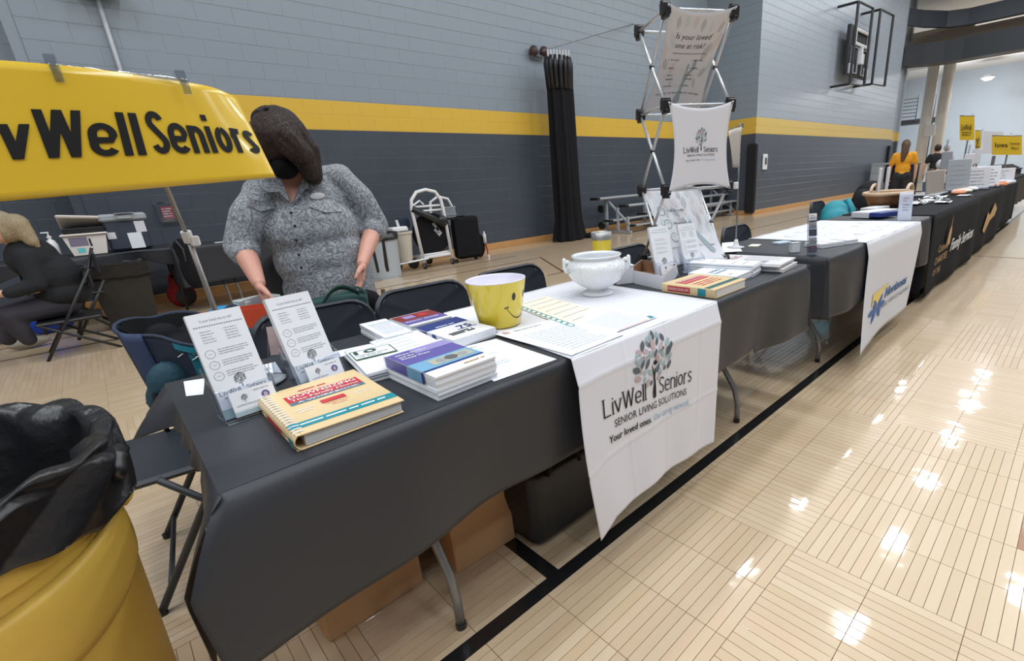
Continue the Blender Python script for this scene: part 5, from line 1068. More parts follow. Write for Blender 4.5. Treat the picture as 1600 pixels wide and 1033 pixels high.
# ================================================================== NEAR FLOOR THINGS
# boxes and bag under the table
def carton(label, O, ex, ey, w, d, h):
    t = thing('cardboard_box', label, 'box', O); ex = V((*ex, 0)).normalized(); ey = V((-ex.y, ex.x, 0)); M = Matrix((ex, ey, V((0, 0, 1)))).transposed().to_4x4(); M.translation = V(O)
    MB().box((w / 2, d / 2, h / 2), (w, d, h), M=M, bev=.004).build('carton', CARD, t); m = MB(); m.box((w / 2, d * .25, h + .002), (w, d * .49, .004), M=M); m.box((w / 2, d * .75, h + .002), (w, d * .49, .004), M=M); m.build('flap', CARD, t)
    MB().box((w / 2, d / 2, h + .0046), (w * 1.0, .05, .0006), M=M).build('tape', mat('tan_tape', srgb(176, 140, 96), .3), t); return t
carton('brown cardboard box under the left of the near table, cut off by the cloth', (.17, 1.285, 0), (1, .03), 0, .295, .30, .34)
carton('brown cardboard box under the table right of the bent steel leg', (.555, 1.235, 0), (1, -.03), 0, .235, .33, .36)
t = thing('black_tote_bag', 'black bag on the floor under the table by the white runner', 'bag', (.95, 1.25, 0))
m = MB(); m.ell((.95, 1.22, .20), (.19, .12, .19)); m.box((.95, 1.21, .16), (.33, .22, .31), bev=.03); blend(m, 'body', mat('black_nylon', (.010, .010, .012), .45, bump=.5, bscale=9), t, .012, 3)
m = MB(); m.tube([(.86, 1.10, .28), (.88, 1.08, .38), (.96, 1.08, .40), (1.0, 1.09, .28)], .008, 8); m.tube([(1.10, 1.10, .30), (1.13, 1.12, .2), (1.12, 1.12, .06)], .018, 8); m.build('strap', BLKFAB, t, smooth=True)
# yellow trash can with black liner
t = thing('trash_can', 'large yellow trash can with black liner at the lower left corner', 'trash can', (-.36, 1.17, 0)); cx_, cy_ = -.385, 1.195
def sq(a, r): return 1 + .035 * math.cos(4 * a)
m = MB(); m.lathe([(.255, 0), (.26, .01), (.290, .70), (.300, .71), (.302, .805), (.292, .805), (.285, .70), (.25, .02), (.001, .02)], (cx_, cy_, 0), 64); m.build('body', YCAN, t, auto=40)
def band(u, v):
    a = -2.25 + 2.1 * u; r = .262 + .07 * (.60 + .0 - .16) ; z = .575 - .05 * math.sin(u * PI) + .13 * v + .02 * math.sin(PI * u) * v; rr = .2605 + .0300 * z / .70 + .010 * math.sin(PI * min(1, max(0, v))) ** .5 + .0015
    return V((cx_ + rr * math.cos(a), cy_ + rr * math.sin(a), z))
m = MB(); m.slab(band, 30, 8, (0, 0, .003)); m.build('raised_band', YCAN, t, smooth=True)
for s in (-.15, 2.9): MB().box((cx_ + .305 * math.cos(s), cy_ + .305 * math.sin(s), .715), (.03, .08, .035), rz=s, bev=.010).build('handle', YCAN, t)
def liner(u, v):
    a = 2 * PI * u; n = lambda f, p: math.sin(a * f + p)
    if v < .35:     # inside wall
        w_ = v / .35; r = .19 + .095 * w_ + .008 * n(7, w_ * 6) + .006 * n(13, 2); z = .22 + .615 * w_
    elif v < .55:   # over the rim
        w_ = (v - .35) / .2; r = .287 + .034 * math.sin(w_ * PI * .75) + .005 * n(11, 1); z = .835 + .012 * math.sin(w_ * PI) - .01 * w_
    else:
        w_ = (v - .55) / .45; r = .316 + .006 * n(5, 1) * w_ + .004 + .008 * n(12, w_ * 4) - .006 * w_; z = .825 - (.105 + .012 * n(2, .8) + .012 * n(9, 0)) * w_
    bulge = math.exp(-((a - 5.95) / .20) ** 2) * (.014 if v > .35 else .004) * (1 + .3 * n(23, v * 9))
    return V((cx_ + (r + bulge) * math.cos(a), cy_ + (r + bulge) * math.sin(a), z + .006 * n(19, v * 20)))
m = MB(); m.slab(liner, 150, 44, (0, 0, .002)); m.build('bin_liner', LINER, t, smooth=True)
m = MB(); m.lathe([(.001, .2), (.24, .2), (.24, .26)], (cx_, cy_, 0), 32); m.build('liner_bottom', LINER, t)
m = MB()
for k in range(9): m.ell((cx_ + .312 + .006 * math.sin(k * 2), cy_ - .12 + .016 * k, .785 + .018 * math.sin(k * 2.3)), (.014, .016, .020), M=Matrix.Rotation(k * .7, 3, 'X'))
blend(m, 'liner_knot', LINER, t, .006, 3)

# backpack on the chair at the table end
t = thing('backpack', 'teal and navy open backpack standing behind the left table end', 'backpack', (.06, 2.25, .44))
bx, by, bz = .200, 2.33, .44
def sack(u, v, o=0):
    a = 2 * PI * u; r = 1 + .12 * math.cos(4 * a); k = .90 + .14 * v; return V((bx + (.180 + o) * k * r * math.cos(a) - .015 * v, by + (.125 + o) * k * r * math.sin(a), bz + (.315 + .035 * math.sin(a) - .050 * math.cos(a)) * v + .008 * v * math.sin(a * 5)))
m = MB(); m.slab(sack, 48, 12, (.004, .004, 0)); m.lathe([(.001, bz + .002), (.185, bz + .002)], (bx, by, 0), 24, sy=.6); m.build('body', [NAVYF], t, smooth=True)
m = MB(); m.grid(lambda u, v: sack(.64 + .34 * u, v, .005), 24, 10); m.build('front_panel', TEALF, t, smooth=True)
m = MB(); m.grid(lambda u, v: sack(u, .22 + .78 * (1 - v), -.012 - .05 * v), 48, 8); m.lathe([(.001, bz + .14), (.18, bz + .13)], (bx, by, 0), 24, sy=.6); m.build('dark_lining', BLKFAB, t, smooth=True)
m = MB(); m.tube([sack(k / 40, 1.0, .004) for k in range(40)], .007, 8, closed=True); m.build('rim', NAVYF, t, smooth=True)
m = MB(); m.slab(lambda u, v: sack(.68 + .28 * u, .90 + .08 * v, .010), 14, 2, (0, .003, 0)); m.build('trim_band', mat('bright_teal_band', srgb(30, 130, 155), .6), t)
m = MB(); m.slab(lambda u, v: sack(.545 + .05 * u, .05 + .98 * v, .012), 4, 10, (.004, .004, 0)); m.build('shoulder_strap', mat('blue_navy_strap', srgb(48, 64, 98), .7), t, smooth=True)
m = MB(); m.ell((bx - .14, by - .10, bz + .15), (.065, .045, .09)); m.ell((bx - .17, by - .08, bz + .10), (.05, .04, .07)); blend(m, 'side_pocket', mat('dark_teal_pocket', srgb(24, 66, 80), .7, bump=.3), t, .010, 3)
m = MB(); m.tube([(bx - .19, by - .13, bz + .14), (bx - .20, by - .14, bz + .05), (bx - .185, by - .15, bz - .03)], .008, 6); m.build('loose_strap', BLKFAB, t, smooth=True)
for k in range(2): q = sack(.68 + .035 * k, .80, .014); MB().tube([q, q + V((.022, -.002, .012)), q + V((.004, -.002, .024))], .0028, 6).build('buckle', CHROME, t)
m = MB(); m.ell((bx - .06, by + .02, bz + .24), (.10, .07, .06)); m.ell((bx - .11, by + .05, bz + .30), (.06, .05, .05)); m.ell((bx + .02, by + .07, bz + .30), (.07, .04, .05)); blend(m, 'stuffed_jacket', BLKFAB, t, .010, 3)
# orange reusable bag with the round teal emblem
t = thing('shopping_bag', 'orange reusable bag with round teal emblem behind the brochures', 'shopping bag', (.33, 2.2, .42))
g0, g1 = at(306, 489, y=2.335), at(414, 486, y=2.29); W_ = (g1 - g0).length; ex = V((g1.x - g0.x, g1.y - g0.y, 0)).normalized(); nz = V((ex.y, -ex.x, 0)); gz = (g0.z + g1.z) / 2 - .0
bgf = lambda a, b, d=0: V((g0.x, g0.y, .46)) + ex * a + V((0, 0, b)) + nz * (d + .006 * math.sin(a * 30))
hB = gz - .46
m = MB(); m.slab(lambda u, v: bgf(W_ * u, hB * v), 16, 6, -nz * .002); m.build('front_side', ORANGE, t)
m = MB(); m.slab(lambda u, v: bgf(W_ * u, hB * v, -.09), 16, 6, -nz * .002); m.slab(lambda u, v: bgf(0, hB * v, -.09 * u), 6, 6, -ex * .002); m.slab(lambda u, v: bgf(W_, hB * v, -.09 * u), 6, 6, ex * .002); m.slab(lambda u, v: bgf(W_ * u, .003, -.09 * v), 4, 4, (0, 0, .002)); m.build('back_and_sides', ORANGE, t)
p = MB(); prect(p, lambda a, b, d=0: bgf(a, b, .002), W_ * .18, hB * .30, W_ * .56, hB, 0, n=6); pdisc(p, lambda a, b, d=0: bgf(a, b, .0035), W_ * .46, hB * .66, .060, 1, 24, sy=1.15); text(p, 'GS', lambda a, b, d=0: bgf(a, b, .005), W_ * .46, hB * .58, h=.038, align='C', mi=2, bold=.02); leaf(p, lambda a, b, d=0: bgf(a, b, .005), W_ * .5, hB * .88, .5, .03, .015, 3); prect(p, lambda a, b, d=0: bgf(a, b, .003), W_ * .565, 0, W_ * .58, hB, 4)
p.build('print', [mat('amber_print', srgb(232, 176, 84), .5), mat('emblem_teal', srgb(20, 124, 128), .5), WHTINK, mat('leaf_green', srgb(130, 180, 60), .5), NAVYP], t)
t = thing('gift_box', 'pale grey-green open box by the woman\'s left-hand side of the picture', 'box', (.5, 2.3, .5))
A_ = at(380, 474, y=2.50); m = MB(); m.box((A_.x + .06, 2.535, A_.z - .06), (.15, .11, .14), rz=.3, bev=.003); m.build('carton', mat('pale_sage', srgb(190, 200, 198), .6), t); m = MB(); m.slab(lambda u, v: V((A_.x - .02 + .10 * u, 2.475 - .02 * u, A_.z + .012 - .03 * v + .02 * u)), 2, 2, (0, 0, .002)); m.build('flap', WHT2, t)
t = thing('gift_bag', 'bright blue bag poking up behind the orange shopping bag', 'bag', (.36, 2.36, .5))
A_ = at(345, 480, y=2.53); m = MB(); m.ell((A_.x, 2.53, A_.z - .10), (.09, .06, .11)); m.ell((A_.x + .05, 2.53, A_.z - .14), (.09, .06, .11)); blend(m, 'body', mat('azure_bag', srgb(20, 130, 180), .5, bump=.4, bscale=10), t, .012, 3)
m = MB(); m.tube([(A_.x + .0, 2.50, A_.z - .02), (A_.x + .03, 2.48, A_.z + .006), (A_.x + .08, 2.49, A_.z - .03)], .012, 8); m.build('handle', NAVYF, t, smooth=True)
# green tote the woman reaches into
t = thing('green_tote', 'dark green tote bag with handle in front of the woman', 'tote bag', (.72, 2.33, .45))
def tote(u, v):
    a = 2 * PI * u; return V((.665 + (.150 + .015 * v) * math.copysign(abs(math.cos(a)) ** .5, math.cos(a)), 2.30 + .09 * math.copysign(abs(math.sin(a)) ** .6, math.sin(a)) + .006 * math.sin(a * 7 + v * 4), .45 + (.335 + .012 * math.sin(a * 3)) * v))
m = MB(); m.slab(tote, 60, 14, (.002, .002, 0)); m.lathe([(.001, .45), (.17, .452)], (.705, 2.30, 0), 24, sy=.55); m.build('body', GREENF, t, smooth=True)
m = MB(); m.slab(lambda u, v: V((.60 + .17 * u, 2.205 - .012 * v, .77 + .055 * math.sin(PI * u) * 1.0 + .022 * v - .02 + .03 * u)), 16, 2, (0, .003, 0)); m.build('handle', mat('moss_webbing', srgb(44, 84, 76), .7), t, smooth=True)
m = MB(); m.ell((.84, 2.33, .72), (.07, .05, .06)); m.ell((.72, 2.31, .735), (.10, .06, .04)); blend(m, 'dark_contents', BLKFAB, t, .01, 2)
m = MB(); m.box((.50, 2.28, .78), (.10, .05, .05), rz=.2, bev=.01); tag(m.build('blue_pouch', mat('cyan_pouch', srgb(22, 110, 170), .4)), 'small bright blue pouch under the woman\'s hand beside the green tote', 'pouch')
# a low bench of chairs carries the bags behind the near row
t = thing('storage_crate', 'black crate under the bags behind the row of chairs', 'crate', (.55, 2.34, 0)); m = MB(); m.box((.50, 2.36, .215), (.84, .40, .43), bev=.02); m.build('body', BLKPL, t); MB().box((.50, 2.36, .432), (.87, .43, .02), bev=.006).build('lid', BLKPL, t)

# ================================================================== BACKGROUND LEFT
# table with cooler
t = thing('folding_table', 'folding table in black plastic by the back wall carrying the cooler', 'table', (.0, 7.7, 0)); MB().box((.0, 7.78, .73), (1.5, .72, .035), bev=.01).build('tabletop', WHTPL, t)
for x in (-.6, .6):
    for y in (7.5, 8.05): MB().tube([(x, y, .72), (x, y, .3), (x + .0, y, 0)], .013, 8).build('leg', BLKPL, t, smooth=True)
cloth_box('black_tablecloth', 'shiny black plastic cloth on the table under the cooler', -.85, .80, 7.40, 8.12, .42, BLKCLOTH, 9, left=.45, back=False, zt=.757, hemfn=lambda u: .56 + .10 * math.sin(u * 7) ** 2)
t = thing('cooler', 'white cooler with its lid ajar on the left background table', 'cooler', (-.05, 7.6, .76))
def ck(nm, c, d, mt, bev=.02, rz=.12): return MB().box(c, d, rz=rz, bev=bev).build(nm, mt, t)
CW = mat('cream_plastic', srgb(222, 214, 206), .45)
m = MB(); m.prism([(-.17, 7.45, .765), (.09, 7.45, .765), (.13, 7.45, .965), (-.21, 7.45, .965)], (.0, .30, 0)); m.build('tub', CW, t); MB().box((-.04, 7.60, .975), (.37, .34, .022), bev=.008).build('rim', CW, t)
m = MB(); m.box((0, 0, 0), (.37, .34, .03), M=Matrix.Translation((-.02, 7.66, 1.09)) @ Matrix.Rotation(-.42, 4, 'X') @ Matrix.Rotation(.12, 4, 'Y'), bev=.012); m.build('lid', CW, t); m = MB(); m.box((-.03, 7.62, 1.01), (.32, .28, .07), bev=.01); m.build('opening_shade', BLKPL, t)  # solid black block stands in for the shade under the raised lid
p = MB(); fn = plane((-.19, 7.449, .78), (1, 0, 0), (0, 0, 1)); prect(p, fn, .02, .08, .16, .17, 0); prect(p, fn, .17, .07, .185, .15, 1); prect(p, fn, .06, .01, .12, .06, 2); p.build('sticker', [mat('photo_sticker', srgb(130, 120, 140), .5), BLKPL, mat('aqua_sticker', srgb(110, 200, 205), .5)], t)
t = thing('storage_bin', 'dark storage bin with grey lid and taped notes beside the cooler', 'storage bin', (.32, 7.6, .76))
MB().box((.31, 7.66, .93), (.36, .30, .32), bev=.02).build('tub', mat('slate_bin', srgb(54, 62, 76), .5), t); MB().box((.31, 7.66, 1.12), (.40, .34, .08), bev=.02).build('lid', GREYPL, t); m = MB(); m.box((.32, 7.48, 1.12), (.12, .03, .04), bev=.008); m.build('latch', ALU, t)
for c, d, rz in (((.33, 7.50, 1.165), (.16, .10, .002), .0),): MB().box(c, d, rz=rz).build('lid_note', PAPER, t)
for a, b, w_, h_, mt in ((.36, .80, .12, .17, PAPER), (.43, .97, .09, .12, WHT2), (.17, .92, .07, .07, WHT2)):
    q = MB(); q.box((a, 7.507, b + h_ / 2 - .02), (w_, .002, h_), rz=.02); q.build('note', mt, t)
t = thing('pump_bottle', 'white pump bottle left of the cooler', 'bottle', (-.30, 7.5, .76)); m = MB(); m.lathe([(.001, .76), (.045, .76), (.045, .90), (.03, .94), (.014, .95), (.014, .97)], (-.30, 7.5, 0), 16); m.build('body', WHTPL, t, smooth=True); m = MB(); m.lathe([(.018, .965), (.018, .985), (.006, .99), (.006, 1.02)], (-.30, 7.5, 0), 10); m.box((-.32, 7.5, 1.022), (.06, .015, .012)); m.build('pump', WHTPL, t)
t = thing('black_bin', 'large black waste bin with liner in front of the background table', 'trash can', (.1, 7.2, 0))
m = MB(); m.prism([(-.11, 7.02, 0), (.31, 7.02, 0), (.31, 7.36, 0), (-.11, 7.36, 0)], (0, 0, .01)); 
def binf(u, v):
    c = [(-1, -1), (1, -1), (1, 1), (-1, 1), (-1, -1)]; k = int(min(3.999, u * 4)); f_ = u * 4 - k; a = V(c[k]).lerp(V(c[k + 1]), f_); s = .85 + .3 * v; return V((.10 + a.x * .22 * s, 7.18 + a.y * .17 * s, .66 * v))
m.grid(binf, 40, 4); m.build('body', mat('brown_black_bin', srgb(44, 40, 38), .5), t)
m = MB(); m.slab(lambda u, v: binf(u, 1.02 - .22 * v) + V((.012 * math.sin(u * 60) + (.012 if u < .5 else -.0), -.02 if u < .5 else .02, .006 * math.sin(u * 90))), 100, 6, (0, 0, .002)); m.build('bin_liner', LINER, t, smooth=True)
t = thing('red_rucksack', 'red and grey rucksack on the floor by the back wall', 'rucksack', (.5, 7.6, 0)); A_ = at(290, 478, z=0)
m = MB(); m.ell((A_.x, A_.y, .15), (.15, .10, .16)); m.ell((A_.x - .01, A_.y, .28), (.09, .07, .16)); blend(m, 'body', REDF, t, .012, 3); m = MB(); m.ell((A_.x + .03, A_.y - .07, .13), (.11, .05, .12)); blend(m, 'front_pocket', GREYF, t, .012, 3); MB().tube([(A_.x - .05, A_.y - .05, .40), (A_.x + .03, A_.y - .09, .30), (A_.x + .10, A_.y - .07, .12)], .014, 8).build('strap', BLKFAB, t, smooth=True)
t = thing('folding_table', 'black-draped folding table behind the woman by the wall', 'table', (1.3, 7.5, 0)); MB().box((1.55, 7.55, .74), (1.75, .7, .03), bev=.008).build('tabletop', WHTPL, t)
for x in (1.0, 1.12, 2.2): MB().tube([(x, 7.35, .4), (x + .02, 7.3, .2), (x + .03, 7.28, 0)], .013, 8).build('leg', STEEL, t, smooth=True)
cloth_box('black_tablecloth', 'black plastic cloth on the table behind the woman', .62, 2.45, 7.18, 7.92, .30, BLKCLOTH, 12, left=.3, back=False, zt=.757, hemfn=lambda u: .30 + .03 * math.sin(u * 5))
tag(MB().box((1.18, 7.3, .762), (.30, .05, .008), rz=.1).build('paper_strip', PAPER), 'white strip lying on the black-draped table by the wall', 'paper')
t = thing('dark_coat', 'black coat heaped on the left end of the black-draped table', 'coat', (.72, 7.4, .5)); m = MB(); m.ell((.70, 7.20, .70), (.09, .06, .16)); m.ell((.72, 7.18, .50), (.11, .05, .22)); blend(m, 'body', BLKFAB, t, .015, 3); MB().tube([(.66, 7.13, .84), (.70, 7.12, .74), (.69, 7.11, .60)], .010, 6).build('sleeve', GREYF, t, smooth=True)

# ---- carts, bins and cases by the back wall
def round_bin(label, x, y, r, h, m1, m2):
    t = thing('waste_bin', label, 'trash can', (x, y, 0)); m = MB(); m.lathe([(.001, 0), (r * .88, 0), (r, h), (r * 1.04, h), (r * 1.04, h + .03), (r * .97, h + .03), (r * .9, .03), (.001, .03)], (x, y, 0), 28); m.build('body', m1, t, smooth=False)
    m = MB(); m.lathe([(r * 1.05, h - .06), (r * 1.07, h + .04), (r * .95, h + .04), (r * .8, h - .25)], (x, y, 0), 40, fn=lambda a, i: 1 + .02 * math.sin(a * 15)); m.build('bin_liner', LINER, t, smooth=True)
    m = MB(); a = -2.05; q = [(x + (r * .90 + .12 * r * z / h + .006) * math.cos(a + d), y + (r * .90 + .12 * r * z / h + .006) * math.sin(a + d), z) for d, z in ((-.35, .12), (.35, .12), (.38, h + .02), (-.38, h + .02))]; m.poly(q); m.build('hanging_liner', m2, t); return t
round_bin('grey round waste bin with black liner hanging down its side', 2.98, 7.28, .26, .62, mat('grey_bin', srgb(170, 176, 182), .5), LINER)
t = thing('mop_bucket', 'beige janitor bucket and bag between the grey bin and the cart', 'bucket', (3.35, 7.45, 0)); 
m = MB(); m.lathe([(.001, .16), (.12, .16), (.17, .58), (.185, .59), (.185, .62), (.16, .62), (.11, .2)], (3.45, 7.55, 0), 20); m.build('pail', mat('beige_pail', srgb(196, 190, 176), .5), t); MB().box((3.40, 7.50, .66), (.26, .18, .08), bev=.02).build('wringer', WHTPL, t); MB().tube([(3.42, 7.5, .68), (3.40, 7.5, .80)], .022, 8).build('handle', WHTPL, t); MB().box((3.55, 7.62, .74), (.2, .12, .16), bev=.03).build('navy_pouch', NAVYF, t)
m = MB(); m.tube([(3.3, 7.5, .13), (3.75, 7.35, .17)], .018, 8); m.build('axle', ALU, t)
for x, y in ((3.32, 7.60), (3.62, 7.62)): m = MB(); m.tube([(x, y - .02, .09), (x, y + .02, .09)], .085, 16); m.build('wheel', BLKPL, t)
t = thing('janitor_cart', 'white-framed wheeled cart with round black bag by the wall', 'cart', (3.95, 7.45, 0))
cxa, cxb, cy1 = 3.66, 4.18, 7.42
fr_ = MB(); fr_.tube([(3.70, cy1, .10), (3.64, cy1, .95), (3.66, cy1, 1.08), (3.76, cy1, 1.19), (3.92, cy1, 1.22), (4.08, cy1, 1.18), (4.16, cy1, 1.06), (4.18, cy1, .92), (4.22, cy1, .10)], .026, 10); fr_.build('frame', WHTPL, t, smooth=True)
fr_ = MB(); fr_.tube([(4.05, 7.75, .10), (4.15, 7.75, 1.02), (4.3, 7.75, 1.10), (4.48, 7.75, 1.05), (4.55, 7.75, .9), (4.55, 7.75, .3)], .022, 10); fr_.build('frame', WHTPL, t, smooth=True)
for z in (.97, .90, .22, .18): MB().tube([(3.66, cy1, z), (4.2, cy1 + .02, z)], .016, 8).build('crossbar', WHTPL, t, smooth=True)
m = MB(); m.box((3.95, 7.58, .18), (.52, .34, .05), bev=.01); m.build('deck', WHTPL, t)
m = MB(); m.tube([(3.95, 7.44, .54), (3.95, 7.52, .54)], .32, 32); bag = m.build('round_bag', BLKFAB, t); p = MB(); fn = plane((3.95, 7.438, .54), (1, -0, 0), (0, 0, 1)); pts = [(.02, .05), (.10, -.06), (.16, -.01), (.08, .10)]; ppoly(p, fn, pts); ppoly(p, fn, [(.0, .15), (.04, .17), (.12, .05), (.09, .03)]); lines(p, lambda a, b, d=0: fn(a, b, .001), .05, .12, (.0, .03), .01, 1); p.build('label', [GREYPL, BLKPL], bag)
m = MB(); m.tube([(3.64, 7.40, .95), (4.12, 7.38, .68)], .05, 10); m.ell((4.12, 7.38, .72), (.09, .05, .09)); m.build('umbrella_bag', BLKPL, t, smooth=True)
bsk = MB()
for k in range(9): bsk.box((4.26 + .03 * k, 7.60, .78), (.010, .01, .30))
for z in (.64, .72, .80, .92): bsk.box((4.38, 7.60, z), (.28, .012, .012))
bsk.box((4.38, 7.62, .78), (.27, .006, .28)); bsk.build('basket', GREYPL, t)
for x in (3.71, 4.22):
    m = MB(); m.tube([(x - .015, cy1, .055), (x + .015, cy1, .055)], .055, 16); w1 = m.build('wheel', BLKPL, t); m = MB(); m.tube([(x - .02, cy1, .055), (x + .02, cy1, .055)], .025, 10); m.build('hub', ALU, w1); MB().box((x, cy1, .11), (.05, .04, .05), bev=.008).build('fork', ALU, t)
MB().tube([(3.95, 7.80, .12), (4.0, 7.80, .12)], .11, 16).build('rear_wheel', BLKPL, t)
MB().tube([(3.66, 7.42, .99), (3.80, 7.44, 1.06), (3.86, 7.44, 1.0)], .014, 6).build('hook', WHTPL, t)
t = thing('suitcase', 'black upright suitcase beside the white-framed cart', 'suitcase', (4.5, 7.5, 0)); MB().box((4.60, 7.52, .40), (.44, .24, .70), rz=-.10, bev=.04).build('body', BLKFAB, t); m = MB(); m.box((4.53, 7.37, .40), (.42, .02, .60), rz=-.10, bev=.01); m.build('front_pocket', BLKFAB, t); MB().box((4.53, 7.50, .765), (.16, .03, .03), rz=-.1, bev=.01).build('handle', BLKPL, t); p = MB(); p.box((4.64, 7.352, .63), (.05, .004, .07), rz=-.1); p.build('badge', GREYPL, t)
for x in (4.33, 4.72): MB().tube([(x, 7.46, .03), (x, 7.50, .03)], .03, 10).build('wheel', BLKPL, t)
m = MB(); m.box((4.30, 7.46, .74), (.04, .2, .03)); m.build('corner_guard', BLKPL, t)
t = thing('backpack', 'small black backpack with a water bottle right of the suitcase', 'backpack', (4.9, 7.6, 0)); m = MB(); m.ell((4.90, 7.62, .22), (.12, .09, .22)); blend(m, 'body', BLKFAB, t, .015, 3); m = MB(); m.lathe([(.001, .25), (.03, .25), (.03, .40), (.015, .43), (.015, .46)], (4.97, 7.52, 0), 10); m.build('bottle', WHTPL, t, smooth=True); MB().tube([(4.98, 7.53, .26), (5.0, 7.52, .12), (5.0, 7.52, .05)], .012, 6).build('red_strap', REDF, t)
tag(MB().box((4.95, 7.42, .03), (.03, .03, .06), bev=.005).build('paper_cup', WHTPL), 'tiny white cup on the floor right of the small black backpack', 'cup')
tag(MB().box((7.9, 7.75, .05), (.3, .2, .10), rz=.2, bev=.03).build('black_pouch', BLKFAB), 'small black pouch on the floor at the foot of the curtain', 'pouch')

# ================================================================== FAR RIGHT STANDS
t = thing('wicker_basket', 'wide wicker basket with handles on the third table', 'basket', (6.1, 1.5, .76)); c_ = V((6.0, 1.50, .76))
m = MB(); m.lathe([(.001, .0), (.24, 0), (.28, .07), (.33, .135), (.34, .145), (.315, .14), (.27, .06), (.22, .02), (.001, .02)], c_, 40, sy=.62); m.build('body', WICKER, t, smooth=True); m = MB(); m.tube([c_ + V((.335 * math.cos(2 * PI * k / 24), .207 * math.sin(2 * PI * k / 24), .142)) for k in range(24)], .018, 8, closed=True); m.build('rim', mat('pale_wicker', srgb(206, 178, 150), .6), t, smooth=True)
m = MB(); m.tube([c_ + V((.02 + .12 * math.cos(PI * k / 10), -.19, .14 + .08 * math.sin(PI * k / 10))) for k in range(11)], .016, 8); m.build('handle', mat('pale_handle_near', srgb(214, 190, 164), .6), t, smooth=True); m = MB(); m.tube([c_ + V((.18 + .12 * math.cos(PI * k / 10), .18, .14 + .08 * math.sin(PI * k / 10))) for k in range(11)], .016, 8); m.build('handle', mat('pale_handle', srgb(214, 190, 164), .6), t, smooth=True)
for k, x in enumerate((6.25, 6.55)): m = MB(); m.box((x, 1.66, 1.02), (.15, .03, .26), rz=.3, bev=.005); m.build('packet', WHT2, t)
t = thing('turquoise_backpack', 'turquoise backpack behind the white printed cloth', 'backpack', (5.6, 2.1, .45)); A_ = at(1305, 335, y=2.1)
m = MB(); m.ell((A_.x, 2.1, .63), (.22, .16, .19)); m.ell((A_.x - .12, 2.05, .59), (.18, .16, .15)); blend(m, 'body', TURQ, t, .02, 3); m = MB(); m.tube([(A_.x - .05, 1.92, .50), (A_.x + .03, 1.92, .70), (A_.x + .08, 2.0, .80), (A_.x + .17, 2.1, .76)], .035, 8); m.build('strap', TURQ, t, smooth=True); m = MB(); m.ell((A_.x + .25, 2.02, .58), (.13, .13, .16)); blend(m, 'dark_pocket', BLKFAB, t, .02, 3)
chair('black folding chair under the turquoise backpack', at(1305, 335, y=2.1).x, 2.28, 0)
t = thing('black_rucksack', 'black rucksack heaped on a chair behind the wicker basket', 'rucksack', (6.9, 2.2, .45)); m = MB(); A_ = at(1358, 318, y=2.2); m.ell((A_.x, 2.2, .72), (.42, .2, .26)); m.ell((A_.x + .45, 2.25, .66), (.25, .16, .16)); blend(m, 'body', BLKFAB, t, .025, 3); m = MB(); m.tube([(A_.x - .3, 2.0, .5), (A_.x - .36, 2.0, .75), (A_.x - .1, 2.05, .93)], .03, 8); m.build('strap', GREYF, t, smooth=True)
t = thing('dark_jacket', 'black jacket draped with grey lining left of the black rucksack', 'jacket', (6.4, 2.1, .4)); A_ = at(1342, 322, y=2.1); m = MB(); m.ell((A_.x, 2.1, .60), (.26, .10, .30)); m.ell((A_.x + .12, 2.1, .78), (.16, .09, .12)); blend(m, 'drape', BLKFAB, t, .02, 2); m = MB(); m.slab(lambda u, v: V((A_.x - .04 + .12 * u * (1.2 - v), 1.985, .45 + .30 * v)), 4, 4, (0, .01, 0)); m.build('lining', GREYF, t)
tag(MB().box((5.55, 1.48, .778), (.34, .14, .03), rz=-.1, bev=.004).build('magazine_pile', WHT2), 'white magazine pile left of the wicker basket', 'magazines')
t = thing('laptop', 'open laptop with taupe back behind the heap of pamphlets', 'laptop', (8.1, 1.7, .76)); fr = Fr(at(1418, 308, y=1.70), (.95, -.1, 0), (.03, .12, 1)); 
fr = Fr((7.62, 1.47, .765), (.98, -.06, 0), (.05, .14, 1)); m = MB(); m.box((.38, .15, 0), (.76, .31, .02), M=fr.M(), bev=.008); m.build('screen', mat('taupe_metal', srgb(160, 148, 138), .4), t); MB().box((8.0, 1.50, .775), (.76, .26, .018), bev=.006).build('keyboard_deck', GREYPL, t)
fr = Fr((8.75, 1.74, .765), (.9, -.2, 0), (.02, .10, 1)); t = thing('tablet', 'blue-grey tablet screen right of the laptop', 'tablet', (8.9, 1.74, .765)); MB().box((.14, .07, 0), (.28, .14, .015), M=fr.M(), bev=.005).build('screen', mat('blue_grey_screen', srgb(70, 92, 112), .3), t); MB().box((8.9, 1.83, .77), (.26, .14, .012)).build('stand', BLKPL, t)
for k in range(26):
    r = random.Random(k); x = 5.9 + 1.7 * r.random(); y = .98 + .36 * r.random(); m = MB(); m.slab(lambda u, v: V((x + .24 * u, y + .12 * v, .763 + .004 * (k % 5) + .014 * math.sin(PI * u) * math.sin(v * 3 + k))), 6, 4, (0, 0, .001)); tag(m.build('clear_pouch', ACRE if k % 2 else WHT2), 'crumpled clear packet in the heap on the fitted black cover', 'packet', 'clear packets heaped on the black cover')
for k in range(6):
    x = 7.9 + .19 * k; tag(MB().box((x, 1.18 + .04 * (k % 2), .79), (.17, .14, .05), rz=.2 * k, bev=.02).build('snack_box', [ORANGEP, WHT2, PAPER2][k % 3]), ('first', 'second', 'third', 'fourth', 'fifth', 'sixth')[k] + ' small snack box in the row past the clear packets', 'snack box', 'snack boxes on the black cover')
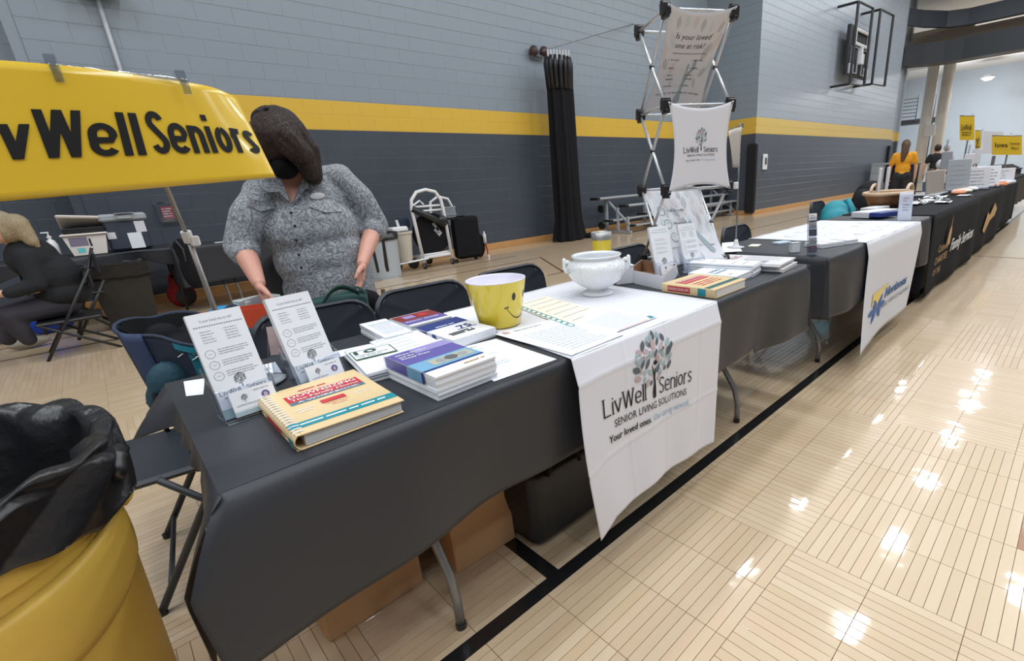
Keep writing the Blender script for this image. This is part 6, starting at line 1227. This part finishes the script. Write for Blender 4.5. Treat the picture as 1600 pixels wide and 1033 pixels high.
def stand_sign(label, px0, py0, px1, py1, yy, ytop, word, sub=None, xx=None, cx=None):
    A = at(px0, py1, x=xx); B = at(px1, py1, x=xx); Cc = at(px1, py0, x=xx); D = at(px0, py0, x=xx)
    t = thing('yellow_sign', label, 'sign', (A + B) / 2); fn = lambda u, v, d=0: (A * (1 - u) + B * u) * (1 - v) + (D * (1 - u) + Cc * u) * v + V((-.03 - d, 0, 0))
    m = MB(); m.slab(lambda u, v: fn(u, v), 8, 4, (-.01, 0, 0)); m.build('board', YBANNER, t); p = MB(); text(p, word, lambda a, b, d=0: fn(a, b, .015), .12, .42 if sub is None else .42, w=.42 if sub else .7, h=.25, mi=0, bold=.02)
    if sub: text(p, sub[0], lambda a, b, d=0: fn(a, b, .015), .60, .55, w=.34, h=.13, mi=0, bold=.02); text(p, sub[1], lambda a, b, d=0: fn(a, b, .015), .66, .30, w=.24, h=.13, mi=0, bold=.02)
    else: lines(p, lambda a, b, d=0: fn(a, b, .015), .15, .85, (.30, .20), .03, 0)
    p.build('lettering', [INK], t); mm = (A + B) / 2
    q = MB(); q.tube([(mm.x + .03, mm.y, .76), (mm.x + .03, mm.y, D.z + .03)], .012, 8); q.tube([(D.x + .0, D.y, D.z + .01), (Cc.x, Cc.y, Cc.z + .01)], .010, 6); q.build('pole', STEEL, t, smooth=True); q = MB(); q.lathe([(.001, 0), (.11, 0), (.10, .02), (.012, .03)], (mm.x + .03, mm.y, .762), 16); q.build('base_plate', GREYPL, t); return t
stand_sign('square yellow sign, leftmost of the signs at the far tables', 1500, 182, 1523, 219, 0, 0, 'LivWell', xx=10.4)
stand_sign('wide yellow sign at the far right edge of the picture', 1550, 213, 1597, 242, 0, 0, 'Iowa', ('Community', 'Place'), xx=11.4)
stand_sign('narrow yellow sign between the two larger yellow signs', 1524, 205, 1533, 240, 0, 0, 'Y', xx=11.0)
t = thing('display_board', 'orange and white display board behind the wide yellow sign', 'display board', (12.3, 1.5, .76)); A, B, Cc, D = at(1534, 240, x=12.2), at(1572, 240, x=12.2), at(1568, 206, x=12.2), at(1537, 205, x=12.2)
fn = lambda u, v, d=0: (A * (1 - u) + B * u) * (1 - v) + (D * (1 - u) + Cc * u) * v + V((-d, 0, 0)); m = MB(); m.slab(fn, 4, 4, (.03, 0, 0)); m.build('board', WHT2, t); p = MB(); g = lambda a, b, d=0: fn(a, b, .01); ppoly(p, g, [(0, .3), (0, 1), (.45, 1), (.25, .5)], 0); ppoly(p, g, [(.25, .5), (.45, 1), (.5, .6)], 1); ppoly(p, g, [(.72, .55), (.72, 1), (1, .95), (1, .8)], 2); p.build('print', [mat('board_orange', srgb(236, 160, 60), .6), YELLOW, INK], t); m = MB(); m.bar((12.3, (A.y + B.y) / 2, .76), (12.3, (A.y + B.y) / 2, 1.2), .05); m.build('post', STEEL, t)
for k, (x, y, w_, h_, mt, lb) in enumerate(((8.9, 1.35, .40, .30, WHT2, 'white upright leaflet rack with a spiral design at the far stand'), (9.5, 1.25, .34, .30, PAPER, 'grey-white upright pad at the far stand'), (8.6, 1.45, .3, .42, GREYPL, 'tall clear brochure rack at the far stand'), (10.4, 1.3, .5, .24, WHT2, 'low white leaflet rack at the last fitted cover'))):
    t = thing('leaflet_rack', lb, 'leaflet rack', (x, y, .76)); fr = Fr((x, y, .765), (.6, -.75, 0), (.05, .06, 1)); m = MB(); m.box((w_ / 2, h_ / 2, 0), (w_, h_, .02), M=fr.M(), bev=.005); o_ = m.build('panel', mt, t); p = MB(); lines(p, fr.fn(.012), w_ * .15, w_ * .85, [h_ * q for q in (.2, .35, .5, .65, .8)], .012, 0); p.build('print', [PALEINK], o_); m = MB(); m.box((w_ / 2, .01, .05), (w_, .02, .12), M=fr.M()); m.build('base', ACRE, t)
t = thing('prize_wheel', 'small spiral wheel display at the far stand', 'display', (9.6, 1.6, .76)); m = MB(); m.tube([(9.55, 1.55, 1.0), (9.60, 1.57, 1.0)], .17, 24); m.build('disc', mat('pale_disc', srgb(226, 214, 196), .5), t); 
m = MB()
for k in range(5): a = k * 1.256; m.ell((9.535, 1.55 + .08 * math.cos(a), 1.0 + .08 * math.sin(a)), (.02, .035, .035))
m.build('knobs', mat('bronze_knob', srgb(96, 72, 50), .3), t); MB().tube([(9.58, 1.56, .76), (9.58, 1.56, .95)], .02, 8).build('stem', GREYPL, t)
for k, (x, y, mt, lb) in enumerate(((9.9, 1.05, ORANGEP, 'orange tray of sweets near the end of the second fitted cover'), (11.2, 1.3, mat('brown_box', srgb(96, 70, 60), .6), 'brown box on the last fitted cover'), (10.6, 1.02, PAPER, 'white leaflets spread at the last fitted cover'))):
    t = thing('tray', lb, 'tray', (x, y, .76)); MB().box((x, y, .79), (.46, .18, .05), rz=-.2, bev=.015).build('base', mt, t); MB().box((x, y, .82), (.40, .14, .012), rz=-.2).build('contents', mt, t)
for k, (x, y, h_) in enumerate(((9.1, 1.6, .7), (9.9, 1.45, .62), (10.9, 1.5, .75))):
    t = thing('clear_stand', ('clear pole stand behind the spiral wheel', 'clear pole stand right of the spiral wheel', 'clear pole stand before the wide yellow sign')[k], 'stand', (x, y, .76)); MB().tube([(x, y, .76), (x, y, .76 + h_)], .012, 6).build('pole', ACRE, t); m = MB(); m.lathe([(.001, 0), (.09, 0), (.08, .015)], (x, y, .762), 14); m.build('base', GREYPL, t); MB().box((x, y - .02, .76 + h_ * .6), (.16, .02, .24), rz=-.7, bev=.005).build('card', WHT2 if k else PALEINK, t)
# brown patch of a neighbouring floor board at the right edge
# ================================================================== PEOPLE
def finger(m, base, d, side, L, r, curl, n=3):
    p = V(base); d = V(d).normalized(); down = V(side).normalized(); pts = [p.copy()]; rs = [r]
    for k, f_ in enumerate((.45, .32, .23)): 
        d = (d * math.cos(curl) + down * math.sin(curl)).normalized(); p = p + d * L * f_; pts.append(p.copy()); rs.append(r * (1 - .13 * (k + 1)))
    m.chain(pts, rs, 10)
def hand(m, wrist, d, palm, up_side, s=1.0, curl=.3, spread=.12, thumb=1):
    """wrist point, direction of the fingers, palm normal (where fingers curl to), up_side = towards the index finger"""
    w0 = V(wrist); d = V(d).normalized(); pn = V(palm); pn = (pn - d * pn.dot(d)).normalized(); sd = V(up_side); sd = (sd - d * sd.dot(d) - pn * sd.dot(pn)).normalized()
    Lp = .085 * s
    for k, o in enumerate((.030, .010, -.010, -.028)):
        kn = w0 + d * Lp * (1 - .06 * abs(k - 1)) + sd * o * s; m.cap(w0 + sd * o * .55 * s, kn, .0150 * s, .0115 * s, 10)
        finger(m, kn, (d + sd * spread * (1.5 - k) * .6), pn, (.072, .080, .074, .058)[k] * s, .0092 * s, curl + .06 * k)
    tb = w0 + d * .02 * s + sd * .022 * s; k1 = tb + (d * .35 + sd * .75 + pn * .35).normalized() * .040 * s; k2 = k1 + (d * .75 + sd * .45 + pn * .3).normalized() * .030 * s; k3 = k2 + (d * .95 + sd * .1 + pn * .3).normalized() * .025 * s
    m.chain([tb, k1, k2, k3], [.016 * s, .0125 * s, .0105 * s, .0085 * s], 10)
# --- the woman at the near table
t = thing('person', 'person with dark brown hair, black mask and grey patterned blouse reaching into bags', 'person', (.78, 2.72, 0))
wy = 2.60
def wp(px, py, y): return at(px, py, y=y)
shL, shR = wp(392, 292, 2.66), wp(540, 268, 2.66); elL, elR = wp(378, 385, 2.64), wp(585, 352, 2.64)
wrL, wrR = wp(404, 442, 2.44), wp(566, 412, 2.42); neck = wp(462, 262, 2.66); hc = wp(438, 226, 2.56)
bod = MB()
Ml = Matrix.Rotation(-.55, 3, 'Z') @ Matrix.Rotation(.62, 3, 'X'); H_ = lambda a, b, c: hc + Ml @ V((a, b, c))
bod.ell(hc, (.075, .095, .112), M=Ml, seg=20); bod.ell(H_(0, -.055, -.055), (.052, .045, .055), M=Ml); bod.ell(H_(0, -.098, -.022), (.012, .018, .022), M=Ml); bod.ell(H_(0, -.104, -.036), (.014, .012, .009), M=Ml)
for s in (-1, 1): bod.ell(H_(s * .076, .0, -.01), (.012, .024, .032), M=Ml); bod.ell(H_(s * .03, -.088, .004), (.014, .010, .008), M=Ml)
bod.cap(hc + V((0, .02, -.06)), neck + V((0, .01, -.03)), .052, .058); bod.cap(neck + V((0, 0, -.03)), neck + V((-.02, -.03, -.12)), .055, .042)
bod.chain([shL + V((.05, 0, -.05)), elL, (elL + wrL) / 2 + V((.0, .0, .01)), wrL], [.06, .045, .042, .027]); bod.chain([shR + V((-.05, 0, -.05)), elR, (elR + wrR) / 2, wrR], [.06, .045, .040, .026])
hand(bod, wrL, (.10, -.25, -1), (.6, -.2, .1), (-.1, -1, .2), s=1.08, curl=.28); hand(bod, wrR, (-.38, -.25, -1), (-.8, .2, .3), (-.5, -1, .3), s=1.08, curl=.22, spread=.2)
bod.chain([shL + V((.06, 0, -.05)), neck + V((0, .02, -.08)), shR + V((-.06, 0, -.05))], [.040, .040, .040])
body = blend(bod, 'body', SKIN, t, .0045, 4)
bl = MB(); bx_, bz_ = (shL.x + shR.x) / 2, (shL.z + shR.z) / 2
# torso
pel = V((.735, 2.72, .80)); 
def tor(c, r): bl.ell(c, r, seg=24)
tor((bx_, 2.68, bz_ - .12), (.205, .125, .16)); tor((bx_ - .005, 2.645, bz_ - .24), (.215, .165, .17)); tor((bx_ + .01, 2.65, bz_ - .38), (.215, .185, .20)); tor((bx_ + .02, 2.67, bz_ - .50), (.225, .185, .16))
bl.tube([(bx_ + .0, 2.67, bz_ - .30), (bx_ + .015, 2.66, bz_ - .45), (bx_ + .02, 2.67, bz_ - .66)], [.175, .205, .225], 28)
bl.chain([neck + V((-.02, .03, -.06)), shL + V((.03, .02, -.03))], [.055, .070]); bl.chain([neck + V((.02, .03, -.06)), shR + V((-.03, .02, -.03))], [.055, .070])
cuL, cuR = elL.lerp(wrL, .18), elR.lerp(wrR, .16)
bl.chain([shL + V((.04, .01, -.045)), shL.lerp(elL, .5) + V((.01, 0, 0)), elL, cuL], [.078, .076, .072, .062], 16); bl.chain([shR + V((-.04, .01, -.045)), shR.lerp(elR, .5) + V((-.01, 0, 0)), elR, cuR], [.078, .076, .070, .062], 16)
for k in range(10):   # soft folds
    r = random.Random(k + 5); s = shL if k % 2 else shR; e = elL if k % 2 else elR; c = s.lerp(e, .35 + .6 * r.random()); bl.ell(c + V(((r.random() - .5) * .04, -.045, (r.random() - .5) * .03)), (.05, .024, .016), M=Matrix.Rotation((r.random() - .5) * 1.2, 3, 'Y'))
blo = blend(bl, 'blouse', BLOUSE, t, .008, 4)
bpy.context.view_layer.update()
# neckline, collar, placket, pockets
m = MB()
def chest(px, py): # point on the blouse front seen at this pixel
    o = V((0, 0, CAMZ)); d = (at(px, py, y=2.0) - o).normalized(); dg = bpy.context.evaluated_depsgraph_get(); hit, loc, nrm, _ = blo.ray_cast(o, d); return (loc, nrm) if hit else (at(px, py, y=2.5), V((0, -1, 0)))
for px, py in ((455, 333), (461, 353), (463, 375), (467, 398), (471, 418)):
    loc, nr = chest(px, py); m = MB(); m.ell(loc + nr * .002, (.006, .003, .006), seg=10); m.build('button', BLKPL, blo)
def patch(pts, e=.004, nm='pocket_flap', mt=BLOUSE, dome=0):
    P3 = [chest(*q) for q in pts]; m = MB(); c = sum((p_[0] for p_ in P3), V()) / len(P3); nn = sum((p_[1] for p_ in P3), V()).normalized()
    m.prism([p_[0] - nn * .004 for p_ in P3], nn * (e + .004)); return m.build(nm, mt, blo)
ya = chest(456, 318)[0].y - .006
def quilt(pts, nm, mt, par_, th):
    m = MB(); m.prism([at(px, py, y=ya + dy) for px, py, dy in pts], (0, -th, 0)); return m.build(nm, mt, par_)
quilt([(436, 276, .020), (448, 268, .045), (466, 266, .048), (478, 272, .030), (468, 294, .010), (456, 317, 0), (446, 296, .008)], 'neck_skin', SKIN, body, .004)
quilt([(474, 262, .030), (490, 264, .035), (507, 283, .012), (494, 292, .004), (477, 295, .0), (457, 319, -.006), (465, 294, .0), (473, 277, .010)], 'collar', BLOUSE, blo, .012)
quilt([(440, 270, .030), (426, 276, .030), (404, 290, .012), (416, 300, .004), (434, 300, .0), (455, 319, -.006), (445, 297, .0), (439, 283, .010)], 'collar', BLOUSE, blo, .012)
patch([(388, 322), (394, 313), (430, 318), (428, 326), (408, 331)], e=.008); patch([(482, 325), (486, 320), (530, 322), (534, 332), (508, 334)], e=.008)
cN, nN = chest(495, 307); m = MB(); m.ell(cN + nN * .010, (.033, .004, .015), seg=20, M=Matrix.Rotation(-.05, 3, 'Y')); bd = m.build('name_badge', WHTPL, t); p = MB(); fnb_ = plane(cN + V((-.018, -.004, 0)) + nN * .009, (1, .1, 0), (0, 0, 1)); lines(p, fnb_, .0, .036, (.004, -.003), .0022, 0); p.build('print', [PALEINK], bd)
m = MB(); m.ell(H_(0, -.066, -.062), (.060, .058, .056), M=Ml, seg=24); m.ell(H_(0, -.098, -.040), (.038, .036, .040), M=Ml); mk = blend(m, 'mask', BLKFAB, t, .005, 3)
for s in (-1, 1): MB().tube([H_(s * .052, -.07, -.04), H_(s * .075, -.03, -.015), H_(s * .080, .005, -.005)], .0022, 6).build('ear_loop', BLKFAB, mk)
m = MB(); m.ell(H_(0, .008, .035), (.104, .120, .104), M=Ml, seg=24)
m.chain([H_(.05, -.05, .06), H_(.088, -.075, .0), hc + V((.062, -.080, -.060)), hc + V((.074, -.060, -.115))], [.055, .048, .046, .040])
m.chain([H_(.07, .02, .05), H_(.105, -.01, -.02), hc + V((.100, -.02, -.08)), hc + V((.100, -.02, -.135))], [.052, .046, .046, .040])
m.chain([H_(.03, -.08, .06), H_(.062, -.098, .02), H_(.070, -.092, -.03)], [.036, .032, .022])
m.chain([H_(-.05, -.04, .06), H_(-.088, -.05, .0), H_(-.088, -.045, -.08)], [.050, .040, .026]); m.chain([H_(-.02, -.075, .07), H_(-.06, -.085, .03)], [.034, .026])
m.chain([H_(0, .07, .03), hc + V((0.02, .10, -.05)), hc + V((.04, .085, -.12))], [.085, .080, .055])
rr_ = random.Random(4)
for k in range(54):     # locks falling from the crown
    ph = math.radians(-150 + 300 * k / 53 - 0); front = abs(((math.degrees(ph) + 90 + 180) % 360) - 180) < 38; kx = 1.02 + .05 * rr_.random(); pts = []
    for q in range(8):
        th_ = math.radians(6 + q * (9 if front else 14)); pts.append(H_(.104 * kx * math.sin(th_) * math.cos(ph), .008 + .120 * kx * math.sin(th_) * math.sin(ph), .035 + .104 * kx * math.cos(th_)))
    if not front: e_ = pts[-1]; L_ = .05 + .03 * rr_.random(); pts += [e_ + V((0, 0, -L_ * .5)), e_ + V((-.004, -.004, -L_))]
    m.tube(pts, [.010] * (len(pts) - 2) + [.008, .003], 7)
blend(m, 'hair', HAIR, t, .0042, 2)
m = MB()
for s in (-1, 1): m.chain([(.745 + s * .10, 2.74, .84), (.745 + s * .10, 2.72, .46), (.745 + s * .11, 2.76, .08)], [.125, .085, .058], 16)
m.cap((.70, 2.74, .82), (.79, 2.74, .82), .135, .135); blend(m, 'trousers', DENIM, t, .012, 3)
for s in (-1, 1): m = MB(); m.ell((.745 + s * .11, 2.71, .04), (.045, .12, .04)); m.box((.745 + s * .11, 2.71, .012), (.08, .22, .022), bev=.008); blend(m, 'shoe', BLKPL, t, .008, 2)
MB().tube([wp(598, 452, 2.62), wp(603, 470, 2.62), wp(598, 490, 2.62)], .012, 8).build('keys', mat('brass_keys', srgb(150, 120, 80), .4), t)

def simple_person(label, x, y, H, rz, shirt, pants, hair, pose='stand', skin=SKIN2, long_hair=True, arms=None):
    t = thing('person', label, 'person', (x, y, 0)); k = H / 1.7; R_ = Matrix.Rotation(rz, 3, 'Z'); L = lambda a, b, c: R_ @ V((a, b, c)) * k + V((x, y, 0))
    sit = pose == 'sit'; dz = -.42 if sit else 0; hip = .92 + dz
    b = MB(); hd = L(0, -.02 - (.10 if sit else 0), 1.56 + dz); b.ell(hd, (.075 * k, .092 * k, .115 * k), M=R_); b.ell(hd + R_ @ V((0, -.09, -.01)) * k, (.012 * k, .016 * k, .018 * k)); b.cap(L(0, -.02 * (1 + 3 * sit), 1.47 + dz), L(0, .01, 1.36 + dz), .048 * k, .055 * k)
    for s in (-1, 1):
        e = L(s * .25, .0 - .05, 1.10 + dz); w_ = L(s * .25, -.10, .86 + dz) if not sit else L(s * .14, -.38, 1.02 + dz); b.chain([L(s * .19, 0, 1.36 + dz), e, w_], [.045 * k, .038 * k, .026 * k]); dirn = (w_ - e).normalized(); hand(b, w_, dirn, R_ @ V((-s, 0, 0)), R_ @ V((0, -1, .2)), s=k, curl=.25)
        b.ell(hd + R_ @ V((s * .076, .0, -.01)) * k, (.012 * k, .02 * k, .03 * k), M=R_)
    blend(b, 'body', skin, t, .011, 2)
    m = MB(); m.ell(L(0, 0, 1.28 + dz), (.19 * k, .11 * k, .17 * k), M=R_); m.ell(L(0, .0, 1.08 + dz), (.155 * k, .105 * k, .20 * k), M=R_); m.ell(L(0, .0, hip + .02), (.175 * k, .12 * k, .12 * k), M=R_)
    for s in (-1, 1):
        q = L(s * .25, -.05, 1.10 + dz); m.chain([L(s * .17, 0, 1.36 + dz), L(s * .19, 0, 1.34 + dz).lerp(q, .55 if not sit else 1)], [.07 * k, .062 * k])
        if sit: m.chain([q, L(s * .16, -.32, 1.03 + dz)], [.06 * k, .045 * k])
    blend(m, 'shirt', shirt, t, .014, 2)
    m = MB(); m.cap(L(-.06, 0, hip), L(.06, 0, hip), .125 * k, .125 * k)
    for s in (-1, 1):
        if sit: m.chain([L(s * .09, 0, hip), L(s * .12, -.42, hip - .0), L(s * .12, -.36, .10)], [.10 * k, .075 * k, .05 * k])
        else: m.chain([L(s * .09, 0, hip), L(s * .10, -.01, .50), L(s * .10, .02, .09)], [.10 * k, .075 * k, .052 * k])
    blend(m, 'trousers', pants, t, .014, 2)
    for s in (-1, 1): c = L(s * .12, -.42, .045) if sit else L(s * .10, -.05, .045); m = MB(); m.ell(c, (.045 * k, .12 * k, .045 * k), M=R_); blend(m, 'shoe', GREYPL, t, .012, 1)
    m = MB(); m.ell(hd + R_ @ V((0, .022, .025)) * k, (.092 * k, .098 * k, .112 * k), M=R_)
    if long_hair: m.chain([hd + R_ @ V((0, .06, 0)) * k, hd + R_ @ V((0, .10, -.14)) * k, hd + R_ @ V((.02, .13, -.30)) * k], [.085 * k, .075 * k, .04 * k])
    blend(m, 'hair', hair, t, .011, 2); return t
# seated woman at the left edge, seen from behind and bent over
t = thing('person', 'seated blonde person in a black sweater at the left edge, bent forward', 'person', (-.55, 6.3, 0))
hd = at(-6, 358, y=6.25)
b = MB(); b.ell(hd, (.080, .10, .118)); b.ell(hd + V((-.075, -.03, -.02)), (.016, .018, .018)); b.cap(hd + V((.02, .05, -.06)), hd + V((.10, .08, -.16)), .05, .055); b.chain([hd + V((.14, -.02, -.28)), hd + V((.08, -.10, -.50)), hd + V((-.15, -.14, -.50))], [.04, .038, .028]); hand(b, hd + V((-.16, -.14, -.50)), (-1, -.1, .1), (0, 0, -1), (0, -1, 0), s=.95); b.ell(hd + V((0, -.098, -.01)), (.012, .014, .018)); blend(b, 'body', SKIN2, t, .009, 3)
m = MB(); m.ell(hd + V((.13, .03, -.26)), (.17, .15, .18)); m.ell(hd + V((.22, .03, -.42)), (.17, .16, .20)); m.ell(hd + V((.22, .02, -.58)), (.19, .16, .12)); m.chain([hd + V((.10, -.08, -.24)), hd + V((.10, -.14, -.46)), hd + V((-.06, -.16, -.50))], [.075, .065, .05]); blend(m, 'sweater', BLKKNIT, t, .013, 3)
hip = hd + V((.20, .02, -.66)); m = MB(); m.chain([hip, hip + V((-.34, -.08, -.03)), at(40, 520, y=6.2) + V((0, 0, -.06))], [.12, .085, .055]); m.chain([hip + V((0, .12, 0)), hip + V((-.32, .10, -.03)), at(8, 520, y=6.4) + V((0, 0, -.06))], [.12, .085, .055]); blend(m, 'jeans', CHARF, t, .013, 3)
A_ = at(52, 538, z=.03); m = MB(); m.ell(A_ + V((-.02, -.02, .025)), (.15, .055, .05), M=Matrix.Rotation(.2, 3, 'Z')); m.ell(A_ + V((-.10, .0, .06)), (.05, .05, .05)); blend(m, 'shoe', mat('suede', srgb(150, 142, 130), .8), t, .010, 2); A_ = at(10, 535, z=.03) + V((0, .12, 0)); m = MB(); m.ell(A_ + V((0, 0, .025)), (.13, .05, .05)); blend(m, 'shoe', mat('suede_dark', srgb(130, 122, 112), .8), t, .010, 2)
m = MB(); m.ell(hd + V((.030, .02, .022)), (.108, .115, .125), seg=22); m.ell(hd + V((.07, .0, -.01)), (.10, .11, .11), seg=20); m.chain([hd + V((.06, -.0, .02)), at(24, 350, y=6.2), at(38, 364, y=6.19), at(50, 377, y=6.18), at(58, 384, y=6.18)], [.10, .085, .064, .045, .022]); blend(m, 'hair', BLONDE, t, .009, 3)
t = thing('folding_chair', 'dark folding chair under the seated blonde person', 'chair', (-.35, 6.3, 0)); A_ = hip + V((0, 0, -.14)); MB().box((A_.x, A_.y, A_.z), (.42, .42, .03), bev=.01).build('seat', BLKPL, t)
for s in (-1, 1): m = MB(); m.tube([(A_.x - .19, A_.y + s * .2, A_.z), (A_.x + .26, A_.y + s * .2, .0)], .012, 8); m.tube([(A_.x + .24, A_.y + s * .2, A_.z + .42), (A_.x - .22, A_.y + s * .2, 0)], .012, 8); m.build('leg', BLKPL, t, smooth=True)
m = MB(); m.box((A_.x + .22, A_.y, A_.z + .34), (.02, .40, .18), bev=.008); m.build('backrest', BLKPL, t)
t = thing('blue_shopping_bag', 'royal blue shopping bag on the floor beside the seated blonde person', 'bag', (-.4, 6.6, 0)); A_ = at(72, 520, z=.0); m = MB(); m.ell((A_.x + .02, A_.y - .05, .15), (.16, .11, .17)); m.ell((A_.x + .12, A_.y - .02, .12), (.14, .10, .12)); blend(m, 'body', BLUEF, t, .015, 3); MB().tube([(A_.x - .05, A_.y - .12, .28), (A_.x + .02, A_.y - .15, .34), (A_.x + .10, A_.y - .12, .27)], .01, 6).build('handle', NAVYF, t, smooth=True)
t = thing('folding_chair', 'empty dark folding chair between the blue bag and the black bin', 'chair', (-.1, 7.1, 0)); m = MB(); m.tube([(-.40, 6.75, .44), (-.02, 6.75, .02)], .014, 8); m.tube([(-.02, 6.75, .55), (-.35, 6.72, .02)], .014, 8); m.build('leg', BLKPL, t, smooth=True); m = MB(); m.tube([(-.40, 7.10, .44), (-.02, 7.10, .02)], .014, 8); m.tube([(-.02, 7.10, .85), (-.35, 7.1, .02)], .014, 8); m.build('leg', BLKPL, t, smooth=True); MB().box((-.22, 6.92, .44), (.36, .38, .025), bev=.01).build('seat', BLKPL, t); MB().box((-.03, 6.92, .72), (.03, .40, .2), bev=.01).build('backrest', BLKPL, t)
# far people
simple_person('standing person in a mustard shirt and black trousers, seen from behind', 13.1, 3.05, 1.66, 1.75, MUSTARD, DENIM, BROWNH)
simple_person('person in black bending near the cream columns in the far hall', 17.6, 3.3, 1.62, 2.2, BLKKNIT, mat('olive_trousers', srgb(92, 88, 70), .8), HAIR, long_hair=False)
simple_person('seated person in a grey shirt behind the far yellow signs', 13.4, 2.5, 1.6, .5, mat('slate_shirt', srgb(88, 92, 108), .8), DENIM, mat('cap_white', srgb(200, 200, 205), .7), pose='sit', long_hair=False)
simple_person('person in dark clothes seated at the last table by the right edge', 16.4, 2.4, 1.6, .3, mat('dark_teal_shirt', srgb(40, 50, 60), .8), DENIM, HAIR, pose='sit')
simple_person('grey-haired person standing by the far wall behind the signs', 20.5, 3.6, 1.66, 1.0, mat('pale_shirt', srgb(150, 152, 158), .8), DENIM, mat('grey_hair', srgb(170, 168, 168), .7), long_hair=False)
# dark drape boxes far right
t = thing('black_screen', 'black draped partition behind the mustard shirt person', 'partition', (15.2, 3.4, 0)); MB().box((16.3, 3.8, .55), (1.5, .5, 1.1), bev=.04).build('drape', BLKFAB, t); MB().box((16.3, 3.8, 1.11), (1.52, .52, .03)).build('top_rail', BLKPL, t)
t = thing('equipment_rack', 'metal equipment rack against the side wall behind the mustard shirt person', 'rack', (21, 6.2, 0))
for z in (.25, .55, .85, 1.15): MB().box((24.4, 6.3, z), (2.2, .5, .04)).build('shelf', GREYPL, t)
for x in (23.35, 25.45): MB().box((x, 6.3, .6), (.06, .5, 1.2)).build('upright', GREYPL, t)
for k in range(5):
    x = 22 + 2.6 * k; t = thing('folding_table', ('long table with displays at the far right, nearest', 'second long display table at the far right', 'third long display table at the far right', 'fourth long display table at the far right', 'last display table before the far wall')[k], 'table', (x, 2.2 + .3 * k, 0)); MB().box((x, 2.2 + .3 * k, .75), (2.1, .8, .04), bev=.01).build('tabletop', BLKFAB, t); MB().box((x, 2.2 + .3 * k, .37), (2.08, .76, .70), bev=.02).build('drape', BLKFAB, t)
bpy.context.view_layer.update()
